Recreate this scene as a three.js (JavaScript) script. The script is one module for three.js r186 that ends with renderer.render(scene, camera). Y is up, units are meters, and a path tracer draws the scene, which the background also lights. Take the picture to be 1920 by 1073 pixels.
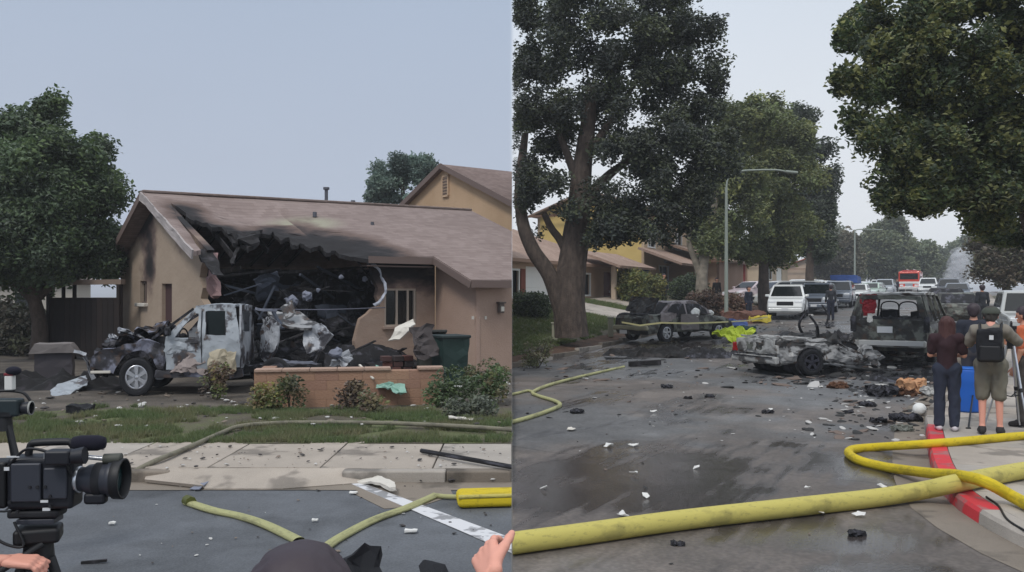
import * as THREE from 'three';
import { RoundedBoxGeometry } from 'three/addons/geometries/RoundedBoxGeometry.js';
import { ImprovedNoise } from 'three/addons/math/ImprovedNoise.js';
import { TessellateModifier } from 'three/addons/modifiers/TessellateModifier.js';
import * as BGU from 'three/addons/utils/BufferGeometryUtils.js';

// ---------------------------------------------------------------- camera, sky, sun, exposure
const EYE = 2.05, FPX = 1600, HOR = 555;
const scene = new THREE.Scene();
const camera = new THREE.PerspectiveCamera(2 * Math.atan(536.5 / FPX) * 180 / Math.PI, 1920 / 1073, 0.1, 4000);
camera.position.set(0, EYE, 0);
camera.setViewOffset(1920, 1073, 0, 536.5 - HOR, 1920, 1073);
scene.add(camera);
const renderer = new THREE.WebGLRenderer({ antialias: true });
renderer.toneMapping = THREE.LinearToneMapping;
renderer.toneMappingExposure = 1.06;
renderer.shadowMap.enabled = true;
const sun = new THREE.DirectionalLight(new THREE.Color(1, 0.96, 0.9), 1.5);
sun.position.set(-30, 80, 34); sun.target.position.set(0, 0, -20);
sun.castShadow = true; sun.shadow.radius = 28; sun.shadow.mapSize.set(2048, 2048);
Object.assign(sun.shadow.camera, { left: -60, right: 90, top: 90, bottom: -60, near: 1, far: 300 });
scene.add(sun, sun.target);

// ---------------------------------------------------------------- helpers
function rngOf(a) { return () => { a |= 0; a = a + 0x6D2B79F5 | 0; let t = Math.imul(a ^ a >>> 15, 1 | a); t = t + Math.imul(t ^ t >>> 7, 61 | t) ^ t; return ((t ^ t >>> 14) >>> 0) / 4294967296; }; }
const perlin = new ImprovedNoise();
const nz = (x, y, z) => perlin.noise(x, y, z);
const clamp = (x, a = 0, b = 1) => Math.min(b, Math.max(a, x));
const mix = (a, b, t) => a + (b - a) * t;
const sstep = (a, b, x) => { const t = clamp((x - a) / (b - a)); return t * t * (3 - 2 * t); };
const V = (x, y, z) => new THREE.Vector3(x, y, z);
const D2R = Math.PI / 180;
// tileable value noise
function hash2(i, j, s) { let h = Math.imul(i, 374761393) + Math.imul(j, 668265263) + Math.imul(s, 1442695041) | 0; h = Math.imul(h ^ h >>> 13, 1274126177); return ((h ^ h >>> 16) >>> 0) / 4294967296; }
function vnoise(x, y, per, s) {
  const i = Math.floor(x), j = Math.floor(y), fx = x - i, fy = y - j, ux = fx * fx * (3 - 2 * fx), uy = fy * fy * (3 - 2 * fy);
  const m = (a) => ((a % per) + per) % per;
  const a = hash2(m(i), m(j), s), b = hash2(m(i + 1), m(j), s), c = hash2(m(i), m(j + 1), s), d = hash2(m(i + 1), m(j + 1), s);
  return a + (b - a) * ux + (c - a) * uy + (a - b - c + d) * ux * uy;
}
function fbm(u, v, base, oct, s) { let a = 0, w = 0.5, t = 0, p = base; for (let o = 0; o < oct; o++) { a += w * vnoise(u * p, v * p, p, s + o * 17); t += w; w *= 0.55; p *= 2; } return a / t; }
function tex(size, metres, fn, srgb = true, h = size) {
  const d = new Uint8Array(size * h * 4);
  for (let j = 0; j < h; j++) for (let i = 0; i < size; i++) {
    const c = fn(i / size, j / h), k = (j * size + i) * 4;
    if (typeof c === 'number') d[k] = d[k + 1] = d[k + 2] = clamp(c) * 255; else { d[k] = clamp(c[0]) * 255; d[k + 1] = clamp(c[1]) * 255; d[k + 2] = clamp(c[2]) * 255; }
    d[k + 3] = 255;
  }
  const t = new THREE.DataTexture(d, size, h); t.wrapS = t.wrapT = THREE.RepeatWrapping; t.magFilter = THREE.LinearFilter; t.minFilter = THREE.LinearMipmapLinearFilter; t.generateMipmaps = true;
  if (srgb) t.colorSpace = THREE.SRGBColorSpace;
  if (metres) t.repeat.set(1 / metres, 1 / metres);
  t.needsUpdate = true; return t;
}
const col = (r, g, b) => new THREE.Color().setRGB(r / 255, g / 255, b / 255, THREE.SRGBColorSpace);
function mat(c, rough = 0.8, o = {}) { const P = o.clearcoat || o.transmission || o.sheen; return new (P ? THREE.MeshPhysicalMaterial : THREE.MeshStandardMaterial)({ color: Array.isArray(c) ? col(...c) : c, roughness: rough, metalness: 0, side: THREE.DoubleSide, ...o }); }
const used = {};
function numbered(n) { if (!(n in used)) { used[n] = 0; return n; } used[n]++; return n + '_' + String(used[n]).padStart(3, '0'); }
function tag(o, label, category, group, kind) { o.userData.label = label; if (category) o.userData.category = category; if (group) o.userData.group = group; if (kind) o.userData.kind = kind; return o; }
function thing(name, label, category, pos = [0, 0, 0], turn = 0, group) {
  const o = new THREE.Group(); o.name = numbered(name); o.position.set(...(pos.isVector3 ? pos.toArray() : pos)); o.rotation.y = turn; scene.add(o); o.updateMatrixWorld(true);
  return tag(o, label, category, group);
}
function part(name, geo, m, parent) { const o = new THREE.Mesh(Array.isArray(geo) ? merge(geo) : geo, m); o.name = name; parent.add(o); return o; }
function single(name, geo, m, label, category, group) { const o = new THREE.Mesh(Array.isArray(geo) ? merge(geo) : geo, m); o.name = numbered(name); scene.add(o); return tag(o, label, category, group); }
function structure(name, geo, m) { const o = new THREE.Mesh(Array.isArray(geo) ? merge(geo) : geo, m); o.name = numbered(name); scene.add(o); o.userData.kind = 'structure'; return o; }
function flat(g) { let r = g.index ? g.toNonIndexed() : g; for (const k of Object.keys(r.attributes)) if (!['position', 'normal', 'uv', 'color'].includes(k)) r.deleteAttribute(k); return r; }
function merge(list) {
  list = list.map(flat); const hasC = list.some((g) => g.attributes.color);
  for (const g of list) {
    const n = g.attributes.position.count;
    if (!g.attributes.uv) g.setAttribute('uv', new THREE.BufferAttribute(new Float32Array(n * 2), 2));
    if (!g.attributes.normal) g.computeVertexNormals();
    if (hasC && !g.attributes.color) g.setAttribute('color', new THREE.BufferAttribute(new Float32Array(n * 3).fill(1), 3));
  }
  return BGU.mergeGeometries(list);
}
function xf(g, x = 0, y = 0, z = 0, rx = 0, ry = 0, rz = 0) { if (rx) g.rotateX(rx); if (ry) g.rotateY(ry); if (rz) g.rotateZ(rz); g.translate(x, y, z); return g; }
const box = (w, h, d, x = 0, y = 0, z = 0, rx, ry, rz) => xf(boxUV(flat(new THREE.BoxGeometry(w, h, d))), x, y, z, rx, ry, rz);
const rbox = (w, h, d, r, x = 0, y = 0, z = 0, rx, ry, rz) => xf(boxUV(flat(new RoundedBoxGeometry(w, h, d, 2, Math.min(r, w / 2.01, h / 2.01, d / 2.01)))), x, y, z, rx, ry, rz);
function bar(a, b, r0, r1 = r0, seg = 8) { // round bar between two points
  a = a.isVector3 ? a : V(...a); b = b.isVector3 ? b : V(...b); const L = a.distanceTo(b); const g = new THREE.CylinderGeometry(r1, r0, L, seg, 1);
  g.translate(0, L / 2, 0); g.applyQuaternion(new THREE.Quaternion().setFromUnitVectors(V(0, 1, 0), b.clone().sub(a).normalize())); g.translate(a.x, a.y, a.z); return flat(g);
}
function beam(a, b, w, h) { // square timber between two points
  a = a.isVector3 ? a : V(...a); b = b.isVector3 ? b : V(...b); const L = a.distanceTo(b); const g = flat(new THREE.BoxGeometry(w, h, L)); boxUV(g);
  const m = new THREE.Matrix4().lookAt(b, a, Math.abs(b.clone().sub(a).normalize().y) > 0.95 ? V(1, 0, 0) : V(0, 1, 0)); g.applyMatrix4(m); const c = a.clone().add(b).multiplyScalar(0.5); g.translate(c.x, c.y, c.z); return g;
}
function tube(pts, r, seg = 8, n = 0, tension = 0.5) { const c = new THREE.CatmullRomCurve3(pts.map((p) => p.isVector3 ? p : V(...p)), false, 'catmullrom', tension); return flat(new THREE.TubeGeometry(c, n || pts.length * 8, r, seg)); }
function boxUV(g) { // metre uv from the main direction of each face
  g = flat(g); if (!g.attributes.normal) g.computeVertexNormals(); const p = g.attributes.position, uv = new Float32Array(p.count * 2), a = V(), b = V(), c = V(), n = V();
  for (let i = 0; i < p.count; i += 3) {
    a.fromBufferAttribute(p, i); b.fromBufferAttribute(p, i + 1); c.fromBufferAttribute(p, i + 2); n.copy(b).sub(a).cross(c.clone().sub(a)); const x = Math.abs(n.x), y = Math.abs(n.y), z = Math.abs(n.z);
    [a, b, c].forEach((q, k) => { const j = (i + k) * 2; if (y >= x && y >= z) { uv[j] = q.x; uv[j + 1] = q.z; } else if (x >= z) { uv[j] = q.z; uv[j + 1] = q.y; } else { uv[j] = q.x; uv[j + 1] = q.y; } });
  }
  g.setAttribute('uv', new THREE.BufferAttribute(uv, 2)); return g;
}
function shapeOf(pts, holes = []) { const s = new THREE.Shape(pts.map((p) => new THREE.Vector2(p[0], p[1]))); for (const h of holes) s.holes.push(new THREE.Path(h.map((p) => new THREE.Vector2(p[0], p[1])))); return s; }
function prism(pts, depth, holes, bevel = 0) { // extruded outline: x,y in the outline, z 0..depth
  const g = flat(new THREE.ExtrudeGeometry(shapeOf(pts, holes), { depth: depth - 2 * bevel, bevelEnabled: bevel > 0, bevelSize: bevel, bevelThickness: bevel, bevelOffset: -bevel, bevelSegments: 2, curveSegments: 8 })); if (bevel) g.translate(0, 0, bevel); return boxUV(g);
}
function slab(pts, th) { // planar 3D polygon given thickness against its normal
  const P = pts.map((p) => p.isVector3 ? p : V(...p)); const n = V(); for (let i = 0; i < P.length; i++) { const a = P[i], b = P[(i + 1) % P.length]; n.x += (a.y - b.y) * (a.z + b.z); n.y += (a.z - b.z) * (a.x + b.x); n.z += (a.x - b.x) * (a.y + b.y); } n.normalize();
  const ex = P[1].clone().sub(P[0]).normalize(), ey = n.clone().cross(ex); const pl = P.map((p) => { const q = p.clone().sub(P[0]); return [q.dot(ex), q.dot(ey)]; });
  const g = flat(new THREE.ExtrudeGeometry(shapeOf(pl), { depth: th, bevelEnabled: false })); g.translate(0, 0, -th); const m = new THREE.Matrix4().makeBasis(ex, ey, n); m.setPosition(P[0]); g.applyMatrix4(m); return boxUV(g);
}
function tess(g, edge, it = 7) { return new TessellateModifier(edge, it).modify(flat(g)); }
function smooth(g) { let q = g.clone(); const uv = q.attributes.uv; q.deleteAttribute('normal'); if (uv) q.deleteAttribute('uv'); q = BGU.mergeVertices(q, 1e-4); q.computeVertexNormals(); q = q.toNonIndexed(); if (uv) { const f = flat(g); q.setAttribute('uv', f.attributes.uv.clone()); } return q; }
const rid = (n) => 0.9 - 3.2 * Math.abs(n); // creases
function crumple(g, edge, amp, freq, seed = 0, it = 7, sharp = true) { const nz = sharp ? (x, y, z) => 0.55 * rid(perlin.noise(x, y, z)) : (x, y, z) => perlin.noise(x, y, z);
  g = tess(g, edge, it); const p = g.attributes.position;
  for (let i = 0; i < p.count; i++) { const x = p.getX(i), y = p.getY(i), z = p.getZ(i), f = freq; p.setXYZ(i, x + amp * (nz(x * f + seed, y * f, z * f) + 0.5 * nz(x * f * 2.7 + seed, y * f * 2.7, z * f * 2.7 + 9)), y + amp * (nz(x * f + 31, y * f + seed, z * f) + 0.5 * nz(x * f * 2.7 + 5, y * f * 2.7 + seed, z * f * 2.7)), z + amp * (nz(x * f, y * f + 57, z * f + seed) + 0.5 * nz(x * f * 2.7, y * f * 2.7 + 3, z * f * 2.7 + seed))); }
  g.computeVertexNormals(); return boxUV(g);
}
function clipX(g, sign, matrix) { // keep the side sign*x >= 0.004 (world), for things that end where the two places meet
  g = flat(g.clone()); const inv = matrix && matrix.clone().invert(); if (matrix) g.applyMatrix4(matrix); const names = Object.keys(g.attributes); const out = {}; for (const n of names) out[n] = [];
  const N = g.attributes.position.count, get = (i) => { const o = {}; for (const n of names) { const A = g.attributes[n], s = A.itemSize; o[n] = Array.from(A.array.subarray ? A.array.subarray(i * s, i * s + s) : A.array.slice(i * s, i * s + s)); } return o; };
  const D = (v) => sign * v.position[0] - 0.004;
  for (let t = 0; t < N; t += 3) {
    const T = [get(t), get(t + 1), get(t + 2)], r = [];
    for (let k = 0; k < 3; k++) { const a = T[k], b = T[(k + 1) % 3], da = D(a), db = D(b); if (da >= 0) r.push(a); if ((da < 0) !== (db < 0)) { const f = da / (da - db), o = {}; for (const n of names) o[n] = a[n].map((x, q) => x + (b[n][q] - x) * f); r.push(o); } }
    for (let k = 1; k + 1 < r.length; k++) for (const v of [r[0], r[k], r[k + 1]]) for (const n of names) out[n].push(...v[n]);
  }
  const res = new THREE.BufferGeometry(); for (const n of names) res.setAttribute(n, new THREE.Float32BufferAttribute(out[n], g.attributes[n].itemSize)); if (inv) res.applyMatrix4(inv); return res;
}
// pixel of the photograph at a depth -> a point in the place
const at = (px, py, d) => V((px - 960) / FPX * d, EYE - (py - HOR) / FPX * d, -d);
const LOT = 0.2; // level of the lawn and the burnt house's lot
const onA = (px, py, y = 0) => at(px, py, FPX * (EYE - y) / (py - HOR));
// the street of the right-hand place runs away at an angle and climbs gently: s along it, lat across it (0 = right kerb)
const SA = Math.atan((1830 - 960) / FPX), SW = [Math.sin(SA), Math.cos(SA)], SN = [Math.cos(SA), -Math.sin(SA)];
const KL = -11.6, KR = -0.35; // left and right kerb
const sOf = (x, d) => x * SW[0] + d * SW[1], latOf = (x, d) => x * SN[0] + d * SN[1];
function roadY(s) { const q = s - 21; const r = q <= 0 ? 0 : q < 4 ? q * q / 8 : q - 2; return 3.1 * (1 - Math.exp(-r / 68)); }
function groundB(s, lat) { return roadY(s) + (lat < KL ? 0.12 + clamp((-lat - 12) * 0.17, 0, 1.0) * sstep(18, 34, s) : lat > KR ? 0.12 : 0); }
const SL = (s, lat, dy = 0) => V(s * SW[0] + lat * SN[0], groundB(s, lat) + dy, -(s * SW[1] + lat * SN[1]));
function onB(px, py, dy = 0) { let lo = 3, hi = 400; for (let k = 0; k < 60; k++) { const m = (lo + hi) / 2, p = at(px, py, m); if (p.y > groundB(sOf(p.x, m), latOf(p.x, m)) + dy) lo = m; else hi = m; } return at(px, py, lo); }
const STREET = -(SA - Math.PI / 2) * 1; // turn that points a thing's +x along the street, away from the camera

// ---------------------------------------------------------------- sky: overcast, bluer over the left-hand place, paler over the street
{
  const w = 2048, h = 1024, d = new Float32Array(w * h * 4);
  for (let j = 0; j < h; j++) for (let i = 0; i < w; i++) {
    const u = (i + 0.5) / w, el = ((j + 0.5) / h - 0.5) * 180, left = u < 0.25 || u > 0.75;
    const t = sstep(0, 30, el), c = (fbm(u, j / h, 8, 5, 3) - 0.5) * 0.10 + (fbm(u, j / h, 22, 4, 8) - 0.5) * 0.03;
    const lo = left ? [0.465, 0.52, 0.625] : [0.77, 0.80, 0.84], hi = left ? [0.365, 0.445, 0.575] : [0.58, 0.66, 0.77];
    const top = left ? [0.95, 1.02, 1.12] : [1.12, 1.14, 1.18], z = sstep(24, 80, el), k = (j * w + i) * 4;
    for (let q = 0; q < 3; q++) { const a = mix(mix(lo[q], hi[q], t), top[q], z) * (1 + c); d[k + q] = el < -1 ? 0.16 : a; } d[k + 3] = 1;
  }
  const t = new THREE.DataTexture(d, w, h, THREE.RGBAFormat, THREE.FloatType); t.mapping = THREE.EquirectangularReflectionMapping; t.magFilter = THREE.LinearFilter; t.minFilter = THREE.LinearFilter; t.needsUpdate = true;
  scene.background = t; scene.environment = t;
}
// ---------------------------------------------------------------- materials
const grain = tex(512, 1.6, (u, v) => 0.5 + (fbm(u, v, 128, 2, 5) - 0.5) * 0.9 + (fbm(u, v, 16, 3, 6) - 0.5) * 0.3, false);
const asphaltA = tex(1024, 9, (u, v) => { const g = (hash2(u * 1024 | 0, v * 1024 | 0, 4) - 0.5) * 0.075, n = (fbm(u, v, 5, 5, 11) - 0.5) * 0.16, m = (fbm(u, v, 40, 3, 21) - 0.5) * 0.06, w = sstep(0.56, 0.66, fbm(u, v, 7, 4, 71)) * 0.05; const b = 0.385 + g + n + m - w; return [b * 0.955, b * 0.985, b * 1.03]; });
const concreteT = tex(1024, 4, (u, v) => { const g = (hash2(u * 1024 | 0, v * 1024 | 0, 9) - 0.5) * 0.07, n = (fbm(u, v, 4, 5, 31) - 0.5) * 0.22, s = sstep(0.58, 0.75, fbm(u, v, 10, 4, 33)) * 0.16; const b = 0.66 + g + n - s; return [b * 1.0, b * 0.965, b * 0.925]; });
const soilT = tex(512, 3, (u, v) => { const n = fbm(u, v, 6, 5, 41), g = hash2(u * 512 | 0, v * 512 | 0, 3) * 0.12; const b = 0.17 + n * 0.22 + g; return [b * 1.05, b * 0.97, b * 0.88]; });
const lawnT = tex(512, 4, (u, v) => { const n = fbm(u, v, 6, 5, 51), g = hash2(u * 512 | 0, v * 512 | 0, 3) * 0.1, t = sstep(0.4, 0.62, n); const b = 0.22 + n * 0.2 + g; return [b * mix(1.0, 0.95, t), b * mix(0.93, 1.0, t), b * mix(0.78, 0.66, t)]; });
const M = {};
M.asphaltA = mat([255, 255, 255], 0.72, { map: asphaltA, bumpMap: grain, bumpScale: 0.004 });
M.concrete = mat([255, 252, 248], 0.9, { map: concreteT, bumpMap: grain, bumpScale: 0.003 });
M.concretePink = mat([255, 248, 240], 0.9, { map: concreteT, bumpMap: grain, bumpScale: 0.003 });
M.concreteDark = mat([196, 188, 178], 0.9, { map: concreteT, bumpMap: grain, bumpScale: 0.003 });
M.soil = mat([255, 255, 255], 0.95, { map: soilT, bumpMap: grain, bumpScale: 0.02 });
M.mulch = mat([255, 214, 190], 0.95, { map: soilT, bumpMap: grain, bumpScale: 0.02 });
M.lawn = mat([255, 255, 255], 0.95, { map: lawnT, bumpMap: grain, bumpScale: 0.02 });
M.whiteLine = mat([255, 255, 255], 0.8, { map: tex(512, 2, (u, v) => { const n = fbm(u, v, 12, 4, 61), w = sstep(0.5, 0.62, n); return [mix(0.82, 0.55, w), mix(0.82, 0.55, w), mix(0.83, 0.56, w)]; }) });
M.redPaint = mat([255, 255, 255], 0.65, { map: tex(512, 1.5, (u, v) => { const n = fbm(u, v, 10, 5, 62), w = sstep(0.56, 0.72, n); return [mix(0.80, 0.64, w), mix(0.20, 0.40, w), mix(0.24, 0.40, w)]; }) });
// char, soot and scorched paint: the colour of the burnt matter, in patches with outlines of their own
const charT = tex(512, 1.2, (u, v) => { const n = fbm(u, v, 6, 5, 81), a = sstep(0.5, 0.7, n) * 0.2; const g = hash2(u * 512 | 0, v * 512 | 0, 3) * 0.03; return [0.10 + a + g, 0.10 + a + g, 0.115 + a * 1.1 + g]; });
const burntPaint = (base, soot, lo, hi, seed, metres = 1.7) => tex(512, metres, (u, v) => { const n = fbm(u, v, 5, 6, seed), m = fbm(u, v, 14, 4, seed + 5), t = sstep(lo, hi, n * 0.75 + m * 0.25), g = (hash2(u * 512 | 0, v * 512 | 0, 3) - 0.5) * 0.03, r = sstep(0.6, 0.7, m) * 0.5 * t; return [0, 1, 2].map((q) => mix(mix(base[q], soot[q], t), [0.36, 0.26, 0.2][q], r) + g); });
M.char = mat([255, 255, 255], 0.9, { map: charT, bumpMap: grain, bumpScale: 0.01 });
M.charWood = mat([200, 190, 186], 0.85, { map: charT });
M.whiteScorch = mat([255, 255, 255], 0.5, { map: burntPaint([0.62, 0.635, 0.66], [0.2, 0.195, 0.215], 0.47, 0.58, 101), metalness: 0.1 });
M.whiteClean = mat([255, 255, 255], 0.45, { map: burntPaint([0.62, 0.645, 0.67], [0.27, 0.265, 0.28], 0.53, 0.64, 107) });
M.darkScorch = mat([255, 255, 255], 0.6, { map: burntPaint([0.46, 0.47, 0.53], [0.17, 0.165, 0.185], 0.40, 0.56, 113), metalness: 0.15 });
M.silverScorch = mat([255, 255, 255], 0.5, { map: burntPaint([0.66, 0.66, 0.65], [0.33, 0.325, 0.32], 0.5, 0.64, 127), metalness: 0.15 });
M.silverDark = mat([255, 255, 255], 0.5, { map: burntPaint([0.60, 0.60, 0.60], [0.22, 0.215, 0.215], 0.45, 0.56, 129), metalness: 0.2 });
M.oliveScorch = mat([255, 255, 255], 0.55, { map: burntPaint([0.42, 0.43, 0.40], [0.20, 0.20, 0.195], 0.44, 0.58, 131), metalness: 0.2 });
M.blackScorch = mat([255, 255, 255], 0.6, { map: burntPaint([0.30, 0.30, 0.30], [0.11, 0.11, 0.12], 0.42, 0.56, 137), metalness: 0.2 });
M.tyre = mat([26, 27, 31], 0.85); M.rim = mat([196, 198, 204], 0.35, { metalness: 0.8 }); M.rimDark = mat([60, 60, 64], 0.5, { metalness: 0.6 });
M.chrome = mat([214, 216, 220], 0.28, { metalness: 0.85 });
M.black = mat([20, 21, 25], 0.55); M.blackMatte = mat([24, 25, 30], 0.9); M.rubber = mat([30, 31, 36], 0.7);
M.glassDark = mat([16, 22, 24], 0.08, { metalness: 0.0 }); M.glassTeal = mat([30, 52, 54], 0.1);
M.white = mat([226, 226, 222], 0.6); M.offWhite = mat([205, 200, 190], 0.75); M.paper = mat([215, 214, 210], 0.9);
M.lampClear = mat([225, 228, 230], 0.15); M.lampRed = mat([150, 22, 22], 0.25); M.plate = mat([210, 212, 214], 0.5);
const barkT = tex(512, 1.2, (u, v) => { const n = fbm(u * 1, v * 0.25, 16, 4, 141), m = fbm(u, v, 5, 4, 143); const b = 0.2 + n * 0.2 + m * 0.12; return [b * 1.06, b * 0.97, b * 0.9]; });
M.bark = mat([235, 225, 220], 0.95, { map: barkT, bumpMap: grain, bumpScale: 0.03 });
M.barkPale = mat([255, 250, 240], 0.95, { map: tex(512, 1.2, (u, v) => { const b = 0.38 + fbm(u, v, 6, 5, 145) * 0.25; return [b * 1.02, b * 0.98, b * 0.92]; }) });
// stucco with soot where the fire blackened it is made per wall in the house builder
const stuccoBump = tex(512, 1, (u, v) => fbm(u, v, 60, 3, 151), false);
const stucco = (r, g, b, seed) => mat([255, 255, 255], 0.92, { map: tex(512, 5, (u, v) => { const n = (fbm(u, v, 4, 6, seed) - 0.5) * 0.11, q = (hash2(u * 512 | 0, v * 512 | 0, 7) - 0.5) * 0.035; return [r / 255 + n + q, g / 255 + n + q, b / 255 + n + q]; }), bumpMap: stuccoBump, bumpScale: 0.006 });
const shingles = (r, g, b, seed) => mat([255, 255, 255], 0.92, { map: tex(1024, 4, (u, v) => { const row = Math.floor(v * 28), k = Math.floor(u * 30 + (row % 2) * 0.5 + hash2(row, 1, seed) * 3), t = (hash2(k, row, seed) - 0.5) * 0.07, n = (fbm(u, v, 5, 5, seed) - 0.5) * 0.12, e = (v * 28 - row) < 0.12 ? -0.07 : 0, q = (hash2(u * 1024 | 0, v * 1024 | 0, 7) - 0.5) * 0.05; const s = t + n + e + q; return [r / 255 + s, g / 255 + s, b / 255 + s]; }) });

// ---------------------------------------------------------------- foliage
function leafClump(n, R, size, seed, droop = 0) { // n small folded leaves spread in a ball
  const r = rngOf(seed), P = [], U = []; const q = new THREE.Quaternion(), e = new THREE.Euler();
  for (let i = 0; i < n; i++) {
    const c = V(r() * 2 - 1, r() * 2 - 1, r() * 2 - 1); c.normalize().multiplyScalar(R * Math.cbrt(r())); const L = size * (0.7 + r() * 0.6), W = L * 0.52; e.set((r() - 0.5) * 2.2 + droop, r() * 6.283, (r() - 0.5) * 2.2); q.setFromEuler(e);
    const p = [V(0, 0, -L / 2), V(-W / 2, 0.12 * L, 0), V(W / 2, 0.12 * L, 0), V(0, -0.05 * L, L / 2)].map((v) => v.applyQuaternion(q).add(c));
    for (const [a, b, d] of [[0, 1, 2], [2, 1, 3]]) P.push(...p[a].toArray(), ...p[b].toArray(), ...p[d].toArray());
  }
  const g = new THREE.BufferGeometry(); g.setAttribute('position', new THREE.Float32BufferAttribute(P, 3)); g.computeVertexNormals(); return g;
}
const leafMat = (r, g, b) => new THREE.MeshPhysicalMaterial({ color: new THREE.Color().setRGB(r, g, b), roughness: 0.9, transmission: 0.38, thickness: 0, side: THREE.DoubleSide });
M.leaf = leafMat(1, 1, 1);
const clumps = {};
function clumpGeo(key) { if (!clumps[key]) clumps[key] = key === 'big' ? leafClump(34, 0.42, 0.19, 5) : key === 'mid' ? leafClump(36, 0.5, 0.2, 6) : key === 'far' ? leafClump(34, 0.9, 0.4, 7) : key === 'feather' ? leafClump(30, 0.5, 0.26, 8, 0.6) : key === 'bush' ? leafClump(26, 0.14, 0.09, 9) : leafClump(22, 0.1, 0.07, 10); return clumps[key]; }
function foliage(name, parent, lobes, key, palette, seed, opts = {}) { // lobes: [x,y,z, rx,ry,rz, count] in the parent's frame
  const r = rngOf(seed), mats = [], cols = [], m4 = new THREE.Matrix4(), q = new THREE.Quaternion(), e = new THREE.Euler(), base = parent.getWorldPosition ? parent.getWorldPosition(V()) : V(); const gap = opts.gap ?? -0.3, gf = opts.gapFreq ?? 0.9;
  const sub = []; if (opts.clumpy) for (const [cx, cy, cz, rx, ry, rz, n] of lobes) { const K = opts.clumpy; for (let k = 0; k < K; k++) { const d = V(r() * 2 - 1, r() * 2 - 1, r() * 2 - 1).normalize(), f = 0.5 + r() * 0.62, q = 0.2 + r() * 0.2; sub.push([cx + d.x * rx * f, cy + d.y * ry * f, cz + d.z * rz * f, rx * q, ry * q * 0.85, rz * q, Math.ceil(n * 1.0 / K)]); } sub.push([cx, cy, cz, rx * 0.75, ry * 0.75, rz * 0.75, Math.ceil(n * 0.07)]); }
  for (const [cx, cy, cz, rx, ry, rz, n] of opts.clumpy ? sub : lobes) {
    const tint = r();
    for (let i = 0; i < n; i++) {
      const d = V(r() * 2 - 1, r() * 2 - 1, r() * 2 - 1).normalize(), k = Math.pow(r(), opts.pow ?? 0.3) * (1 + 0.22 * nz(d.x * 2.6 + seed + cx, d.y * 2.6, d.z * 2.6 + cy)); const p = V(cx + d.x * rx * k, cy + d.y * ry * k, cz + d.z * rz * k);
      if (nz(p.x * gf + seed * 3.1, p.y * gf, p.z * gf) < gap) continue; const wx = p.x + base.x; if (opts.clip && Math.sign(opts.clip) * wx < 0.07) continue; if (opts.floor !== undefined && p.y < opts.floor) continue;
      e.set((r() - 0.5) * 1.2, r() * 6.283, (r() - 0.5) * 1.2); q.setFromEuler(e); let s = (opts.size ?? 1) * (0.7 + r() * 0.6); if (opts.clip) s = Math.min(s, Math.abs(wx) / (key === 'bush' ? 0.18 : 0.5)); m4.compose(p, q, V(s, s * (0.8 + r() * 0.3), s)); mats.push(m4.clone());
      const f = clamp(tint * 0.7 + r() * 0.3), a = palette[Math.floor(r() * palette.length)], b = 0.55 + 0.9 * f; cols.push(new THREE.Color().setRGB(a[0] * b, a[1] * b, a[2] * b));
    }
  }
  const im = new THREE.InstancedMesh(clumpGeo(key), M.leaf, mats.length); mats.forEach((m, i) => { im.setMatrixAt(i, m); im.setColorAt(i, cols[i]); }); im.name = name; parent.add(im); if (opts.stuff !== false) im.userData.kind = 'stuff'; return im;
}
function limb(pts, r0, r1, seed = 1, seg = 10) { // tapered, slightly knotty limb
  const c = new THREE.CatmullRomCurve3(pts.map((p) => p.isVector3 ? p : V(...p))), n = pts.length * 6, g = flat(new THREE.TubeGeometry(c, n, 1, seg)); const P = g.attributes.position, o = V(), fr = [];
  for (let i = 0; i <= 60; i++) fr.push(c.getPointAt(i / 60));
  for (let i = 0; i < P.count; i++) { o.fromBufferAttribute(P, i); let best = 1e9, t = 0; for (let k = 0; k <= 60; k++) { const d = fr[k].distanceToSquared(o); if (d < best) { best = d; t = k; } } const ctr = fr[t], k = mix(r0, r1, t / 60) * (1 + 0.16 * nz(o.x * 1.7 + seed, o.y * 0.8, o.z * 1.7)); const v = o.clone().sub(c.getPointAt(t / 60)); v.normalize().multiplyScalar(k); P.setXYZ(i, ctr.x + v.x, ctr.y + v.y, ctr.z + v.z); }
  return boxUV(smooth(g));
}

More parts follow.
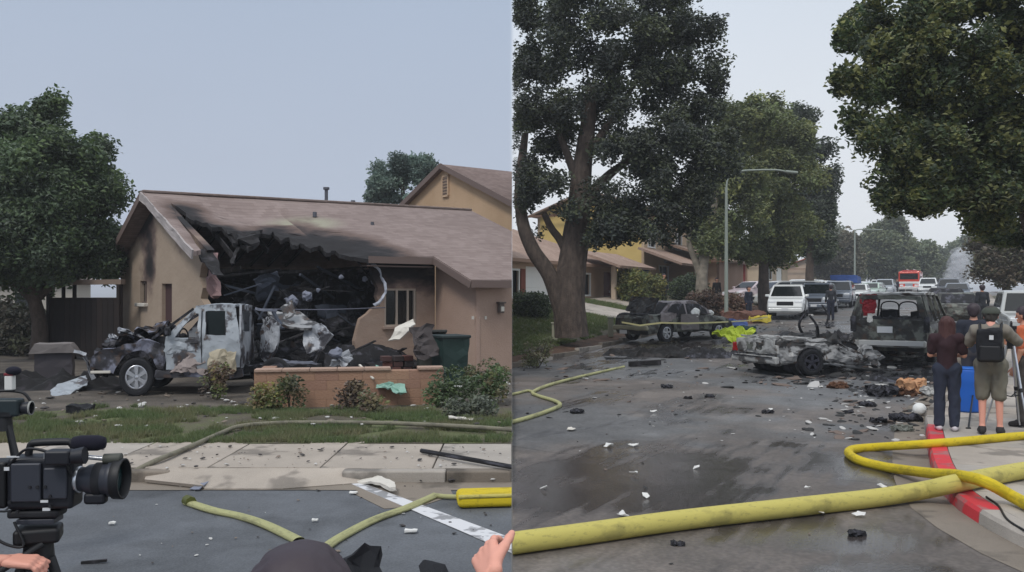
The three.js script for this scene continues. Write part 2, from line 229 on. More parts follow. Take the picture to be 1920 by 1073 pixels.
// ---------------------------------------------------------------- figures: bones joined in a distance field and meshed
function surfaceNet(f, lo, hi, cell) {
  const nx = Math.ceil((hi[0] - lo[0]) / cell) + 1, ny = Math.ceil((hi[1] - lo[1]) / cell) + 1, nzz = Math.ceil((hi[2] - lo[2]) / cell) + 1, D = new Float32Array(nx * ny * nzz), id = new Int32Array(nx * ny * nzz).fill(-1); let q = 0;
  for (let k = 0; k < nzz; k++) for (let j = 0; j < ny; j++) for (let i = 0; i < nx; i++) D[q++] = f(lo[0] + i * cell, lo[1] + j * cell, lo[2] + k * cell);
  const P = [], I = [], ix = (i, j, k) => i + nx * (j + ny * k); const E = [[0, 1], [2, 3], [4, 5], [6, 7], [0, 2], [1, 3], [4, 6], [5, 7], [0, 4], [1, 5], [2, 6], [3, 7]];
  for (let k = 0; k < nzz - 1; k++) for (let j = 0; j < ny - 1; j++) for (let i = 0; i < nx - 1; i++) {
    const c = []; let neg = 0; for (let m = 0; m < 8; m++) { const v = D[ix(i + (m & 1), j + (m >> 1 & 1), k + (m >> 2))]; c.push(v); if (v < 0) neg++; } if (neg === 0 || neg === 8) continue;
    let x = 0, y = 0, z = 0, n = 0; for (const [a, b] of E) if ((c[a] < 0) !== (c[b] < 0)) { const t = c[a] / (c[a] - c[b]); x += mix(a & 1, b & 1, t); y += mix(a >> 1 & 1, b >> 1 & 1, t); z += mix(a >> 2, b >> 2, t); n++; }
    id[ix(i, j, k)] = P.length / 3; P.push(lo[0] + (i + x / n) * cell, lo[1] + (j + y / n) * cell, lo[2] + (k + z / n) * cell);
  }
  const quad = (a, b, c, d, flip) => { if (a < 0 || b < 0 || c < 0 || d < 0) return; flip ? I.push(a, c, b, a, d, c) : I.push(a, b, c, a, c, d); };
  for (let k = 1; k < nzz - 1; k++) for (let j = 1; j < ny - 1; j++) for (let i = 1; i < nx - 1; i++) {
    const v = D[ix(i, j, k)] < 0;
    if (v !== D[ix(i + 1, j, k)] < 0) quad(id[ix(i, j - 1, k - 1)], id[ix(i, j, k - 1)], id[ix(i, j, k)], id[ix(i, j - 1, k)], !v);
    if (v !== D[ix(i, j + 1, k)] < 0) quad(id[ix(i - 1, j, k - 1)], id[ix(i - 1, j, k)], id[ix(i, j, k)], id[ix(i, j, k - 1)], !v);
    if (v !== D[ix(i, j, k + 1)] < 0) quad(id[ix(i - 1, j - 1, k)], id[ix(i, j - 1, k)], id[ix(i, j, k)], id[ix(i - 1, j, k)], !v);
  }
  const g = new THREE.BufferGeometry(); g.setAttribute('position', new THREE.Float32BufferAttribute(P, 3)); g.setIndex(I); g.computeVertexNormals(); return g;
}
function bonesMesh(bones, cell, k = 0.03, cut) { // bones: [ax,ay,az, bx,by,bz, ra, rb, flatZ?]
  const lo = [1e9, 1e9, 1e9], hi = [-1e9, -1e9, -1e9]; for (const b of bones) for (let q = 0; q < 3; q++) { const r = Math.max(b[6], b[7]) + cell * 2 + k * 0.5; lo[q] = Math.min(lo[q], b[q] - r, b[q + 3] - r); hi[q] = Math.max(hi[q], b[q] + r, b[q + 3] + r); }
  const B = bones.map((b) => { const d = [b[3] - b[0], b[4] - b[1], b[5] - b[2]]; return { b, d, l: d[0] * d[0] + d[1] * d[1] + d[2] * d[2] || 1e-9, f: b[8] || 1 }; });
  const f = (x, y, z) => { let m = 1e9; for (const { b, d, l, f: fl } of B) { const px = x - b[0], py = y - b[1], pz = z - b[2]; const t = clamp((px * d[0] + py * d[1] + pz * d[2]) / l); const ex = px - d[0] * t, ey = py - d[1] * t, ez = (pz - d[2] * t) * fl; const v = Math.sqrt(ex * ex + ey * ey + ez * ez) - (b[6] + (b[7] - b[6]) * t); if (m > 1e8) m = v; else { const h = clamp(0.5 + 0.5 * (m - v) / k); m = m + (v - m) * h - k * h * (1 - h); } } if (cut) m = Math.max(m, cut(x, y, z)); return m; };
  return surfaceNet(f, lo, hi, cell);
}
function handBones(w, dir, nrm, curl = 0.5, side = 1, k = 1, spread = 0.16) { // wrist, pointing direction, back-of-hand normal
  w = V(...w); dir = V(...dir).normalize(); nrm = V(...nrm); nrm.addScaledVector(dir, -nrm.dot(dir)).normalize(); const lat = dir.clone().cross(nrm).multiplyScalar(side), B = []; const seg = (a, b, r0, r1) => B.push([a.x, a.y, a.z, b.x, b.y, b.z, r0, r1]);
  const fl = [[0.030, 0.070, 0.0092], [0.010, 0.078, 0.0095], [-0.011, 0.072, 0.0090], [-0.031, 0.057, 0.0080]];
  for (const [o, L, r] of fl) {
    const root = w.clone().addScaledVector(dir, 0.088 * k).addScaledVector(lat, o * k); seg(w.clone().addScaledVector(lat, o * 0.5 * k), root, 0.017 * k, 0.0125 * k); let p = root, d = dir.clone().addScaledVector(lat, o * spread * 8).normalize(); const ax = lat.clone();
    for (let j = 0; j < 3; j++) { d = d.clone().applyAxisAngle(ax, -curl * side * (j ? 1 : 0.7)); const n = p.clone().addScaledVector(d, L * k * [0.45, 0.32, 0.25][j]); seg(p, n, r * k * (1 - j * 0.06), r * k * (0.95 - j * 0.08)); p = n; }
  }
  let p = w.clone().addScaledVector(dir, 0.028 * k).addScaledVector(lat, 0.024 * k); let d = dir.clone().addScaledVector(lat, 0.8).addScaledVector(nrm, -0.35).normalize(); for (let j = 0; j < 3; j++) { const n = p.clone().addScaledVector(d, [0.045, 0.034, 0.027][j] * k); seg(p, n, [0.016, 0.0115, 0.0102][j] * k, [0.0118, 0.0104, 0.009][j] * k); p = n; d = d.clone().lerp(dir.clone().addScaledVector(nrm, -curl), 0.35).normalize(); }
  return B;
}
// J: joints in metres for a figure that faces +z; o: clothes and colours
const STAND = { pelvis: [0, 0.96, 0], waist: [0, 1.08, 0], chest: [0, 1.3, 0], neck: [0, 1.47, 0.0], head: [0, 1.62, 0.015], shL: [0.175, 1.41, 0], shR: [-0.175, 1.41, 0], elL: [0.23, 1.13, -0.02], elR: [-0.23, 1.13, -0.02], wrL: [0.24, 0.88, 0.06], wrR: [-0.24, 0.88, 0.06], hipL: [0.09, 0.94, 0], hipR: [-0.09, 0.94, 0], knL: [0.1, 0.5, 0.02], knR: [-0.1, 0.5, 0.02], anL: [0.105, 0.09, -0.01], anR: [-0.105, 0.09, -0.01], toL: [0.13, 0.035, 0.14], toR: [-0.13, 0.035, 0.14] };
function folds(g, o) { if (o.far) return g; const p = g.attributes.position, n = g.attributes.normal; for (let i = 0; i < p.count; i++) { const x = p.getX(i), y = p.getY(i), z = p.getZ(i), k = 0.016 * rid(nz(x * 7 + 3, y * 4.5 + 0.6 * x * 7, z * 7)) * 0.6 + 0.01 * nz(x * 20, y * 9, z * 20); p.setXYZ(i, x + n.getX(i) * k, y + n.getY(i) * k * 0.5, z + n.getZ(i) * k); } g.computeVertexNormals(); return g; }
function strands(g) { const p = g.attributes.position, n = g.attributes.normal; for (let i = 0; i < p.count; i++) { const x = p.getX(i), y = p.getY(i), z = p.getZ(i), k = 0.013 * nz(x * 42, y * 7, z * 42) + 0.01 * nz(x * 14, y * 5, z * 14); p.setXYZ(i, x + n.getX(i) * k, y, z + n.getZ(i) * k); } g.computeVertexNormals(); return g; }
function person(label, pos, turn, o) {
  const J = { ...STAND, ...(o.J || {}) }, t = thing('person', label, 'person', pos, turn, o.group), c = o.cell || 0.018, s = o.scale || 1, k = o.girth || 1; t.scale.setScalar(s); const B = (a, b, ra, rb, f) => [...J[a], ...J[b], ra * k, rb * k, f];
  const h = J.head, fwd = o.look || [0, 0, 1], F = V(...fwd).normalize(), R = V(0, 1, 0).cross(F).normalize(); const hp = (x, y, z) => [h[0] + R.x * x + F.x * z, h[1] + y + F.y * z, h[2] + R.z * x + F.z * z];
  const body = [B('pelvis', 'waist', 0.115, 0.105, 1.25), B('waist', 'chest', 0.105, 0.125, 1.3), B('shL', 'shR', 0.062, 0.062), [...J.chest, ...J.neck, 0.11 * k, 0.055], [...J.neck, ...h, 0.052, 0.05], B('shL', 'elL', 0.05, 0.039), B('elL', 'wrL', 0.038, 0.026), B('shR', 'elR', 0.05, 0.039), B('elR', 'wrR', 0.038, 0.026), B('hipL', 'knL', 0.078, 0.05), B('knL', 'anL', 0.052, 0.034), B('hipR', 'knR', 0.078, 0.05), B('knR', 'anR', 0.052, 0.034), [...J.anL, ...J.toL, 0.036, 0.03], [...J.anR, ...J.toR, 0.036, 0.03]];
  const geos = [bonesMesh(body, c, 0.035)];
  const head = [[...hp(0, 0.035, -0.012), ...hp(0, 0.03, 0.01), 0.088, 0.085], [...hp(0, -0.045, 0.03), ...hp(0, -0.075, 0.055), 0.055, 0.032], [...hp(0, 0.01, 0.085), ...hp(0, -0.022, 0.104), 0.011, 0.014], [...hp(0.078, 0.012, 0), ...hp(0.082, -0.02, 0), 0.014, 0.01], [...hp(-0.078, 0.012, 0), ...hp(-0.082, -0.02, 0), 0.014, 0.01], [...hp(-0.028, -0.052, 0.082), ...hp(0.028, -0.052, 0.082), 0.008, 0.008], [...hp(-0.045, 0.03, 0.078), ...hp(-0.02, 0.032, 0.09), 0.009, 0.008], [...hp(0.045, 0.03, 0.078), ...hp(0.02, 0.032, 0.09), 0.009, 0.008]];
  geos.push(bonesMesh(head, o.far ? 0.018 : 0.007, 0.018));
  if (!o.far) for (const S of ['L', 'R']) { const w = V(...J['wr' + S]), d = o['hand' + S] ? V(...o['hand' + S]) : w.clone().sub(V(...J['el' + S])); geos.push(bonesMesh(handBones(w.toArray(), d.toArray(), o['back' + S] || [S === 'L' ? 1 : -1, 0, 0], o.curl ?? 0.5, S === 'L' ? 1 : -1), o.handCell || 0.006, 0.008)); }
  part('body', geos, o.skin || M.skin, t);
  if (!o.far) part('eyes', [-1, 1].map((e) => { const g = new THREE.SphereGeometry(0.011, 10, 8); g.translate(...hp(e * 0.032, 0.008, 0.078)); return flat(g); }), M.eye, t);
  const e = o.loose ?? 0.016, X = (list) => list.map((b) => { const q = [...b]; q[6] += e; q[7] += e; return q; }); const lerpJ = (a, b, f) => J[a].map((v, i) => mix(v, J[b][i], f));
  const sl = o.sleeve ?? 0.9, tops = [B('pelvis', 'waist', 0.12, 0.11, 1.2), B('waist', 'chest', 0.11, 0.13, 1.25), B('shL', 'shR', 0.064, 0.064), [...J.chest, ...lerpJ('chest', 'neck', 0.8), 0.115 * k, 0.06]];
  for (const S of ['L', 'R']) if (sl >= 1) tops.push(B('sh' + S, 'el' + S, 0.053, 0.042), [...J['el' + S], ...lerpJ('el' + S, 'wr' + S, sl - 1), 0.041, 0.034]); else tops.push([...J['sh' + S], ...lerpJ('sh' + S, 'el' + S, sl), 0.054, 0.046]);
  part(o.topName || 'shirt', folds(bonesMesh(X(tops), c, 0.03, (x, y) => (J.pelvis[1] - 0.04) - y), o), o.top, t);
  const lg = o.leg ?? 1.95, legs = [B('hipL', 'hipR', 0.1, 0.1, 1.15), [...J.pelvis, ...lerpJ('pelvis', 'waist', 0.5), 0.118 * k, 0.11 * k, 1.2]]; for (const S of ['L', 'R']) { if (lg > 1) legs.push(B('hip' + S, 'kn' + S, 0.083, 0.058), [...J['kn' + S], ...lerpJ('kn' + S, 'an' + S, lg - 1), 0.058, 0.05]); else legs.push([...J['hip' + S], ...lerpJ('hip' + S, 'kn' + S, lg), 0.084, 0.068]); }
  part(lg > 1 ? 'trousers' : 'shorts', folds(bonesMesh(X(legs), c, 0.025), o), o.pants, t);
  for (const S of ['L', 'R']) part('shoe', bonesMesh([[...J['an' + S].map((v, i) => i === 1 ? v - 0.025 : v), ...J['to' + S], 0.05, 0.042], [...J['an' + S], J['an' + S][0], J['an' + S][1] - 0.04, J['an' + S][2] - 0.03, 0.046, 0.046]], o.far ? 0.02 : 0.012, 0.02, (x, y) => 0.002 - y), o.shoe || M.shoe, t);
  if (o.hair) part('hair', strands(bonesMesh([[...hp(0, 0.05, -0.03), ...hp(0, 0.055, 0.005), 0.1, 0.094], ...(o.long ? [[...hp(0, 0, -0.05), ...hp(0, -o.long, -0.085), 0.105, 0.1, 1.5], [...hp(0.06, 0.02, -0.02), ...hp(0.09, -o.long * 0.9, -0.05), 0.05, 0.045], [...hp(-0.06, 0.02, -0.02), ...hp(-0.09, -o.long * 0.9, -0.05), 0.05, 0.045]] : [[...hp(0, -0.02, -0.055), ...hp(0, 0.02, -0.045), 0.07, 0.085]])], o.far ? 0.02 : 0.009, 0.03, o.long ? undefined : (x, y, z) => { const dx = x - h[0], dz = z - h[2]; const fz = dx * F.x + dz * F.z; return fz > 0.04 ? (h[1] + 0.075) - y - 0.02 : -1; })), o.hair, t);
  return { t, J, hp };
}
M.skin = mat([205, 150, 125], 0.6); M.skinPink = mat([224, 160, 140], 0.6); M.eye = mat([40, 34, 32], 0.3); M.shoe = mat([44, 40, 40], 0.8);
M.hairDark = mat([58, 48, 54], 0.6, { bumpMap: grain, bumpScale: 0.01 }); M.hairRed = mat([72, 42, 40], 0.7, { bumpMap: grain, bumpScale: 0.02 });
// ================================================================ LEFT-HAND PLACE: the burnt house (x < 0)
function sheet(x0, x1, d0, d1, y) { const g = new THREE.PlaneGeometry(x1 - x0, d1 - d0); g.rotateX(-Math.PI / 2); g.translate((x0 + x1) / 2, y, -(d0 + d1) / 2); return boxUV(g); }
const clipA = (g, m) => clipX(g, -1, m), clipB = (g, m) => clipX(g, 1, m);
structure('ground', sheet(-900, -0.004, -60, 1800, -0.03), M.soil);
structure('road', sheet(-60, -0.004, -14, 9.62, 0), M.asphaltA);
{ // gutter, kerb, driveway apron and pavement slabs
  const kd = 9.35, x0 = -16, xa = (318 - 960) / FPX * kd, xb = (640 - 960) / FPX * kd;
  structure('gutter', sheet(x0, -0.004, 8.98, kd + 0.2, 0.006), M.concreteDark);
  const kerb = structure('kerb', rbox(xa - x0, 0.26, 0.16, 0.03, (x0 + xa) / 2, 0.0, -kd - 0.08), M.concreteDark);
  for (let x = xb, i = 0; x < -0.1; x += 1.15, i++) { const w = Math.min(1.14, -0.006 - x); part('kerb_stone', rbox(w, 0.26, 0.16, 0.025, x + w / 2, 0, -kd - 0.08), i % 2 ? M.concreteDark : M.concrete, kerb); }
  const walk = structure('pavement', sheet(x0, -0.004, kd + 0.1, 11.35, 0.07), M.soil);
  for (let x = x0, i = 0; x < -0.05; x += 1.26, i++) {
    const w = Math.min(1.245, -0.006 - x), apron = x + w > xa + 0.3 && x < xb - 0.3; const g = rbox(w, 0.08, apron ? 1.68 : 1.72, 0.012, x + w / 2, 0.092, -(kd + 0.165 + 0.86 + (apron ? 0.02 : 0)));
    part('pavement_slab', g, apron ? M.concretePink : [M.concrete, M.concreteDark, M.concrete, M.concretePink][i % 4], walk);
  }
  // the apron dips to the gutter, with flared sides
  const ap = [[xa, 0.13, -kd - 0.16], [xb, 0.13, -kd - 0.16], [xb - 0.55, 0.015, -kd + 0.34], [xa + 0.5, 0.015, -kd + 0.34]]; part('driveway_apron', slab(ap.map((p) => V(...p)).reverse(), 0.05), M.concretePink, walk);
  part('apron_flare', slab([[xb, 0.13, -kd - 0.16], [xb - 0.55, 0.015, -kd + 0.34], [xb + 0.25, 0.015, -kd + 0.04], [xb + 0.3, 0.14, -kd - 0.16]].map((p) => V(...p)), 0.04), M.concretePink, walk);
  part('apron_flare', slab([[xa, 0.13, -kd - 0.16], [xa + 0.5, 0.015, -kd + 0.34], [xa - 0.25, 0.015, -kd + 0.04], [xa - 0.3, 0.14, -kd - 0.16]].map((p) => V(...p)), 0.04), M.concretePink, walk);
}
{ // lawn and bare lot behind it
  const g = new THREE.PlaneGeometry(34, 22, 60, 60); g.rotateX(-Math.PI / 2); g.translate(-17.004, 0, -22.2); const p = g.attributes.position;
  for (let i = 0; i < p.count; i++) { const x = p.getX(i), d = -p.getZ(i); p.setY(i, 0.12 + (LOT - 0.12) * sstep(11.2, 13, d) + 0.035 * nz(x * 0.7, d * 0.7, 1)); } g.computeVertexNormals();
  structure('lot_soil', clipA(boxUV(flat(g))), M.soil);
  const L = new THREE.PlaneGeometry(17, 3.4, 60, 20); L.rotateX(-Math.PI / 2); L.translate(-8.504, 0, -12.75); const q = L.attributes.position; for (let i = 0; i < q.count; i++) { const x = q.getX(i), d = -q.getZ(i); q.setY(i, 0.132 + (LOT - 0.12) * sstep(11.2, 13, d) + 0.035 * nz(x * 0.7, d * 0.7, 1) - (d > 14 + 0.5 * nz(x, 0, 3) ? 0.06 : 0)); } L.computeVertexNormals();
  structure('lawn', clipA(boxUV(flat(L))), M.lawn);
  // grass blades
  const r = rngOf(77), P = []; for (let i = 0; i < 9; i++) { const a = r() * 6.28, l = 0.05 + r() * 0.05, b = r() * 6.28, x = (r() - 0.5) * 0.07, z = (r() - 0.5) * 0.07, w = 0.006; P.push(x - Math.cos(a) * w, 0, z - Math.sin(a) * w, x + Math.cos(a) * w, 0, z + Math.sin(a) * w, x + Math.cos(b) * l * 0.5, l, z + Math.sin(b) * l * 0.5); }
  const bg = new THREE.BufferGeometry(); bg.setAttribute('position', new THREE.Float32BufferAttribute(P, 3)); bg.computeVertexNormals(); M.tuft = bg;
  const ms = [], cs = [], m4 = new THREE.Matrix4(), qt = new THREE.Quaternion();
  for (let i = 0; i < 26000; i++) { const d = 11.12 + r() * 2.95, x = -0.03 - r() * 10.5, n = nz(x * 0.8, d * 1.3, 4) + 0.5 * nz(x * 3, d * 3, 9); if (n < -0.12 + sstep(13, 14.1, d) * 0.5) continue; qt.setFromAxisAngle(V(0, 1, 0), r() * 6.28); const s = 0.6 + r() * 0.7; m4.compose(V(x, 0.13 + (LOT - 0.12) * sstep(11.2, 13, d) + 0.035 * nz(x * 0.7, d * 0.7, 1), -d), qt, V(s, s, s)); ms.push(m4.clone()); const dry = clamp(0.35 + nz(x * 1.1 + 9, d * 1.6, 2) * 1.1 + (r() - 0.5) * 0.5); cs.push(new THREE.Color().setRGB(mix(0.12, 0.22, dry), mix(0.175, 0.2, dry), mix(0.055, 0.1, dry))); }
  const im = new THREE.InstancedMesh(bg, M.leaf, ms.length); ms.forEach((m, i) => { im.setMatrixAt(i, m); im.setColorAt(i, cs[i]); }); im.name = 'grass'; scene.add(im); tag(im, 'trampled patchy green lawn in front of the burnt house', 'grass', null, 'stuff');
}

// ---------------------------------------------------------------- the burnt house
const HA = 36 * D2R, house = thing('burnt_house', 'single storey tan stucco house with its front corner blasted open and charred', 'house', at(390, 0, 19).setY(LOT), HA);
const hInv = house.matrixWorld.clone().invert(), eyeL = V(0, EYE, 0).applyMatrix4(hInv);
const rayL = (px, py) => at(px, py, 10).applyMatrix4(hInv).sub(eyeL);
const onFront = (px, py, z0 = 0) => { const r = rayL(px, py), t = (z0 - eyeL.z) / r.z; return [eyeL.x + r.x * t, eyeL.y + r.y * t]; };
const onSide = (px, py, x0 = 0) => { const r = rayL(px, py), t = (x0 - eyeL.x) / r.x; return [eyeL.z + r.z * t, eyeL.y + r.y * t]; };
const RZ = -4.5, RS = 0.36, roofH = (x, z) => 4.5 + 0.012 * x - RS * (z - RZ);
const onRoof = (px, py) => { const r = rayL(px, py), k = (4.5 + 0.012 * eyeL.x - RS * (eyeL.z - RZ) - eyeL.y) / (r.y - 0.012 * r.x + RS * r.z); return [eyeL.x + r.x * k, eyeL.z + r.z * k]; };
const hc = (g) => clipA(g, house.matrixWorld);
{
  const soot = (base, fn, seed, w, h, W, H) => tex(w, 0, (u, v) => { const x = u * W, y = v * H; const k = fn(x, y) + (fbm(u, v, 6, 6, seed) - 0.5) * 0.9 + (fbm(u, v, 30, 3, seed + 2) - 0.5) * 0.35, t1 = sstep(0.12, 0.62, k), t = sstep(0.5, 1.0, k), n = (fbm(u, v, 12, 4, seed + 4) - 0.5) * 0.08, q = (hash2(u * w | 0, v * h | 0, 7) - 0.5) * 0.04; const b = base(x, y); return [0, 1, 2].map((i) => mix(mix(b[i], [0.40, 0.335, 0.31][i], t1) + n + q, [0.12, 0.11, 0.12][i], t)); }, true, h);
  const setUV = (g, f) => { const p = g.attributes.position, uv = new Float32Array(p.count * 2); for (let i = 0; i < p.count; i++) { const r = f(p.getX(i), p.getY(i), p.getZ(i)); uv[i * 2] = r[0]; uv[i * 2 + 1] = r[1]; } g.setAttribute('uv', new THREE.BufferAttribute(uv, 2)); return g; };
  // --- roof, front slope: what is left of it after the blast
  const tornPx = [[692, 487], [664, 479], [646, 476], [628, 462], [612, 466], [600, 455], [582, 456], [562, 444], [552, 449], [542, 436], [526, 438], [512, 423], [498, 430], [485, 430], [478, 448], [464, 458], [448, 447], [436, 452], [426, 430], [415, 421], [396, 424], [374, 407], [356, 405], [340, 393]];
  const tr = rngOf(17), torn = tornPx.flatMap((p, i) => { const q = tornPx[i + 1], A = onRoof(...p); if (!q) return [A]; const B = onRoof(...q), n = 3, o = [A]; for (let k = 1; k < n; k++) o.push([mix(A[0], B[0], k / n) + (tr() - 0.5) * 0.1, mix(A[1], B[1], k / n) + (tr() - 0.4) * 0.13]); return o; }); const XL = -0.4, XR = 9.9, E1 = 0.5, E2 = 2.25, XG = 5.52;
  const rk = [onRoof(352, 418), onRoof(378, 452), onRoof(392, 474)].map((p) => [XL + 0.42 + 0.05 * p[0] * 0, p[1]]);
  const outline = [[XL, RZ], [XR, RZ], [XR, E2], [XG, E2], [XG, E1], ...torn.map((p, i) => i ? p : [p[0], E1]), [XL + 0.55, RZ + 0.75], ...rk.map((p, i) => [XL + 0.34 - 0.08 * i, p[1]]), [XL, rk[2][1] + 0.1]];
  const toRoof = (g, lift) => { const p = g.attributes.position; for (let i = 0; i < p.count; i++) { const x = p.getX(i), z = p.getY(i), t = p.getZ(i); p.setXYZ(i, x, roofH(x, z) + t + lift, z); } g.computeVertexNormals(); return g; };
  const holeD = (x, z) => { let m = 9; for (const q of torn) m = Math.min(m, Math.hypot(q[0] - x, q[1] - z)); return m; };
  const roofTex = soot((x, y) => { const X = x - 1, Z = y - 5, row = Math.floor(y / 0.15), k = Math.floor(X / 0.22 + (row % 2) * 0.5), t = (hash2(k, row, 9) - 0.5) * 0.05 + ((y / 0.15 - row) < 0.14 ? -0.06 : 0), pale = sstep(1.1, 0.3, Math.hypot((X - 3.3) / 1.3, (Z + 2.6) / 0.8)); return [mix(0.53 + t, 0.58, pale), mix(0.47 + t, 0.57, pale), mix(0.45 + t, 0.5, pale)]; }, (x, y) => { const X = x - 1, Z = y - 5; return 1.15 - holeD(X, Z) * (X > 3 ? 0.62 : Z > -2.6 ? 0.95 : 1.3); }, 201, 1024, 768, 11, 7.5);
  M.roofA = mat([255, 255, 255], 0.93, { map: roofTex, bumpMap: grain, bumpScale: 0.01 }); const roofUV = (g) => setUV(g, (x, y, z) => [(x + 1) / 11, (z + 5) / 7.5]);
  let rg = flat(new THREE.ExtrudeGeometry(shapeOf(outline), { depth: 0.1, bevelEnabled: false })); rg = tess(rg, 0.4, 8); { const p = rg.attributes.position; for (let i = 0; i < p.count; i++) { const x = p.getX(i), z = p.getY(i), h = holeD(x, z), k = Math.exp(-h / 0.5); p.setZ(i, p.getZ(i) + (x < 5.5 ? (0.05 * nz(x * 1.4, z * 1.4, 2) * sstep(6, 4, x) * sstep(RZ, RZ + 0.6, z) - 0.26 * Math.exp(-(((x - 2) / 1.9) ** 2)) * sstep(RZ + 0.1, RZ + 1.2, z) + k * 0.1 * nz(x * 2.1, z * 2.1, 7)) : 0)); } } toRoof(rg, 0);
  const roof = part('roof', hc(roofUV(rg)), M.roofA, house);
  // rear slope
  part('roof', hc(boxUV(slab([[XL, roofH(XL, RZ), RZ], [XR, roofH(XR, RZ), RZ], [XR, roofH(XR, RZ) - RS * 5, RZ - 5], [XL, roofH(XL, RZ) - RS * 5, RZ - 5]].map((p) => V(...p)), 0.1))), shingles(124, 110, 106, 211), house);
  // hanging torn sheet of roof and loose strips
  const hang = crumple(slab([onRoof(418, 420), onRoof(484, 428), onRoof(476, 452), onRoof(440, 450)].map(([x, z]) => V(x, roofH(x, z) - 0.12, z + 0.05)), 0.04), 0.25, 0.22, 1.6, 3); part('torn_sheathing', roofUV(hang), M.roofA, roof);
  for (const [a, b, w] of [[[452, 440], [432, 466], 0.08], [[380, 462], [410, 488], 0.3]]) { const A = onRoof(...a), B = onRoof(...b); part('loose_strip', crumple(beam(V(A[0], roofH(...A) - 0.1, A[1]), V(B[0], roofH(...B) - 0.35, B[1]), w, 0.03), 0.2, 0.08, 2, a[0]), M.charWood, roof); }
  // ridge cap, rakes, fascias
  part('ridge_cap', hc(rbox(XR - XL, 0.07, 0.3, 0.03, (XL + XR) / 2, roofH((XL + XR) / 2, RZ) + 0.1, RZ, 0, 0, Math.atan(0.012))), shingles(132, 118, 112, 214), roof);
  M.trimA = mat([168, 160, 158], 0.8); M.trimBrown = mat([112, 96, 90], 0.85);
  const rz1 = rk[2][1] + 0.05; part('rake_board', crumple(beam(V(XL - 0.02, roofH(XL, RZ) - 0.02, RZ), V(XL - 0.02, roofH(XL, rz1) - 0.04, rz1), 0.04, 0.2), 0.3, 0.03, 1.5, 4), M.trimA, roof);
  part('rake_board', beam(V(XL - 0.02, roofH(XL, RZ) - 0.02, RZ), V(XL - 0.02, roofH(XL, RZ) - RS * 5 - 0.04, RZ - 5), 0.04, 0.2), M.trimBrown, roof);
  part('fascia', hc(box(XG - torn[0][0], 0.17, 0.03, (XG + torn[0][0]) / 2, roofH(4.6, E1) - 0.02, E1 + 0.012)), M.trimBrown, roof); part('fascia', hc(box(XR - XG, 0.17, 0.03, (XR + XG) / 2, roofH(7, E2) - 0.02, E2 + 0.012)), M.trimBrown, roof);
  part('fascia', hc(beam(V(XG - 0.012, roofH(XG, E1) - 0.02, E1), V(XG - 0.012, roofH(XG, E2) - 0.02, E2), 0.03, 0.17)), M.trimBrown, roof);
  part('soffit', hc(slab([[torn[0][0], roofH(4, 0.47) - 0.16, 0.49], [XG, roofH(4, 0.47) - 0.16, 0.49], [XG, roofH(4, 0.47) - 0.16, 0], [torn[0][0], roofH(4, 0.47) - 0.16, 0]].map((p) => V(...p)), 0.02)), M.trimBrown, roof);
  // pipes and a vent through the roof
  const pv = (px, py, h, r) => { const [x, z] = onRoof(px, py); return bar(V(x, roofH(x, z), z), V(x, roofH(x, z) + h, z), r); };
  M.galv = mat([92, 94, 102], 0.6, { metalness: 0.3 }); const ch = part('vent_pipe', [bar(V(5.05, 4.3, RZ - 0.6), V(5.05, 5.1, RZ - 0.6), 0.055), bar(V(5.05, 5.1, RZ - 0.6), V(5.05, 5.17, RZ - 0.6), 0.1)], M.galv, roof);
  part('vent_pipe', pv(698, 427, 0.16, 0.05), M.galv, roof); part('vent_pipe', pv(590, 407, 0.14, 0.06), M.galv, roof); part('vent_pipe', bar(V(5.75, 4.4, RZ - 0.2), V(5.75, 4.78, RZ - 0.2), 0.07), M.galv, roof);
  // --- gable wall on the left, sooted, its front corner torn away
  const GW = 9; const tornG = [[384, 480], [377, 500], [374, 520], [380, 540], [376, 560], [388, 580], [392, 604], [384, 630], [392, 660], [388, 700]].map((p) => onSide(...p)); const gTop = (z) => roofH(0, z) - 0.02 - (z < RZ ? 2 * RS * (RZ - z) : 0);
  const winG = [[262, 527], [275, 527], [275, 570], [262, 570]].map((p) => onSide(...p)), dorG = [[303, 532], [322, 532], [322, 604], [303, 604]].map((p) => onSide(...p));
  const gp = [[-GW, 0], [-GW, gTop(-GW)], [RZ, gTop(RZ)], [-0.05, gTop(-0.05)], ...tornG.map((p, i) => [Math.min(p[0], 0.15), i === tornG.length - 1 ? 0 : p[1]])];
  const gTex = soot(() => [0.655, 0.585, 0.515], (x, y) => { const z = x - 9.5; const plume = 0.8 * Math.exp(-(((z + 5.4) / 1.0) ** 2)) * sstep(1.7, 2.9, y) + 0.5 * Math.exp(-(((z + 2.2) / 0.7) ** 2)) * sstep(2.0, 3.2, y) + 0.4 * sstep(0.9, 0, Math.abs(z + 5.3)) * sstep(1.2, 2.2, y) * sstep(3.6, 2.4, y) + 0.35 * sstep(-0.9, 0, z); return plume - 0.16 + 0.75 * sstep(0.5, 0.02, gTop(z) - y); }, 221, 1024, 512, 10, 5);  // soot plumes, and a dark band painting in the shade below the rake
  const wallMat = (t) => mat([255, 255, 255], 0.93, { map: t, bumpMap: stuccoBump, bumpScale: 0.006 });
  const fixCCW = (p) => THREE.ShapeUtils.area(p.map((q) => new THREE.Vector2(...q))) < 0 ? p.slice().reverse() : p;
  const gg = prism(fixCCW(gp), 0.16, [winG, dorG]); gg.applyMatrix4(new THREE.Matrix4().makeBasis(V(0, 0, 1), V(0, 1, 0), V(-1, 0, 0))); gg.translate(0.16, 0, 0); // outline (z,y) to the wall plane
  const gm = wallMat(gTex), wg = part('wall', setUV(gg, (x, y, z) => [(z + 9.5) / 10, y / 5]), gm, house);
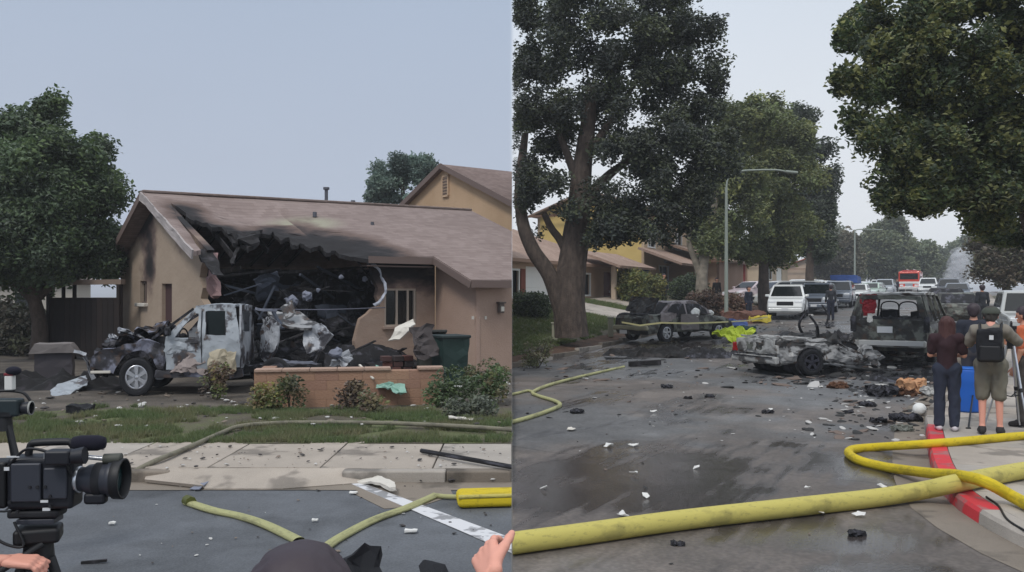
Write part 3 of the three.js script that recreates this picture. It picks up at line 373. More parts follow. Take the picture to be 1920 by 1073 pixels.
  const mid = (a) => [(a[0][0] + a[1][0]) / 2, (a[0][1] + a[2][1]) / 2, Math.abs(a[1][0] - a[0][0]), Math.abs(a[2][1] - a[0][1])];
  { const [z, y, w, h] = mid(winG), W = part('window', [box(0.03, h, w, 0.12, y, z)], M.glassDark, house); part('frame', [box(0.05, 0.06, w, 0.08, y + h / 2 - 0.03, z), box(0.05, 0.06, w, 0.08, y - h / 2 + 0.03, z), box(0.05, h, 0.05, 0.08, y, z)], M.trimBrown, W); part('sill', rbox(0.14, 0.1, w + 0.25, 0.02, -0.05, y - h / 2 - 0.03, z), M.offWhite, W); }
  { const [z, y, w, h] = mid(dorG); part('door', box(0.05, h, w, 0.12, y, z), mat([70, 46, 46], 0.8), house); }
  part('corner_rubble', [crumple(slab([onSide(372, 470), onSide(386, 480), onSide(394, 560), onSide(384, 560)].map(([z, y]) => V(0.22, y, z)), 0.1), 0.2, 0.12, 2, 8)], stucco(150, 122, 120, 231), house);
  // --- front wall: the piece right of the hole
  const fw = [[664, 705], [667, 660], [665, 640], [672, 612], [676, 598], [690, 588], [700, 577], [713, 574], [706, 556], [709, 540], [698, 520], [697, 505], [690, 492]].map((p) => onFront(...p)); const fx1 = 5.86, fTop = roofH(4.5, 0) - 0.14; fw[0][1] = 0; fw[fw.length - 1][1] = fTop;
  const winF = [[721, 541], [782, 541], [782, 613], [721, 613]].map((p) => onFront(...p)); winF[1][1] = winF[0][1]; winF[2][0] = winF[1][0]; winF[3][0] = winF[0][0]; winF[2][1] = winF[3][1]; winF[1][0] = Math.min(winF[1][0], 5.3); winF[2][0] = winF[1][0];
  const fTex = soot(() => [0.63, 0.545, 0.485], (x, y) => 0.95 * sstep(1.35, 2.55, y) + 0.35 * sstep(3.3, 2.6, x) * sstep(1, 2, y) - 0.12, 241, 512, 256, 6, 3);
  const fm = wallMat(fTex), fg = prism(fixCCW([...fw, [fx1, fTop], [fx1, 0]]), 0.16, [winF]); fg.translate(0, 0, -0.16); part('wall', setUV(fg, (x, y) => [x / 6, y / 3]), fm, house);
  { const x0 = winF[0][0], x1 = winF[1][0], y0 = winF[2][1], y1 = winF[0][1], W = part('window', box(x1 - x0, y1 - y0, 0.02, (x0 + x1) / 2, (y0 + y1) / 2, -0.1), M.glassDark, house), f = M.trimA; const bars = [x0 + 0.03, x0 + (x1 - x0) * 0.4, x0 + (x1 - x0) * 0.75, x1 - 0.03].map((x) => box(0.05, y1 - y0, 0.06, x, (y0 + y1) / 2, -0.06)); part('frame', [...bars, box(x1 - x0, 0.05, 0.064, (x0 + x1) / 2, y1 - 0.025, -0.06), box(x1 - x0, 0.05, 0.064, (x0 + x1) / 2, y0 + 0.025, -0.06)], mat([178, 164, 150], 0.7), W); part('sill', rbox(x1 - x0 + 0.14, 0.07, 0.14, 0.01, (x0 + x1) / 2, y0 - 0.03, 0.03), mat([150, 130, 118], 0.8), W); for (const k of [0.2, 0.57]) part('pane', box((x1 - x0) * 0.28, y1 - y0 - 0.1, 0.012, x0 + (x1 - x0) * k, (y0 + y1) / 2, -0.075), M.glassDark, W); }
  // --- projecting garage at the right
  const GZ = 1.9, gx0 = 5.88; const sideP = [[0.003, 0], [GZ, 0], [GZ, roofH(6, GZ) - 0.02], [0.003, roofH(6, 0) - 0.02]], sg = prism(sideP, 0.14); sg.applyMatrix4(new THREE.Matrix4().makeBasis(V(0, 0, 1), V(0, 1, 0), V(-1, 0, 0))); sg.translate(gx0 + 0.14, 0, 0);
  const gmat = stucco(170, 145, 130, 251); part('wall', hc(sg), gmat, house); part('wall', hc(box(4, roofH(7, GZ) - 0.02, 0.14, gx0 + 2.005, (roofH(7, GZ) - 0.02) / 2, GZ - 0.07 + 0.003)), gmat, house);
  part('corner_board', hc(box(0.1, 1.98, 0.02, gx0 + 0.06, 0.99, GZ + 0.013)), stucco(178, 152, 138, 253), house);
  { const [x, y] = onFront(936, 578, GZ), L = part('wall_lamp', [rbox(0.14, 0.24, 0.12, 0.02, x, y, GZ + 0.08), rbox(0.2, 0.04, 0.16, 0.01, x, y + 0.14, GZ + 0.09)], mat([98, 88, 82], 0.7), house); part('lamp_glass', rbox(0.09, 0.12, 0.03, 0.01, x, y - 0.02, GZ + 0.15), M.offWhite, L); }
  for (const px of [886, 897, 910]) { const [x, y] = onFront(px, 596, GZ); part('number_tile', hc(box(0.06, 0.08, 0.015, x, y, GZ + 0.014)), M.offWhite, house); }
  // --- right end and rear wall, floor
  part('wall', hc(box(9.6, 2.75, 0.16, 4.8, 1.375, -GW + 0.08)), M.char, house); part('floor', hc(box(9.5, 0.1, 8.8, 4.9, 0.06, -4.5)), M.char, house);
  // --- inside: charred partitions, rafters, joists and heaps
  part('partition', hc(crumple(prism([[2.2, 0.1], [5.7, 0.1], [5.7, 2.6], [4.9, 2.65], [4.2, 2.2], [3.1, 2.45], [2.2, 1.7]], 0.12), 0.4, 0.08, 1.2, 5).translate(0, 0, -3.6)), M.char, house);
  part('partition', crumple(box(0.12, 2.4, 3.4, 5.2, 1.3, -2.2), 0.4, 0.06, 1.2, 6), M.char, house); part('partition', crumple(box(0.12, 2.0, 3, 1.6, 1.1, -6.2), 0.4, 0.1, 1.2, 7), M.char, house);
  const r = rngOf(91); for (let x = 0.3; x < 5.6; x += 0.61) { const z1 = x < 3.4 ? mix(-2.9, -0.9, r()) : -0.4; part('rafter', beam(V(x, roofH(x, RZ) - 0.2, RZ), V(x + (r() - 0.5) * 0.15, roofH(x, z1) - 0.14 - 0.5 * Math.exp(-(((x - 2) / 1.9) ** 2)), z1), 0.045, 0.14), M.charWood, house); part('rafter', beam(V(x, roofH(x, RZ) - 0.12, RZ), V(x, roofH(x, RZ) - 0.12 - RS * 4.3, RZ - 4.3), 0.045, 0.14), M.charWood, house); }
  for (let x = 0.6; x < 5.6; x += 0.7) part('ceiling_joist', beam(V(x, 2.5 - r() * 0.15, -8.6), V(x + (r() - 0.5) * 0.3, 2.55 - r() * 0.8, -0.7 - r() * 2), 0.045, 0.13), M.charWood, house);
  M.ash = mat([124, 128, 142], 0.95); M.charBlue = mat([62, 68, 80], 0.9); M.ashDark = mat([92, 94, 104], 0.95);
  for (const [a, b, w] of [[[402, 520], [530, 505], 0.08], [[520, 512], [700, 500], 0.07], [[430, 535], [520, 560], 0.09], [[560, 515], [640, 560], 0.06], [[600, 500], [690, 545], 0.07], [[480, 560], [600, 530], 0.06]]) { const A = onFront(...a, -1.2), B = onFront(...b, -1.6); part('fallen_timber', beam(V(A[0], A[1], -1.0 - r() * 0.6), V(B[0], B[1], -1.2 - r()), w, 0.06), r() < 0.4 ? M.charBlue : M.charWood, house); }
  { const A = onFront(490, 580, 0.2), B = onFront(722, 577, 0.1); part('cable', tube([V(A[0], A[1], 0.2), V((A[0] + B[0]) / 2, (A[1] + B[1]) / 2 - 0.03, 0.15), V(B[0], B[1], 0.1)], 0.014), mat([96, 98, 112], 0.6), house); }
  { const pts = [[676, 487], [700, 500], [712, 520], [716, 545], [708, 562], [692, 572]].map((p, i) => { const [x, y] = onFront(...p, 0.25); return V(x, y, 0.25 + 0.05 * i); }); const g = tube(pts, 0.035, 6, 30); part('bent_gutter', crumple(g, 0.2, 0.06, 3, 3), mat([168, 172, 182], 0.5, { metalness: 0.2 }), house); }
  for (const [px, py, s] of [[544, 566, 0.18], [574, 557, 0.15], [683, 524, 0.1], [640, 520, 0.07], [596, 545, 0.06], [700, 530, 0.08]]) { const [x, y] = onFront(px, py, -0.3); part('insulation_scrap', crumple(new THREE.IcosahedronGeometry(s * 0.8, 2), 0.2, s * 0.5, 6, px), M.ash, house); house.children[house.children.length - 1].position.set(x, y, -0.3); }
  for (let i = 0; i < 24; i++) { const x = 0.5 + r() * 4.4, z = -0.4 - r() * 1.6, y = 1.1 + r() * 1.3, a = (r() - 0.5) * 1.6 + (r() < 0.3 ? 1.4 : 0), l = 0.5 + r() * 1.3; part('hanging_debris', beam(V(x, y, z), V(x + Math.cos(a) * l, y + Math.sin(a) * l * 0.7 - 0.2, z + (r() - 0.5) * 0.6), 0.03 + r() * 0.1, 0.025), [M.charBlue, M.charWood, M.charWood, M.charWood][i % 4], house); }
  for (let i = 0; i < 11; i++) { const x = 0.9 + r() * 3.4, y = 0.9 + r() * 1.3, z = -1.0 - r() * 1.5, w = 0.5 + r() * 0.8, h = 0.3 + r() * 0.5; const g = crumple(box(w, h, 0.04), 0.18, 0.13, 1.8, i * 3 + 1); g.rotateX((r() - 0.5) * 1.6); g.rotateZ((r() - 0.5) * 1.2); part('collapsed_ceiling', g.translate(x, y, z), i % 3 ? M.char : M.charBlue, house); }
  for (let x = 1.9; x < 5; x += 0.42) part('wall_stud', beam(V(x, 0.1, -2.0), V(x + (r() - 0.5) * 0.1, 1.5 + r() * 1.1, -2.0 + (r() - 0.5) * 0.2), 0.09, 0.045), M.charWood, house);
  for (let i = 0; i < 60; i++) { const x = 0.3 + r() * 4.6, z = 0.5 - r() * 3.2, y = 0.15 + r() * 0.95 * (z < -0.3 ? 1 : 0.5), a = r() * 6.28, l = 0.4 + r() * 1.2; part('charred_board', beam(V(x, y, z), V(x + Math.cos(a) * l, clamp(y + (r() - 0.4) * 0.8, 0.1, 2), z + Math.sin(a) * l * 0.6), 0.08 + r() * 0.12, 0.03), r() < 0.2 ? M.charBlue : M.charWood, house); }
  const heap = new THREE.PlaneGeometry(5.6, 4, 50, 36); heap.rotateX(-Math.PI / 2); { const p = heap.attributes.position; for (let i = 0; i < p.count; i++) { const x = p.getX(i), z = p.getZ(i), e = sstep(2.8, 2, Math.abs(x)) * sstep(2, 1.2, Math.abs(z)); p.setY(i, e * (0.35 + 0.55 * Math.abs(nz(x * 1.1, z * 1.1, 5)) + 0.25 * Math.abs(nz(x * 3.5, z * 3.5, 8)) + 0.1 * nz(x * 9, z * 9, 3))); } heap.computeVertexNormals(); } heap.translate(2.7, 0.1, -1.4); part('rubble_heap', boxUV(flat(heap)), M.char, house);
}
// ---------------------------------------------------------------- two-storey house behind
{
  const nb = thing('two_storey_house', 'two storey tan house with brown gable roof rising behind the burnt house', 'house', at(826, 0, 33).setY(LOT), HA), A = 6.95, S = 0.4, w = stucco(190, 160, 128, 261), rf = shingles(122, 104, 98, 262), cl = (g) => clipA(g, nb.matrixWorld); nb.updateMatrixWorld(true);
  const g = prism([[-3.4, 0], [5.4, 0], [5.4, A - S * 5.4 - 0.05], [0, A - 0.05], [-3.4, A - S * 3.4 - 0.05]], 0.2); g.applyMatrix4(new THREE.Matrix4().makeBasis(V(0, 0, 1), V(0, 1, 0), V(-1, 0, 0))); g.translate(0.4, 0, 0); part('wall', cl(g), w, nb);
  part('roof', cl(slab([[0, A, 0], [0, A - S * 6, 6], [12, A - S * 6, 6], [12, A, 0]].map((p) => V(...p)), 0.14)), rf, nb); part('roof', cl(slab([[0, A, 0], [12, A, 0], [12, A - S * 3.9, -3.9], [0, A - S * 3.9, -3.9]].map((p) => V(...p)), 0.14)), rf, nb);
  part('rake_board', cl(beam(V(-0.02, A - 0.07, 0), V(-0.02, A - 0.07 - S * 6, 6), 0.05, 0.2)), M.trimBrown, nb); part('rake_board', cl(beam(V(-0.02, A - 0.07, 0), V(-0.02, A - 0.07 - S * 3.9, -3.9), 0.05, 0.2)), M.trimBrown, nb);
  const v = part('gable_vent', box(0.05, 0.75, 0.34, 0.17, A - 0.85, 0.1), mat([150, 128, 108], 0.8), nb); part('vent_frame', [box(0.07, 0.06, 0.46, 0.16, A - 0.46, 0.1), box(0.07, 0.06, 0.46, 0.16, A - 1.24, 0.1), box(0.07, 0.8, 0.06, 0.16, A - 0.85, 0.3), box(0.07, 0.8, 0.06, 0.16, A - 0.85, -0.1)], mat([196, 168, 138], 0.8), v); for (let i = 0; i < 6; i++) part('slat', box(0.03, 0.03, 0.34, 0.14, A - 1.14 + i * 0.115, 0.1, 0, 0, 0.5), M.trimBrown, v);
  part('wall', cl(box(11, A - S * 5.4 - 0.05, 0.2, 5.9, (A - S * 5.4 - 0.05) / 2, 5.3)), w, nb);
}
// ---------------------------------------------------------------- trees and fence at the left
{
  const b = at(70, 0, 25).setY(LOT), t = thing('street_tree', 'rounded dark green tree at the left edge beside the burnt house', 'tree', b); const gl = [[0.085, 0.13, 0.06], [0.07, 0.115, 0.045], [0.1, 0.15, 0.05], [0.065, 0.1, 0.055]];
  part('trunk', [limb([[0, -0.1, 0], [0.05, 1, 0], [-0.1, 2.2, 0.1], [0.1, 3.5, 0]], 0.26, 0.12), limb([[-0.05, 1.6, 0], [-0.7, 2.5, 0.2], [-1.2, 3.3, 0]], 0.14, 0.07), limb([[0, 1.8, 0], [0.8, 2.7, -0.2], [1.3, 3.6, 0]], 0.13, 0.06)], M.bark, t);
  const L = (px, py, d, rx, ry, n) => { const p = at(px, py, d).sub(b); return [p.x, p.y, p.z, rx, ry, rx, n]; };
  foliage('crown', t, [L(70, 290, 25, 1.5, 1.35, 520), L(10, 330, 24.5, 1.6, 1.5, 480), L(140, 320, 25, 1.15, 1.2, 400), L(150, 420, 24.6, 1.1, 1.3, 420), L(60, 410, 24.2, 1.6, 1.4, 560), L(-30, 440, 24.5, 1.5, 1.4, 380), L(110, 480, 24.8, 1.1, 0.8, 320), L(20, 500, 24.6, 1.4, 0.8, 360), L(185, 370, 25.2, 0.5, 0.7, 90), L(200, 440, 25, 0.35, 0.45, 60), L(95, 212, 25, 0.45, 0.35, 60), L(35, 232, 24.8, 0.5, 0.4, 60), L(178, 292, 25, 0.4, 0.45, 60), L(205, 500, 25, 0.3, 0.3, 40)], 'mid', gl, 301, { gap: -0.4, size: 0.7, clumpy: 12 });
  const b2 = at(755, 0, 46).setY(LOT), t2 = thing('background_tree', 'feathery bluish green tree behind the roofs', 'tree', b2); part('trunk', limb([[0, 0, 0], [0.1, 3, 0], [0, 8, 0]], 0.25, 0.1), M.bark, t2); const L2 = (px, py, rx, ry, n) => { const p = at(px, py, 46).sub(b2); return [p.x, p.y, p.z, rx, ry, rx, n]; };
  foliage('crown', t2, [L2(728, 325, 0.8, 0.9, 180), L2(765, 322, 1.0, 1.0, 240), L2(795, 308, 0.6, 0.6, 110), L2(715, 355, 0.6, 0.6, 110), L2(760, 365, 1.5, 0.8, 240)], 'feather', [[0.16, 0.23, 0.19], [0.13, 0.2, 0.17], [0.19, 0.26, 0.2]], 305, { gap: -0.3, gapFreq: 1.8, size: 0.7, clumpy: 8 });
  // side gate of upright boards between posts
  const gd = 24.5, A = at(92, 0, gd + 0.8), B = at(224, 0, gd - 0.8), len = Math.hypot(B.x - A.x, B.z - A.z), g = thing('side_gate', 'dark brown board gate with lintel between tree and burnt house', 'gate', A.setY(LOT), -Math.atan2(B.z - A.z, B.x - A.x)); M.gateWood = mat([74, 60, 60], 0.9, { map: barkT }); const gw2 = mat([92, 74, 70], 0.9, { map: barkT });
  for (let i = 0; i < 13; i++) part('board', box(len / 13 - 0.015, 1.7, 0.025, (i + 0.5) * len / 13, 0.95, 0, 0, 0, 0), i % 3 ? M.gateWood : gw2, g);
  part('rail', box(len, 0.09, 0.05, len / 2, 0.4, -0.04), M.gateWood, g); part('rail', box(len, 0.09, 0.05, len / 2, 1.5, -0.04), M.gateWood, g); for (const x of [0, len]) part('post', box(0.12, 2.2, 0.12, x, 1.1, 0), gw2, g); part('lintel', box(len + 0.3, 0.14, 0.14, len / 2, 2.24, 0), mat([128, 112, 100], 0.9), g);
  const lt = thing('patio_roof', 'pale flat patio roof above the board gate', 'roof', at(196, 0, 26.5).setY(LOT), HA); part('roof_sheet', box(2.2, 0.14, 2.2, 0, 2.5, 0), mat([176, 166, 152], 0.85), lt); for (const [x, z] of [[-1, -1], [1, -1], [-1, 1], [1, 1]]) part('post', box(0.1, 2.43, 0.1, x, 1.215, z), M.gateWood, lt);
  const hd = thing('hedge', 'ragged dull hedge under the tree at the left edge', 'hedge', at(30, 0, 27).setY(LOT)); for (const i of [0, 1, 2, 3]) part('stem', bar([i - 1.5, 0, 0], [i - 1.4, 1.1, 0], 0.04), M.bark, hd);
  foliage('foliage', hd, [[-0.8, 0.8, 0, 1.4, 0.9, 0.8, 260], [0.9, 0.7, 0.2, 1.1, 0.7, 0.8, 200]], 'bush', [[0.11, 0.12, 0.06], [0.14, 0.12, 0.08], [0.1, 0.1, 0.07]], 307, { gap: -0.5, size: 2 });
  const fb = thing('pale_house', 'pale house seen under the tree at the far left', 'house', at(20, 0, 45).setY(LOT), 0.3); part('wall', box(7, 2.6, 4, 0, 1.3, 0), mat([176, 170, 160], 0.9), fb); part('roof', prism([[-3.9, 2.6], [3.9, 2.6], [2, 3.9], [-2, 3.9]], 4.6).translate(0, 0, -2.3), mat([130, 118, 112], 0.9), fb); part('window', box(1.1, 1, 0.04, 1.2, 1.5, 2.01), M.glassDark, fb);
}
// ---------------------------------------------------------------- shared: wheels and car bodies
const lathe = (pts, seg = 28) => flat(new THREE.LatheGeometry(pts.map((p) => new THREE.Vector2(...p)), seg));
function wheelGeo(r, w) { const t = lathe([[r * 0.64, -w / 2 * 0.9], [r * 0.9, -w / 2], [r * 0.98, -w / 2 * 0.75], [r, -w / 4], [r, w / 4], [r * 0.98, w / 2 * 0.75], [r * 0.9, w / 2], [r * 0.64, w / 2 * 0.9], [r * 0.6, w * 0.3], [r * 0.6, -w * 0.3], [r * 0.64, -w / 2 * 0.9]]); t.rotateX(Math.PI / 2); return t; }
function rimGeo(r, w, spokes) { const R = r * 0.63, L = [lathe([[R * 0.86, w * 0.40], [R, w * 0.46], [R, w * 0.3], [R * 0.9, w * 0.28], [R * 0.86, w * 0.40]]).rotateX(Math.PI / 2), lathe([[0.001, w * 0.42], [R * 0.26, w * 0.42], [R * 0.3, w * 0.3], [0.001, w * 0.3]], 16).rotateX(Math.PI / 2)]; for (let i = 0; i < spokes; i++) { const g = prism([[-R * 0.13, R * 0.2], [R * 0.13, R * 0.2], [R * 0.19, R * 0.92], [-R * 0.19, R * 0.92]], 0.03); g.translate(0, 0, w * 0.33); g.rotateZ(i / spokes * 6.2832); L.push(g); } L.push(lathe([[0.001, -w * 0.05], [R * 0.98, -w * 0.05]], 16).rotateX(Math.PI / 2)); return merge(L); }
const wheelCache = {};
function wheel(parent, x, y, z, r, w, o = {}) { const k = [r, w, o.spokes || 5].join(); const c = wheelCache[k] ||= [wheelGeo(r, w), rimGeo(r, w, o.spokes || 5)]; const m = part('wheel', c[0], o.tyre || M.tyre, parent); m.position.set(x, y, z); if (z < 0) m.rotation.y = Math.PI; if (!o.bare) part('rim', c[1], o.rim || M.rim, m); return m; }
const KIND = {
  sedan: { L: 4.7, W: 1.8, H: 1.44, belt: 0.95, wr: 0.33, wx: [0.95, 3.75], low: [[0.12, 0.28], [0, 0.5], [0.02, 0.84], [0.12, 0.97], [0.9, 0.98], [3.3, 0.95], [4.2, 0.82], [4.58, 0.68], [4.69, 0.5], [4.62, 0.25]], top: [[0.7, 0.96], [1.35, 1.39], [1.65, 1.44], [2.5, 1.44], [2.75, 1.4], [3.5, 0.94]], split: [[1.05, 1.95], [2.05, 3.1]] },
  suv: { L: 4.8, W: 1.9, H: 1.74, belt: 1.08, wr: 0.37, wx: [0.95, 3.85], low: [[0.1, 0.32], [0, 0.55], [0.02, 1.0], [0.1, 1.09], [3.6, 1.08], [4.45, 0.98], [4.7, 0.86], [4.79, 0.6], [4.7, 0.3]], top: [[0.08, 1.07], [0.3, 1.66], [0.5, 1.73], [2.6, 1.74], [2.9, 1.68], [3.6, 1.07]], split: [[0.35, 1.15], [1.25, 2.2], [2.3, 3.25]] },
  van: { L: 5.0, W: 1.95, H: 1.78, belt: 1.06, wr: 0.35, wx: [0.95, 3.95], low: [[0.1, 0.3], [0, 0.5], [0.02, 0.98], [0.06, 1.07], [4.1, 1.05], [4.65, 0.9], [4.92, 0.72], [4.99, 0.5], [4.9, 0.26]], top: [[0.05, 1.05], [0.22, 1.66], [0.42, 1.77], [3.1, 1.78], [3.4, 1.72], [4.25, 1.04]], split: [[0.4, 1.35], [1.5, 2.5], [2.62, 3.7]] },
  pickup: { L: 5.6, W: 1.98, H: 1.88, belt: 1.16, wr: 0.39, wx: [1.15, 4.55], low: [[0.1, 0.45], [0, 0.6], [0.02, 1.1], [0.06, 1.16], [4.15, 1.15], [5.2, 1.06], [5.5, 0.95], [5.59, 0.6], [5.5, 0.4]], top: [[1.9, 1.15], [2.0, 1.8], [2.15, 1.88], [3.3, 1.88], [3.5, 1.82], [4.15, 1.14]], split: [[2.1, 2.75], [2.85, 3.75]] },
};
function bodyLow(K) { // side outline with wheel arches, rounded, drawn in at the ends
  const pts = K.low.map((p) => [...p]), bot = []; const y0 = Math.min(K.low[0][1], K.low[K.low.length - 1][1]); for (const wx of [...K.wx].reverse()) { const R = K.wr + 0.07; for (let a = 0; a <= 8; a++) { const t = a / 8 * Math.PI; bot.push([wx + Math.cos(t) * R, Math.max(K.wr + Math.sin(t) * R, y0)]); } }
  const g = prism([...pts, ...bot], K.W, [], 0.07); g.translate(0, 0, -K.W / 2); const p = g.attributes.position; for (let i = 0; i < p.count; i++) { const x = p.getX(i), y = p.getY(i), e = Math.abs(x / K.L * 2 - 1); p.setZ(i, p.getZ(i) * (1 - 0.13 * Math.pow(e, 5) - 0.05 * sstep(0.6, K.belt, y) * (y > 0.7 ? 1 : 0) - 0.04 * sstep(0.5, 0.25, y))); } g.computeVertexNormals(); return boxUV(g);
}
const halfW = (K, y) => (K.W / 2 * 0.95) * (1 - 0.2 * clamp((y - K.belt) / (K.H - K.belt)));
function topY(K, x) { const t = K.top; if (x <= t[0][0] || x >= t[t.length - 1][0]) return K.belt; for (let i = 0; i + 1 < t.length; i++) if (x <= t[i + 1][0]) return mix(t[i][1], t[i + 1][1], (x - t[i][0]) / (t[i + 1][0] - t[i][0])); return K.belt; }
function greenhouse(K) { const g = prism(K.top.slice().reverse(), K.W * 0.95, [], 0.05); g.translate(0, 0, -K.W * 0.475); const p = g.attributes.position; for (let i = 0; i < p.count; i++) { const y = p.getY(i); p.setZ(i, p.getZ(i) / (K.W * 0.475) * halfW(K, y)); } g.computeVertexNormals(); return boxUV(g); }
function sideWin(K, x0, x1, side, th = 0.02) { const b = K.belt + 0.03, up = [], n = 6; for (let i = 0; i <= n; i++) { const x = mix(x0, x1, i / n); up.push([x, Math.max(b + 0.02, Math.min(topY(K, x) - 0.08, K.H - 0.1))]); } const g = prism([[x1, b], [x0, b], ...up].reverse(), th); const p = g.attributes.position; for (let i = 0; i < p.count; i++) p.setZ(i, side * (halfW(K, p.getY(i)) - 0.012 + p.getZ(i))); g.computeVertexNormals(); return g; }
function endWin(K, a, b, inset = 0.06, off = 0.008) { const A = [mix(a[0], b[0], 0.08), mix(a[1], b[1], 0.08)], B = [mix(a[0], b[0], 0.92), mix(a[1], b[1], 0.92)], n = V(A[1] - B[1], B[0] - A[0], 0).normalize().multiplyScalar(off * Math.sign((B[0] - A[0]) || 1)); if (n.y < 0) n.negate(); const wa = halfW(K, A[1]) - inset - 0.05, wb = halfW(K, B[1]) - inset - 0.05; return slab([V(A[0], A[1], -wa), V(A[0], A[1], wa), V(B[0], B[1], wb), V(B[0], B[1], -wb)].map((v) => v.add(n)), 0.012); }
const PROTO = {};
function car(kind, label, category, pos, turn, paint, o = {}) { // turn: +x is the front
  const K = KIND[kind], t = thing(o.name || ({ sedan: 'parked_car', suv: 'parked_suv', van: 'parked_van', pickup: 'parked_pickup' })[kind], label, category, pos, turn, o.group), T = K.top, n = T.length, G = PROTO[kind] ||= { low: bodyLow(K).translate(-K.L / 2, 0, 0), gh: greenhouse(K).translate(-K.L / 2, 0, 0), rear: endWin(K, T[0], T[1]).translate(-K.L / 2, 0, 0), front: endWin(K, T[n - 1], T[n - 2]).translate(-K.L / 2, 0, 0), wins: K.split.flatMap(([a, b]) => [-1, 1].map((s) => sideWin(K, a, b, s).translate(-K.L / 2, 0, 0))) };
  part('body', [G.low, G.gh], paint, t); part('windscreen', G.front, M.glassDark, t); part('rear_window', G.rear, M.glassDark, t); for (const w of G.wins) part('side_window', w, M.glassDark, t);
  for (const x of K.wx) for (const s of [-1, 1]) wheel(t, x - K.L / 2, K.wr, s * (K.W / 2 - 0.12), K.wr, 0.22, { rim: o.rim });
  const f = K.L / 2, hy = K.low[K.low.length - 3][1]; for (const s of [-1, 1]) { part('headlight', rbox(0.1, 0.15, 0.36, 0.04, f - 0.12, hy - 0.03, s * (K.W / 2 - 0.33)), M.lampClear, t); part('tail_light', rbox(0.1, 0.2, 0.22, 0.03, -f + 0.06, K.belt - 0.16, s * (K.W / 2 - 0.24)), M.lampRed, t); part('mirror', rbox(0.12, 0.13, 0.2, 0.04, T[n - 1][0] - f - 0.22, K.belt + 0.08, s * (K.W / 2 + 0.03)), paint, t); }
  part('grille', rbox(0.06, 0.2, K.W * 0.42, 0.02, f - 0.045, hy - 0.1, 0), M.black, t); part('front_bumper', rbox(0.16, 0.2, K.W * 0.86, 0.06, f - 0.07, K.low[K.low.length - 1][1] + 0.14, 0), o.bumper || paint, t); part('rear_bumper', rbox(0.14, 0.18, K.W * 0.84, 0.06, -f + 0.06, 0.48, 0), o.bumper || paint, t); part('number_plate', box(0.02, 0.13, 0.32, f + 0.014, K.low[K.low.length - 1][1] + 0.16, 0), M.plate, t);
  if (kind === 'pickup') part('bed', [box(1.7, 0.02, K.W * 0.8, 0.95 - f, K.belt + 0.012, 0)], M.blackMatte, t);
  if (o.rack) for (const s of [-1, 1]) part('roof_rail', rbox(1.9, 0.04, 0.04, 0.015, 1.6 - f, K.H + 0.03, s * halfW(K, K.H) * 0.85), M.black, t);
  return t;
}
// a burnt-out shell: body, torn roof on pillars, open windows (closed cabins get dark panels painted for the void)
function wreckShell(t, K, o) {
  const X = -K.L / 2, cr = (g, a, e = 0.22, s = 1) => crumple(g, e, a, 1.7, s); part('body', cr(bodyLow(K).translate(X, 0, 0), o.amp ?? 0.05), o.paint, t);
  const hw = halfW(K, K.H), T = K.top, n = T.length; if (!o.closed) part('roof', cr(prism([[T[1][0], 0], [T[n - 2][0], 0], [T[n - 2][0], 0.04], [mix(T[1][0], T[n - 2][0], 0.5), 0.07], [T[1][0], 0.04]], hw * 2).translate(X, K.H - 0.05, -hw), o.roofAmp ?? 0.1, 0.22, 5), o.roof || o.paint, t);
  if (o.closed) { part('cabin', crumple(greenhouse(K).translate(X, 0, 0), 0.2, 0.035, 1.8, 3), o.roof || o.paint, t); for (const [a, b] of K.split) for (const s of [-1, 1]) part('dark_window_panel', sideWin(K, a, b, s, 0.03).translate(X, 0, s * 0.01), M.char, t); part('dark_rear_panel', endWin(K, T[0], T[1], 0.06, 0.03).translate(X, 0, 0), M.char, t); part('dark_windscreen_panel', endWin(K, T[n - 1], T[n - 2], 0.06, 0.03).translate(X, 0, 0), M.char, t); }  // solid cabin: dark panels paint in the gloom of empty windows
  const pil = (x0, x1, s, w) => part('pillar', beam(V(x0 + X, K.belt, s * halfW(K, K.belt)), V(x1 + X, K.H - 0.04, s * hw), w, 0.05), o.pillar || o.paint, t);
  if (!o.closed) for (const s of [-1, 1]) { pil(T[0][0] + 0.05, T[1][0] + 0.05, s, 0.1); pil(T[n - 1][0] - 0.05, T[n - 2][0] - 0.03, s, 0.06); for (const [, b] of K.split.slice(0, -1)) pil(b + 0.06, b + 0.04, s, 0.07); }
  for (const [i, x] of K.wx.entries()) for (const s of [-1, 1]) wheel(t, x + X, K.wr - (o.sink || 0), s * (K.W / 2 - 0.12), K.wr, 0.22, { tyre: M.char, rim: o.rim || M.rimDark });
  part('seat', [cr(rbox(0.16, 0.6, 0.5, 0.05, 0.3, K.belt - 0.05, 0.38), 0.05), cr(rbox(0.16, 0.6, 0.5, 0.05, 0.3, K.belt - 0.05, -0.38), 0.05)], M.char, t);
  const ht = new THREE.PlaneGeometry(T[n - 1][0] - T[0][0] - 0.2, K.W * 0.8, 24, 14); ht.rotateX(-Math.PI / 2); const p = ht.attributes.position; for (let i = 0; i < p.count; i++) p.setY(i, K.belt + 0.02 + 0.14 * Math.abs(nz(p.getX(i) * 4, p.getZ(i) * 4, 3)) ); ht.computeVertexNormals(); ht.translate((T[n - 1][0] + T[0][0]) / 2 + X, 0, 0); part('charred_interior', boxUV(flat(ht)), M.char, t);
}

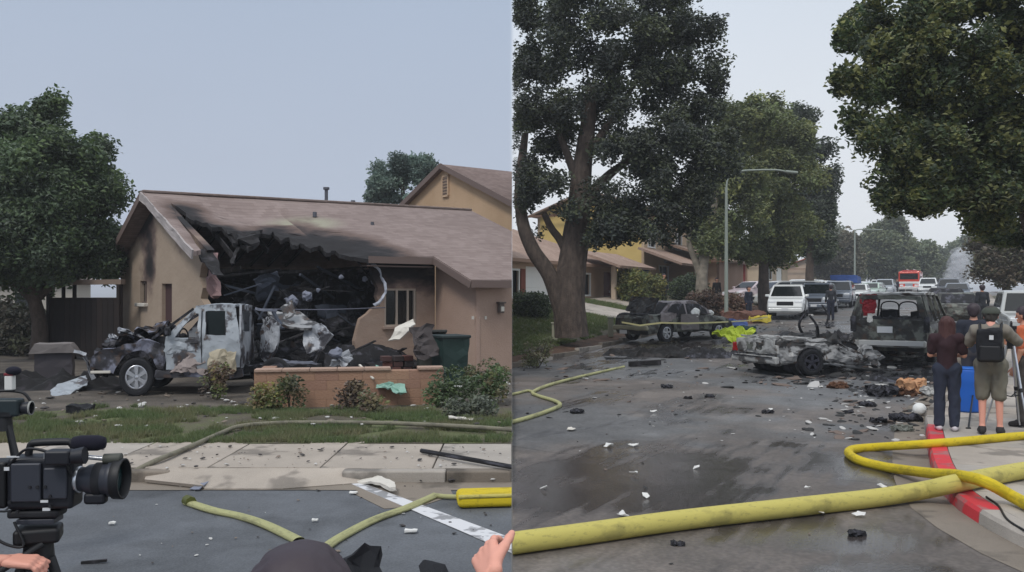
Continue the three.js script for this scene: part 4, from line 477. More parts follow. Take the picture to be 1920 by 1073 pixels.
// ---------------------------------------------------------------- burnt pickup on the lot
{
  const p0 = at(464, 0, 16.9).setY(LOT), t = thing('burnt_pickup', 'burnt white pickup truck with crushed bonnet facing left in front of the house', 'pickup truck', p0, Math.PI + 9 * D2R); t.scale.set(0.82, 0.97, 0.95); // +x front, near side = +z? (faces camera: -z after the turn)
  const N = -1; // local z of the side the camera sees
  const cr = (g, a, e = 0.14, s = 1, f = 2.2) => crumple(g, e, a, f, s), sm = (g, a, e = 0.14, s = 1, f = 2.2) => crumple(g, e, a, f, s, 7, false), W = 0.92;
  // cab side: panel with door windows, outline in x,y
  const sideOut = [[0.02, 0.52], [0.0, 1.0], [0.05, 1.3], [0.14, 1.66], [0.22, 1.72], [1.0, 1.70], [1.08, 1.64], [1.62, 1.12], [1.66, 0.98], [1.62, 0.5]], win1 = [[0.33, 1.16], [0.36, 1.6], [0.78, 1.6], [0.76, 1.16]], win2 = [[0.95, 1.1], [0.95, 1.58], [1.03, 1.58], [1.44, 1.12]];
  for (const s of [-1, 1]) { const g = sm(prism(sideOut, 0.05, [win1, win2]), 0.03, 0.12, s + 4); g.translate(0, 0, s * W - 0.025); const q = g.attributes.position; for (let i = 0; i < q.count; i++) { const y = q.getY(i); q.setZ(i, q.getZ(i) - s * 0.16 * sstep(1.05, 1.75, y)); } g.computeVertexNormals(); part('cab_side', g, s === N ? M.whiteClean : M.whiteScorch, t); }
  part('cab_roof', sm(prism([[0.14, 0], [1.02, 0], [1.02, 0.03], [0.6, 0.06], [0.14, 0.04]], 1.5).translate(0, 1.69, -0.75), 0.03, 0.14), M.whiteClean, t); part('cab_rear', sm(prism([[-0.9, 0.5], [0.9, 0.5], [0.9, 1.15], [0.76, 1.72], [-0.76, 1.72], [-0.9, 1.15]], 0.05, [[[-0.6, 1.18], [-0.52, 1.6], [0.52, 1.6], [0.6, 1.18]]]).rotateY(Math.PI / 2), 0.03, 0.16), M.whiteScorch, t);
  part('side_window', prism([[0.32, 1.15], [0.35, 1.61], [0.79, 1.61], [0.77, 1.15]], 0.012).translate(0, 0, N * (W - 0.1)), mat([18, 30, 32], 0.12), t);
  part('window_frame', tube([[0.33, 1.16, N * 0.905], [0.36, 1.6, N * 0.8], [0.78, 1.6, N * 0.8], [0.76, 1.16, N * 0.905]], 0.018, 5, 30, 0.05), M.blackMatte, t);
  part('rear_door_seam', tube([[0.84, 0.6, N * 0.955], [0.86, 1.1, N * 0.95], [0.87, 1.62, N * 0.82]], 0.012, 5), M.char, t);
  const door = part('door', cr(prism([[0.92, 0.82], [0.9, 1.1], [1.62, 1.1], [1.66, 0.86], [1.5, 0.8], [1.2, 0.88]], 0.04), 0.05, 0.1, 8).translate(0, 0, N * (W + 0.03) - 0.02), M.whiteClean, t); part('handle', rbox(0.16, 0.035, 0.03, 0.01, 1.0, 1.0, N * 1.0), M.black, door);
  part('torn_panel', cr(prism([[0.06, 0.42], [0.06, 0.8], [0.3, 0.88], [0.62, 0.82], [0.72, 0.6], [0.5, 0.4]], 0.03), 0.09, 0.1, 12).translate(0, 0, N * 1.02), mat([172, 162, 140], 0.7), t); part('torn_panel', cr(prism([[0.7, 0.4], [0.74, 0.66], [1.1, 0.78], [1.36, 0.58], [1.5, 0.42]], 0.03), 0.09, 0.1, 14).translate(0, 0, N * 0.99), mat([150, 138, 134], 0.7), t);
  part('door_interior', cr(prism([[0.92, 0.5], [0.95, 0.88], [1.66, 0.86], [1.7, 0.5]], 0.06), 0.05, 0.12, 15).translate(0, 0, N * 0.9 - 0.03), M.blackScorch, t);
  part('sill_panel', cr(box(1.9, 0.14, 0.1, 0.9, 0.4, N * 0.9), 0.04), M.darkScorch, t); part('sill_panel', box(1.9, 0.14, 0.1, 0.9, 0.4, -N * 0.9), M.darkScorch, t);
  part('windscreen_pillar', beam(V(1.06, 1.66, N * 0.78), V(1.95, 1.08, N * 0.84), 0.05, 0.05), M.char, t); part('windscreen_pillar', beam(V(1.06, 1.66, -N * 0.78), V(2.15, 1.06, -N * 0.84), 0.05, 0.06), M.char, t);
  part('door_mirror', cr(rbox(0.1, 0.16, 0.2, 0.03, 1.58, 1.22, N * 1.0), 0.03), M.char, t);
  part('floor_pan', box(1.7, 0.1, 1.7, 0.85, 0.5, 0), M.char, t); for (const z of [-0.4, 0.4]) part('seat', cr(rbox(0.2, 0.62, 0.55, 0.06, 0.55, 0.95, z), 0.05), M.char, t); part('dashboard', cr(rbox(0.3, 0.35, 1.6, 0.06, 1.7, 0.92, 0), 0.07), M.char, t); part('steering_wheel', new THREE.TorusGeometry(0.18, 0.018, 6, 20).rotateY(1.2).translate(1.38, 1.08, N * 0.4), M.char, t);
  // front end
  const fo = [[1.66, 0.45], [1.68, 0.98], [2.0, 1.06], [2.5, 0.99], [2.95, 0.86], [3.2, 0.72], [3.22, 0.5], [2.74, 0.46]]; for (let a = 1; a < 9; a++) { const h = a / 9 * Math.PI; fo.push([2.26 + Math.cos(h) * 0.47, 0.4 + Math.sin(h) * 0.45]); } fo.push([1.79, 0.44]);
  for (const s of [-1, 1]) part('front_wing', sm(prism(fo, 0.06), 0.09, 0.11, s + 20, 1.8).translate(0, 0, s * 0.92 - 0.03), s === N ? M.darkScorch : M.whiteScorch, t);
  part('bonnet', cr(slab([V(1.7, 1.08, -0.8), V(1.7, 1.08, 0.8), V(2.5, 1.06, 0.78), V(3.1, 0.88, 0.7), V(3.1, 0.88, -0.7), V(2.5, 1.06, -0.78)].reverse(), 0.03), 0.22, 0.1, 31, 2.0), M.darkScorch, t); part('bonnet_edge', cr(box(0.5, 0.05, 0.5, 2.5, 1.12, N * 0.5, 0.2, 0.3, 0.3), 0.12, 0.1, 33), M.whiteScorch, t); part('bonnet_edge', cr(box(0.35, 0.05, 0.4, 2.9, 1.02, N * 0.4, -0.3, 0.3, 0.35), 0.1, 0.1, 35), M.whiteScorch, t); part('bonnet_edge', cr(box(0.4, 0.04, 0.3, 2.05, 1.2, 0.1, 0.2, 0.3, -0.25), 0.1, 0.1, 39), M.darkScorch, t);
  part('engine', cr(rbox(1.1, 0.5, 1.1, 0.1, 2.5, 0.68, 0), 0.12, 0.12, 36), M.char, t); part('radiator_frame', cr(box(0.1, 0.5, 1.5, 3.16, 0.6, 0), 0.1, 0.12, 37), M.char, t); part('bumper', cr(rbox(0.12, 0.1, 1.5, 0.03, 3.3, 0.42, 0.1, 0, 0.1, 0.06), 0.05, 0.14, 38), M.rimDark, t); part('bumper_trim', rbox(0.42, 0.05, 0.04, 0.01, 3.0, 0.47, N * 0.98), M.offWhite, t);
  part('torn_bumper_end', [cr(beam(V(3.28, 0.78, N * 0.9), V(3.58, 0.84, N * 0.85), 0.1, 0.05), 0.05), cr(beam(V(3.2, 0.3, N * 0.8), V(3.34, 0.74, N * 0.9), 0.1, 0.05), 0.06)], M.whiteScorch, t); 
  const wz = [[2.26, N], [2.26, -N]]; for (const [x, s] of wz) { const w = wheel(t, x, 0.36, s * 0.86, 0.37, 0.26, { spokes: 6 }); if (s === N) w.rotation.y += 0.12; }
  part('frame_rail', [box(3.4, 0.14, 0.1, 1.6, 0.42, -0.4), box(3.4, 0.14, 0.1, 1.6, 0.42, 0.4)], M.char, t); wheel(t, -0.75, 0.34, 0.8, 0.36, 0.24, { tyre: M.char, rim: M.rimDark }); wheel(t, -0.75, 0.34, -0.8, 0.36, 0.24, { tyre: M.char, rim: M.rimDark }); part('bed_frame', [cr(box(1.9, 0.12, 0.1, -0.85, 0.45, 0.4), 0.06), cr(box(1.9, 0.12, 0.1, -0.85, 0.45, -0.4), 0.06)], M.char, t); part('bed_panel', cr(prism([[-0.1, 0.5], [-0.12, 0.92], [-0.5, 0.8], [-0.9, 0.95], [-1.3, 0.6], [-0.9, 0.5]], 0.04), 0.12, 0.12, 41).translate(0, 0, 0.8), M.blackScorch, t);
}
{ // torn white wreckage right of the pickup
  const t = thing('vehicle_wreck', 'torn white vehicle wreckage in the blown out house front', 'wreck', at(548, 0, 17.6).setY(LOT), 0.2), cr = (g, a, s, f = 2.4) => crumple(g, 0.1, a, f, s);
  const P = (px, py, dz = 0) => { const p = at(px, py, 17.6 - dz); t.worldToLocal(p); return p; };
  part('torn_wing', cr(slab([P(488, 600), P(484, 672, 0.1), P(512, 690, 0.2), P(522, 650, 0.25), P(528, 612, 0.2), P(510, 592)].reverse(), 0.06), 0.07, 3, 1.6), M.whiteScorch, t);
  part('torn_wing', cr(slab([P(566, 618, 0.1), P(572, 664, 0.2), P(612, 660, 0.2), P(624, 632, 0.2), P(606, 612, 0.1)].reverse(), 0.1), 0.08, 5, 1.6), M.whiteScorch, t);
  part('bonnet', cr(slab([P(500, 584, -0.6), P(516, 612, 0.2), P(576, 630, 0.2), P(604, 616, 0), P(560, 590, -0.7)].reverse(), 0.05), 0.06, 7, 1.2), M.silverDark, t); part('crumpled_sheet', cr(slab([P(530, 580, -0.3), P(536, 600, 0), P(556, 590, 0), P(552, 566, -0.3)].reverse(), 0.05), 0.05, 9, 1.5), M.silverDark, t);
  part('engine_bay', cr(rbox(1.1, 0.5, 0.9, 0.1, 0.02, 0.45, -0.5), 0.14, 11), M.char, t); part('bumper', cr(beam(P(508, 676, 0.3), P(600, 684, 0.35), 0.06, 0.06), 0.05, 13), M.ash, t); part('bracket', cr(beam(P(586, 688, 0.3), P(600, 652, 0.35), 0.1, 0.04), 0.05, 15), M.whiteScorch, t); part('pillar', cr(beam(P(478, 579, 0.1), P(520, 584, 0), 0.08, 0.05), 0.03, 17), M.ash, t); part('pillar', cr(beam(P(512, 584, 0), P(530, 618, 0.2), 0.06, 0.05), 0.03, 18), M.charBlue, t); wheel(t, -0.55, 0.3, -0.4, 0.33, 0.22, { tyre: M.char, rim: M.rimDark });
  for (const [px, py] of [[632, 664], [642, 676], [626, 682], [650, 670]]) { const g = cr(new THREE.IcosahedronGeometry(0.11, 2), 0.09, px, 5); const p = P(px, py, 0.2); g.translate(p.x, p.y, p.z); part('scrap', g, px % 4 ? M.whiteScorch : M.ash, t); }
}
// ---------------------------------------------------------------- planter wall, bins and litter on the lot
const gA = (px, py) => onA(px, py, LOT);
{
  const A = gA(476, 766), B = gA(832, 758), L = Math.hypot(B.x - A.x, B.z - A.z), t = thing('planter_wall', 'low tan orange block garden wall in front of the wrecks', 'garden wall', A, -Math.atan2(B.z - A.z, B.x - A.x)); const m = stucco(154, 120, 98, 271), m2 = stucco(148, 114, 96, 273), cap = stucco(164, 138, 122, 272);
  for (let i = 0; i < 4; i++) for (let k = 0; k < 8; k++) { const bw = L / 8, o = (i % 2) * bw / 2; const x0 = Math.max(0, k * bw - o), x1 = Math.min(L, (k + 1) * bw - o + (k === 7 ? bw : 0)); if (x1 - x0 < 0.05) continue; part('block', rbox(x1 - x0 - 0.002, 0.153, 0.24, 0.004, (x0 + x1) / 2, 0.075 + i * 0.155 - 0.03, -0.12), (i * 3 + k * 5) % 4 ? m : m2, t); }
  for (let k = 0; k < 7; k++) { if (k === 5) continue; const bw = L / 7; part('cap_stone', rbox(bw - 0.008, 0.05, 0.3, 0.01, (k + 0.5) * bw, 0.615, -0.12), cap, t); } part('return_wall', rbox(0.24, 0.58, 1.2, 0.01, 0.12, 0.29, -0.85), m2, t);
}
function bin(label, pos, turn, m, lid, h = 1.05, open = 0) { const t = thing('wheeled_bin', label, 'bin', pos, turn); const g = new THREE.CylinderGeometry(0.42, 0.34, h * 0.9, 4, 3); g.rotateY(Math.PI / 4); g.scale(1, 1, 1.15); g.translate(0, h * 0.45 + 0.06, 0); part('body', crumple(g, 0.25, 0.03, 2, 2), m, t); const l = part('lid', rbox(0.66, 0.06, 0.76, 0.02, 0, 0, 0.36), lid, t); l.position.set(0, h * 0.97, -0.36); l.rotation.x = -open; for (const s of [-1, 1]) { const w = part('wheel', new THREE.CylinderGeometry(0.11, 0.11, 0.05, 16).rotateZ(Math.PI / 2), M.tyre, t); w.position.set(s * 0.3, 0.11, -0.32); } part('handle', bar([-0.25, h * 0.93, -0.44], [0.25, h * 0.93, -0.44], 0.016), m, t); return t; }
bin('scorched dark green wheeled bin beside the garage corner', at(842, 0, 17.6).setY(LOT), 0.5, mat([24, 50, 46], 0.6), mat([30, 44, 44], 0.6)); bin('grey green wheeled bin slumped left of the green one', at(806, 0, 18.2).setY(LOT), 0.2, mat([70, 72, 66], 0.8), mat([56, 56, 54], 0.8), 1.0, 0.2);
{ const t = thing('brick_pile', 'dark red brown block pile under the front window', 'rubble', at(744, 0, 18).setY(LOT), 0.3); const m = [mat([96, 60, 54], 0.9), mat([78, 54, 52], 0.9), mat([60, 50, 50], 0.9)], r = rngOf(5); for (let i = 0; i < 5; i++) for (let k = 0; k < 3; k++) part('block', rbox(0.2, 0.11, 0.3, 0.015, (k - 1) * 0.22 + (r() - 0.5) * 0.05, 0.06 + i * 0.118, (r() - 0.5) * 0.06, 0, (r() - 0.5) * 0.2), m[(i + k) % 3], t); 
  single('leaning_panel', crumple(slab([at(728, 640, 17.5), at(740, 618, 17.7), at(776, 598, 17.9), at(778, 612, 17.8), at(748, 634, 17.5)], 0.03), 0.12, 0.05, 3, 2), M.offWhite, 'pale bent panel leaning on the block pile under the window', 'panel');
  single('torn_tarp', crumple(slab([at(770, 620, 17.4), at(808, 612, 17.6), at(822, 676, 17.2), at(776, 690, 17.2)], 0.02), 0.12, 0.14, 2, 5), mat([72, 66, 66], 0.9), 'dark grey torn tarp hanging between the bins and block pile', 'tarp'); }
single('green_sheet', crumple(slab([gA(702, 744).setY(0.75), gA(720, 752).setY(0.62), gA(768, 756).setY(0.36), gA(752, 766).setY(0.24), gA(706, 764).setY(0.34)], 0.015), 0.1, 0.12, 2.5, 3), mat([132, 170, 156], 0.6), 'crumpled pale green plastic sheet against the planter wall', 'sheet');
single('dark_cloth', crumple(slab([gA(738, 750).setY(0.72), gA(772, 750).setY(0.66), gA(778, 756).setY(0.5), gA(748, 756).setY(0.5)], 0.02), 0.1, 0.08, 3, 6), mat([66, 50, 50], 0.9), 'dark brown cloth scrap on the planter wall beside the green sheet', 'cloth');
function plant(label, pos, lobes, palette, key, seed, o = {}) { const t = thing(o.name || 'shrub', label, 'shrub', pos, 0, o.group); const r = rngOf(seed); for (let i = 0; i < (o.stems || 4); i++) { const a = r() * 6.28, l = lobes[i % lobes.length]; part('stem', tube([[Math.cos(a) * 0.05, -0.02, Math.sin(a) * 0.05], [l[0] * 0.5 + Math.cos(a) * 0.1, l[1] * 0.5, l[2] * 0.5], [l[0] + Math.cos(a) * l[3] * 0.6, l[1] + l[4] * 0.4, l[2] + Math.sin(a) * l[5] * 0.5]], o.stemR || 0.009, 5, 8), M.bark, t); } foliage('foliage', t, lobes, key, palette, seed, { gap: -0.45, ...o }); return t; }
const GRN = [[0.08, 0.13, 0.045], [0.06, 0.1, 0.035], [0.1, 0.15, 0.05]], OLV = [[0.14, 0.15, 0.05], [0.1, 0.1, 0.045], [0.16, 0.13, 0.06]], BRN = [[0.16, 0.1, 0.06], [0.1, 0.07, 0.05], [0.2, 0.15, 0.08]], YEL = [[0.28, 0.26, 0.06], [0.16, 0.2, 0.05], [0.22, 0.18, 0.07]];
plant('singed brown flowering plant in front of the pickup door', gA(405, 748), [[0, 0.32, 0, 0.3, 0.26, 0.2, 28], [0.1, 0.5, 0, 0.16, 0.12, 0.12, 11]], [...BRN, ...YEL], 'bush', 401, { size: 0.8, gap: -0.2, gapFreq: 3 }); plant('yellowish leafy plant at the left end of the planter wall', gA(500, 773), [[0, 0.22, 0, 0.24, 0.2, 0.16, 27]], YEL, 'bush', 402, { size: 0.8, gap: -0.2, gapFreq: 3 }); plant('dark leafy plant against the planter wall', gA(545, 771), [[0, 0.3, 0, 0.27, 0.24, 0.18, 37]], [...GRN, ...OLV], 'bush', 403, { size: 0.8, gap: -0.2, gapFreq: 3 }); plant('withered brown plant at the middle of the planter wall', gA(655, 772), [[0, 0.26, 0, 0.24, 0.22, 0.16, 24]], BRN, 'bush', 404, { size: 0.8, gap: -0.2, gapFreq: 3 }); plant('low brown plant left of the pale green sheet', gA(690, 778), [[0, 0.16, 0, 0.2, 0.14, 0.14, 18]], [...BRN, ...OLV], 'bush', 405, { size: 0.8, gap: -0.2, gapFreq: 3 });
plant('broad green shrub at the right end of the planter wall', gA(850, 762), [[0, 0.34, 0, 0.42, 0.3, 0.3, 55], [-0.2, 0.2, 0.2, 0.3, 0.2, 0.2, 24]], GRN, 'bush', 406, { size: 0.8, gap: -0.2, gapFreq: 3 }); plant('green shrub with pale litter in front of the garage', gA(912, 757), [[0, 0.38, 0, 0.4, 0.32, 0.3, 55], [0.12, 0.2, 0.25, 0.2, 0.16, 0.2, 24]], [...GRN, ...OLV], 'bush', 407, { size: 0.8, gap: -0.2, gapFreq: 3, clip: -1 * 0.3 }); plant('low grey green ground plant at the foot of the shrubs', gA(880, 782), [[0, 0.14, 0, 0.45, 0.12, 0.22, 37]], [[0.12, 0.14, 0.1], [0.1, 0.12, 0.07]], 'bush', 408, { size: 0.8, gap: -0.2, gapFreq: 3 });
{ // countable litter on the lot and pavement
  const r = rngOf(12), scrap = (name, px, py, w, h, m, label, up = 0.03, tilt = 0.3) => { const p = gA(px, py).add(V(0, 0, px > 810 ? 0.6 : 0)), g = crumple(slab([V(-w / 2, 0, -h / 2), V(-w / 2, 0, h / 2), V(w * 0.45, 0.02, h * 0.6), V(w / 2, 0, -h * 0.4)], 0.02), 0.08, 0.035, 5, px); g.rotateZ((r() - 0.5) * tilt); g.translate(p.x, p.y + up, p.z); return single(name, g, m, label, 'debris'); };
  scrap('plaster_chunk', 868, 735, 0.26, 0.2, M.paper, 'white plaster chunk in the shrubs right of the planter wall', 0.16); scrap('plaster_chunk', 945, 732, 0.24, 0.16, M.paper, 'white plaster chunk at the far right of the shrubs by the garage', 0.2); scrap('plaster_chunk', 822, 712, 0.12, 0.14, M.paper, 'small white scrap on the right end of the planter wall', 0.3); scrap('plaster_chunk', 915, 748, 0.12, 0.1, M.paper, 'small white scrap low in the shrubs by the garage', 0.1); scrap('torn_board', 868, 780, 0.38, 0.16, M.offWhite, 'torn pale board lying on the lawn before the shrubs', 0.05); scrap('plaster_chunk', 833, 748, 0.1, 0.1, M.paper, 'tiny white scrap left of the torn pale board', 0.1); scrap('paper_scrap', 798, 772, 0.08, 0.08, M.paper, 'tiny paper scrap on soil below the planter wall end', 0.04);
  single('pale_stick', beam(gA(674, 756).setY(0.86), gA(700, 762).setY(0.66), 0.035, 0.02), M.offWhite, 'pale stick leaning on the planter wall', 'stick');
  single('bent_trim', crumple(slab([gA(92, 738).setY(0.24), gA(118, 733).setY(0.33), gA(166, 728).setY(0.4), gA(164, 734).setY(0.3), gA(122, 742).setY(0.22), gA(96, 744).setY(0.2)], 0.02), 0.15, 0.05, 3, 2), M.whiteClean, 'bent white trim strip on the soil before the pickup nose', 'debris');
  single('leaf_bundle', crumple(box(0.35, 0.12, 0.22, 0, 0, 0), 0.08, 0.05, 4, 3).translate(gA(150, 775).x, LOT + 0.06, gA(150, 775).z), M.blackMatte, 'small dark bundle on the lawn below the pickup nose', 'debris');
  const box0 = thing('utility_box', 'weathered grey box with sloping lid left of the pickup', 'box', at(102, 0, 18.5).setY(LOT), 0.35); part('cabinet', crumple(box(0.72, 0.62, 0.5, 0, 0.31, 0), 0.2, 0.03, 2, 1), mat([72, 68, 72], 0.9), box0); part('lid', crumple(prism([[-0.46, 0.62], [0.46, 0.62], [0.34, 0.82], [-0.34, 0.82]], 0.66).translate(0, 0, -0.33), 0.2, 0.02, 2, 1), mat([116, 110, 108], 0.85), box0);
  const heap = new THREE.PlaneGeometry(3.4, 1.6, 40, 20); heap.rotateX(-Math.PI / 2); const p = heap.attributes.position; for (let i = 0; i < p.count; i++) { const x = p.getX(i), z = p.getZ(i); p.setY(i, sstep(1.7, 0.9, Math.abs(x)) * sstep(0.8, 0.3, Math.abs(z)) * (0.1 + 0.4 * Math.abs(nz(x * 1.8, z * 1.8, 4)) + 0.12 * nz(x * 7, z * 7, 1))); } heap.computeVertexNormals(); heap.translate(at(90, 0, 17.3).x, LOT, -17.3); const h = single('ash_heap', boxUV(flat(heap)), mat([150, 140, 138], 0.95, { map: charT }), 'dark heap of ash and rubble in front of the grey box', 'rubble');
  // scattered small litter
  const chips = [], cols = [], m4 = new THREE.Matrix4(), q = new THREE.Quaternion(), e = new THREE.Euler(); const area = (n, x0, x1, y0, y1, y, s) => { for (let i = 0; i < n; i++) { const p = onA(mix(x0, x1, r()), mix(y0, y1, r()), y); e.set((r() - 0.5) * 0.5, r() * 6.28, (r() - 0.5) * 0.5); q.setFromEuler(e); const k = s * (0.4 + r() * r() * 1.6); m4.compose(p.add(V(0, 0.012, 0)), q, V(k * (0.6 + r()), k * 0.35, k)); chips.push(m4.clone()); const g = r(); cols.push(g < 0.3 ? new THREE.Color().setRGB(0.5, 0.49, 0.47) : g < 0.7 ? new THREE.Color().setRGB(0.05, 0.045, 0.045) : new THREE.Color().setRGB(0.2, 0.16, 0.13)); } };
  area(130, 180, 955, 838, 880, 0.14, 0.018); area(260, 60, 955, 735, 800, LOT + 0.01, 0.04); area(60, 180, 955, 905, 1070, 0, 0.013); area(50, 250, 955, 885, 905, 0.02, 0.025);
  const im = new THREE.InstancedMesh(crumple(new THREE.IcosahedronGeometry(1, 1), 0.9, 0.3, 1.5, 3, 2), mat([255, 255, 255], 0.9), chips.length); chips.forEach((m, i) => { im.setMatrixAt(i, m); im.setColorAt(i, cols[i]); }); im.name = 'scattered_litter'; scene.add(im); tag(im, 'small scattered litter over lawn, pavement and road before the burnt house', 'litter', null, 'stuff');
}
{ // road line and hoses on the left
  const line = [onA(652, 906), onA(668, 903), onA(962, 1012), onA(962, 1040)].map((p) => p.setY(0.009)); structure('painted_line', clipA(slab(line.reverse(), 0.004)), M.whiteLine);
  const weave = tex(256, 0, (u, v) => 0.5 + 0.25 * Math.sin((u + v) * 6.283 * 32) + 0.25 * Math.sin((u - v) * 6.283 * 32), false); weave.repeat.set(5, 5); const dirtT = tex(512, 0, (u, v) => { const n = fbm(u, v, 5, 6, 905), m = fbm(u, v, 24, 4, 906), k = sstep(0.48, 0.75, n) * 0.16 + sstep(0.62, 0.8, m) * 0.1, s = Math.abs(v - 0.5) < 0.02 ? 0.06 : 0; return [0.98 - k - s, 0.975 - k - s, 0.96 - k * 0.85 - s]; }); dirtT.repeat.set(0.9, 1.8); const hm = (c, r) => mat(c, r, { map: dirtT, bumpMap: weave, bumpScale: 0.003 });
  M.hosePale = hm([186, 186, 136], 0.8); M.hoseGrey = hm([138, 134, 118], 0.85); M.hoseYellow = hm([232, 206, 26], 0.6); M.hoseLemon = hm([216, 204, 112], 0.7);
  const hose = (name, pts, r, m, label, o = {}) => { const len = new THREE.CatmullRomCurve3(pts).getLength(); let g = tube(pts, r, 14, pts.length * 12); { const uv = g.attributes.uv; for (let i = 0; i < uv.count; i++) uv.setXY(i, uv.getX(i) * len, uv.getY(i) * r * 6.283); } if (o.squash) { const p = g.attributes.position, y0 = o.y0 ?? 0; for (let i = 0; i < p.count; i++) p.setY(i, y0 + (p.getY(i) - y0) * o.squash); } g = smooth(g); if (o.cap) { const s = new THREE.SphereGeometry(r, 14, 10).scale(0.35, o.squash ?? 1, 1); const c = pts[0]; s.translate(c.x, (o.squash ? c.y * o.squash : c.y), c.z); g = merge([g, flat(s)]); } if (o.clip) g = clipX(g, o.clip); const h = single(name, g, m, label, 'hose'); return h; };
  M.hoseFn = hose; const W = (px, py, r, y = 0) => onA(px, py, y).add(V(0, r, 0));
  const h1 = hose('fire_hose', [W(352, 946, 0.035), W(400, 962, 0.045), W(450, 972, 0.035), W(500, 990, 0.045), W(560, 1018, 0.035)], 0.055, M.hosePale, 'flat kinked pale yellow hose lying on the road left of the head', { squash: 0.5 });
  part('coupling', bar(W(350, 945, 0.035), W(358, 949, 0.035), 0.055), mat([88, 92, 40], 0.5, { metalness: 0.3 }), h1);
  hose('fire_hose', [W(600, 1040, 0.04), W(636, 1014, 0.04), W(700, 980, 0.04), W(760, 958, 0.04), W(815, 934, 0.04)], 0.05, M.hosePale, 'flat pale yellow hose crossing the painted line right of the head', { squash: 0.55 });
  hose('thin_hose', [W(812, 934, 0.03), W(835, 937, 0.03), W(868, 938, 0.03)], 0.024, M.hosePale, 'short thin hose joining the thick yellow hose', {});
  { const p = W(856, 948, 0), q = W(1000, 944, 0), L = p.distanceTo(q), g = rbox(L, 0.13, 0.36, 0.055, 0, 0, 0); g.rotateY(-Math.atan2(q.z - p.z, q.x - p.x)); g.translate((p.x + q.x) / 2, 0.072, (p.z + q.z) / 2); const h = single('supply_hose', clipA(g), M.hoseYellow, 'broad flattened bright yellow hose end beside the painted line', 'hose'); part('seam', clipA(bar(V(p.x + 0.03, 0.12, p.z + 0.165), V(q.x, 0.12, q.z + 0.165), 0.02)), M.hoseLemon, h); }
  hose('grey_hose', [W(235, 898, 0.03, 0.02), W(290, 870, 0.03, 0.14), W(350, 845, 0.03, 0.14), W(410, 818, 0.03, 0.15), W(450, 806, 0.05, 0.17), W(520, 800, 0.05, 0.18), W(600, 799, 0.05, 0.18), W(720, 800, 0.05, 0.18), W(860, 806, 0.05, 0.18), W(990, 814, 0.04, 0.18)], 0.03, M.hoseGrey, 'long grey hose running from the road over pavement and lawn', { clip: -1 });
  single('charred_pole', clipA(tube([W(790, 850, 0.03, 0.14), W(860, 866, 0.05, 0.14), W(975, 884, 0.03, 0.14)], 0.028, 6)), M.char, 'dark charred pole lying across the pavement at the right', 'pole');
  single('bent_metal_strip', crumple(slab([W(355, 920, 0.02), W(372, 922, 0.03), W(392, 912, 0.05), W(380, 912, 0.04)], 0.01), 0.1, 0.02, 4, 2), M.ash, 'small bent metal strip in the gutter by the driveway', 'debris'); single('wood_splinter', beam(W(152, 1058, 0.01), W(200, 1056, 0.02), 0.02, 0.02), M.charWood, 'thin dark splinter on the road beside the tripod', 'debris');
  for (const [px, py, s, l] of [[662, 928, 0.08, 'white scrap beside the upper end of the painted line'], [770, 1000, 0.1, 'flat white scrap on the road below the painted line'], [590, 980, 0.05, 'small white scrap just above the head'], [210, 985, 0.05, 'tiny white scrap on the road right of the tripod']]) single('paper_scrap', crumple(box(s, 0.015, s * 0.6), 0.04, 0.012, 9, px).translate(onA(px, py).x, 0.02, onA(px, py).z), M.paper, l, 'litter');
  single('broken_kerb_board', crumple(slab([W(650, 902, 0.02), W(690, 912, 0.05), W(742, 932, 0.04), W(738, 920, 0.06), W(700, 902, 0.07), W(665, 897, 0.04)], 0.03), 0.1, 0.03, 4, 8), M.offWhite, 'splintered pale board at the upper end of the painted line', 'debris');
  structure('soil_patch', slab([onA(660, 925), onA(720, 955), onA(790, 950), onA(850, 930), onA(840, 910), onA(700, 905)].map((p) => p.setY(0.0055)), 0.004), M.concreteDark);
}
// ---------------------------------------------------------------- news cameras and people at the front of the left-hand place
function tripod(label, pos, h, m, spreadR = 0.5, turn = 0) { const t = thing('camera_tripod', label, 'tripod', pos, turn); for (let i = 0; i < 3; i++) { const a = i / 3 * 6.283 + 0.5, c = Math.cos(a), s = Math.sin(a); const L = part('leg', [bar([c * 0.05, h - 0.12, s * 0.05], [c * spreadR * 0.55, h * 0.45, s * spreadR * 0.55], 0.02, 0.019), bar([c * (spreadR * 0.55 - 0.012), h * 0.48, s * (spreadR * 0.55 - 0.012)], [c * spreadR, 0.02, s * spreadR], 0.014, 0.013)], m, t); part('foot', bar([c * spreadR, 0, s * spreadR], [c * spreadR, 0.035, s * spreadR], 0.024, 0.02), M.rubber, L); part('leg_clamp', bar([c * spreadR * 0.53, h * 0.46, s * spreadR * 0.53], [c * spreadR * 0.58, h * 0.42, s * spreadR * 0.58], 0.028), M.black, L); } part('head', [bar([0, h - 0.16, 0], [0, h - 0.05, 0], 0.06, 0.05, 14), rbox(0.16, 0.06, 0.12, 0.015, 0, h - 0.03, 0)], M.black, t); part('spreader', [0, 1, 2].map((i) => { const a = i / 3 * 6.283 + 0.5; return bar([0, h * 0.36, 0], [Math.cos(a) * spreadR * 0.62, h * 0.4, Math.sin(a) * spreadR * 0.62], 0.008); }), M.black, t); return t; }
M.camBody = mat([24, 26, 34], 0.5); M.camGrey = mat([52, 55, 64], 0.45); M.foam = mat([22, 22, 36], 1);
const ring = (pts, seg = 24) => lathe(pts, seg).rotateZ(-Math.PI / 2); // lathe laid along +x
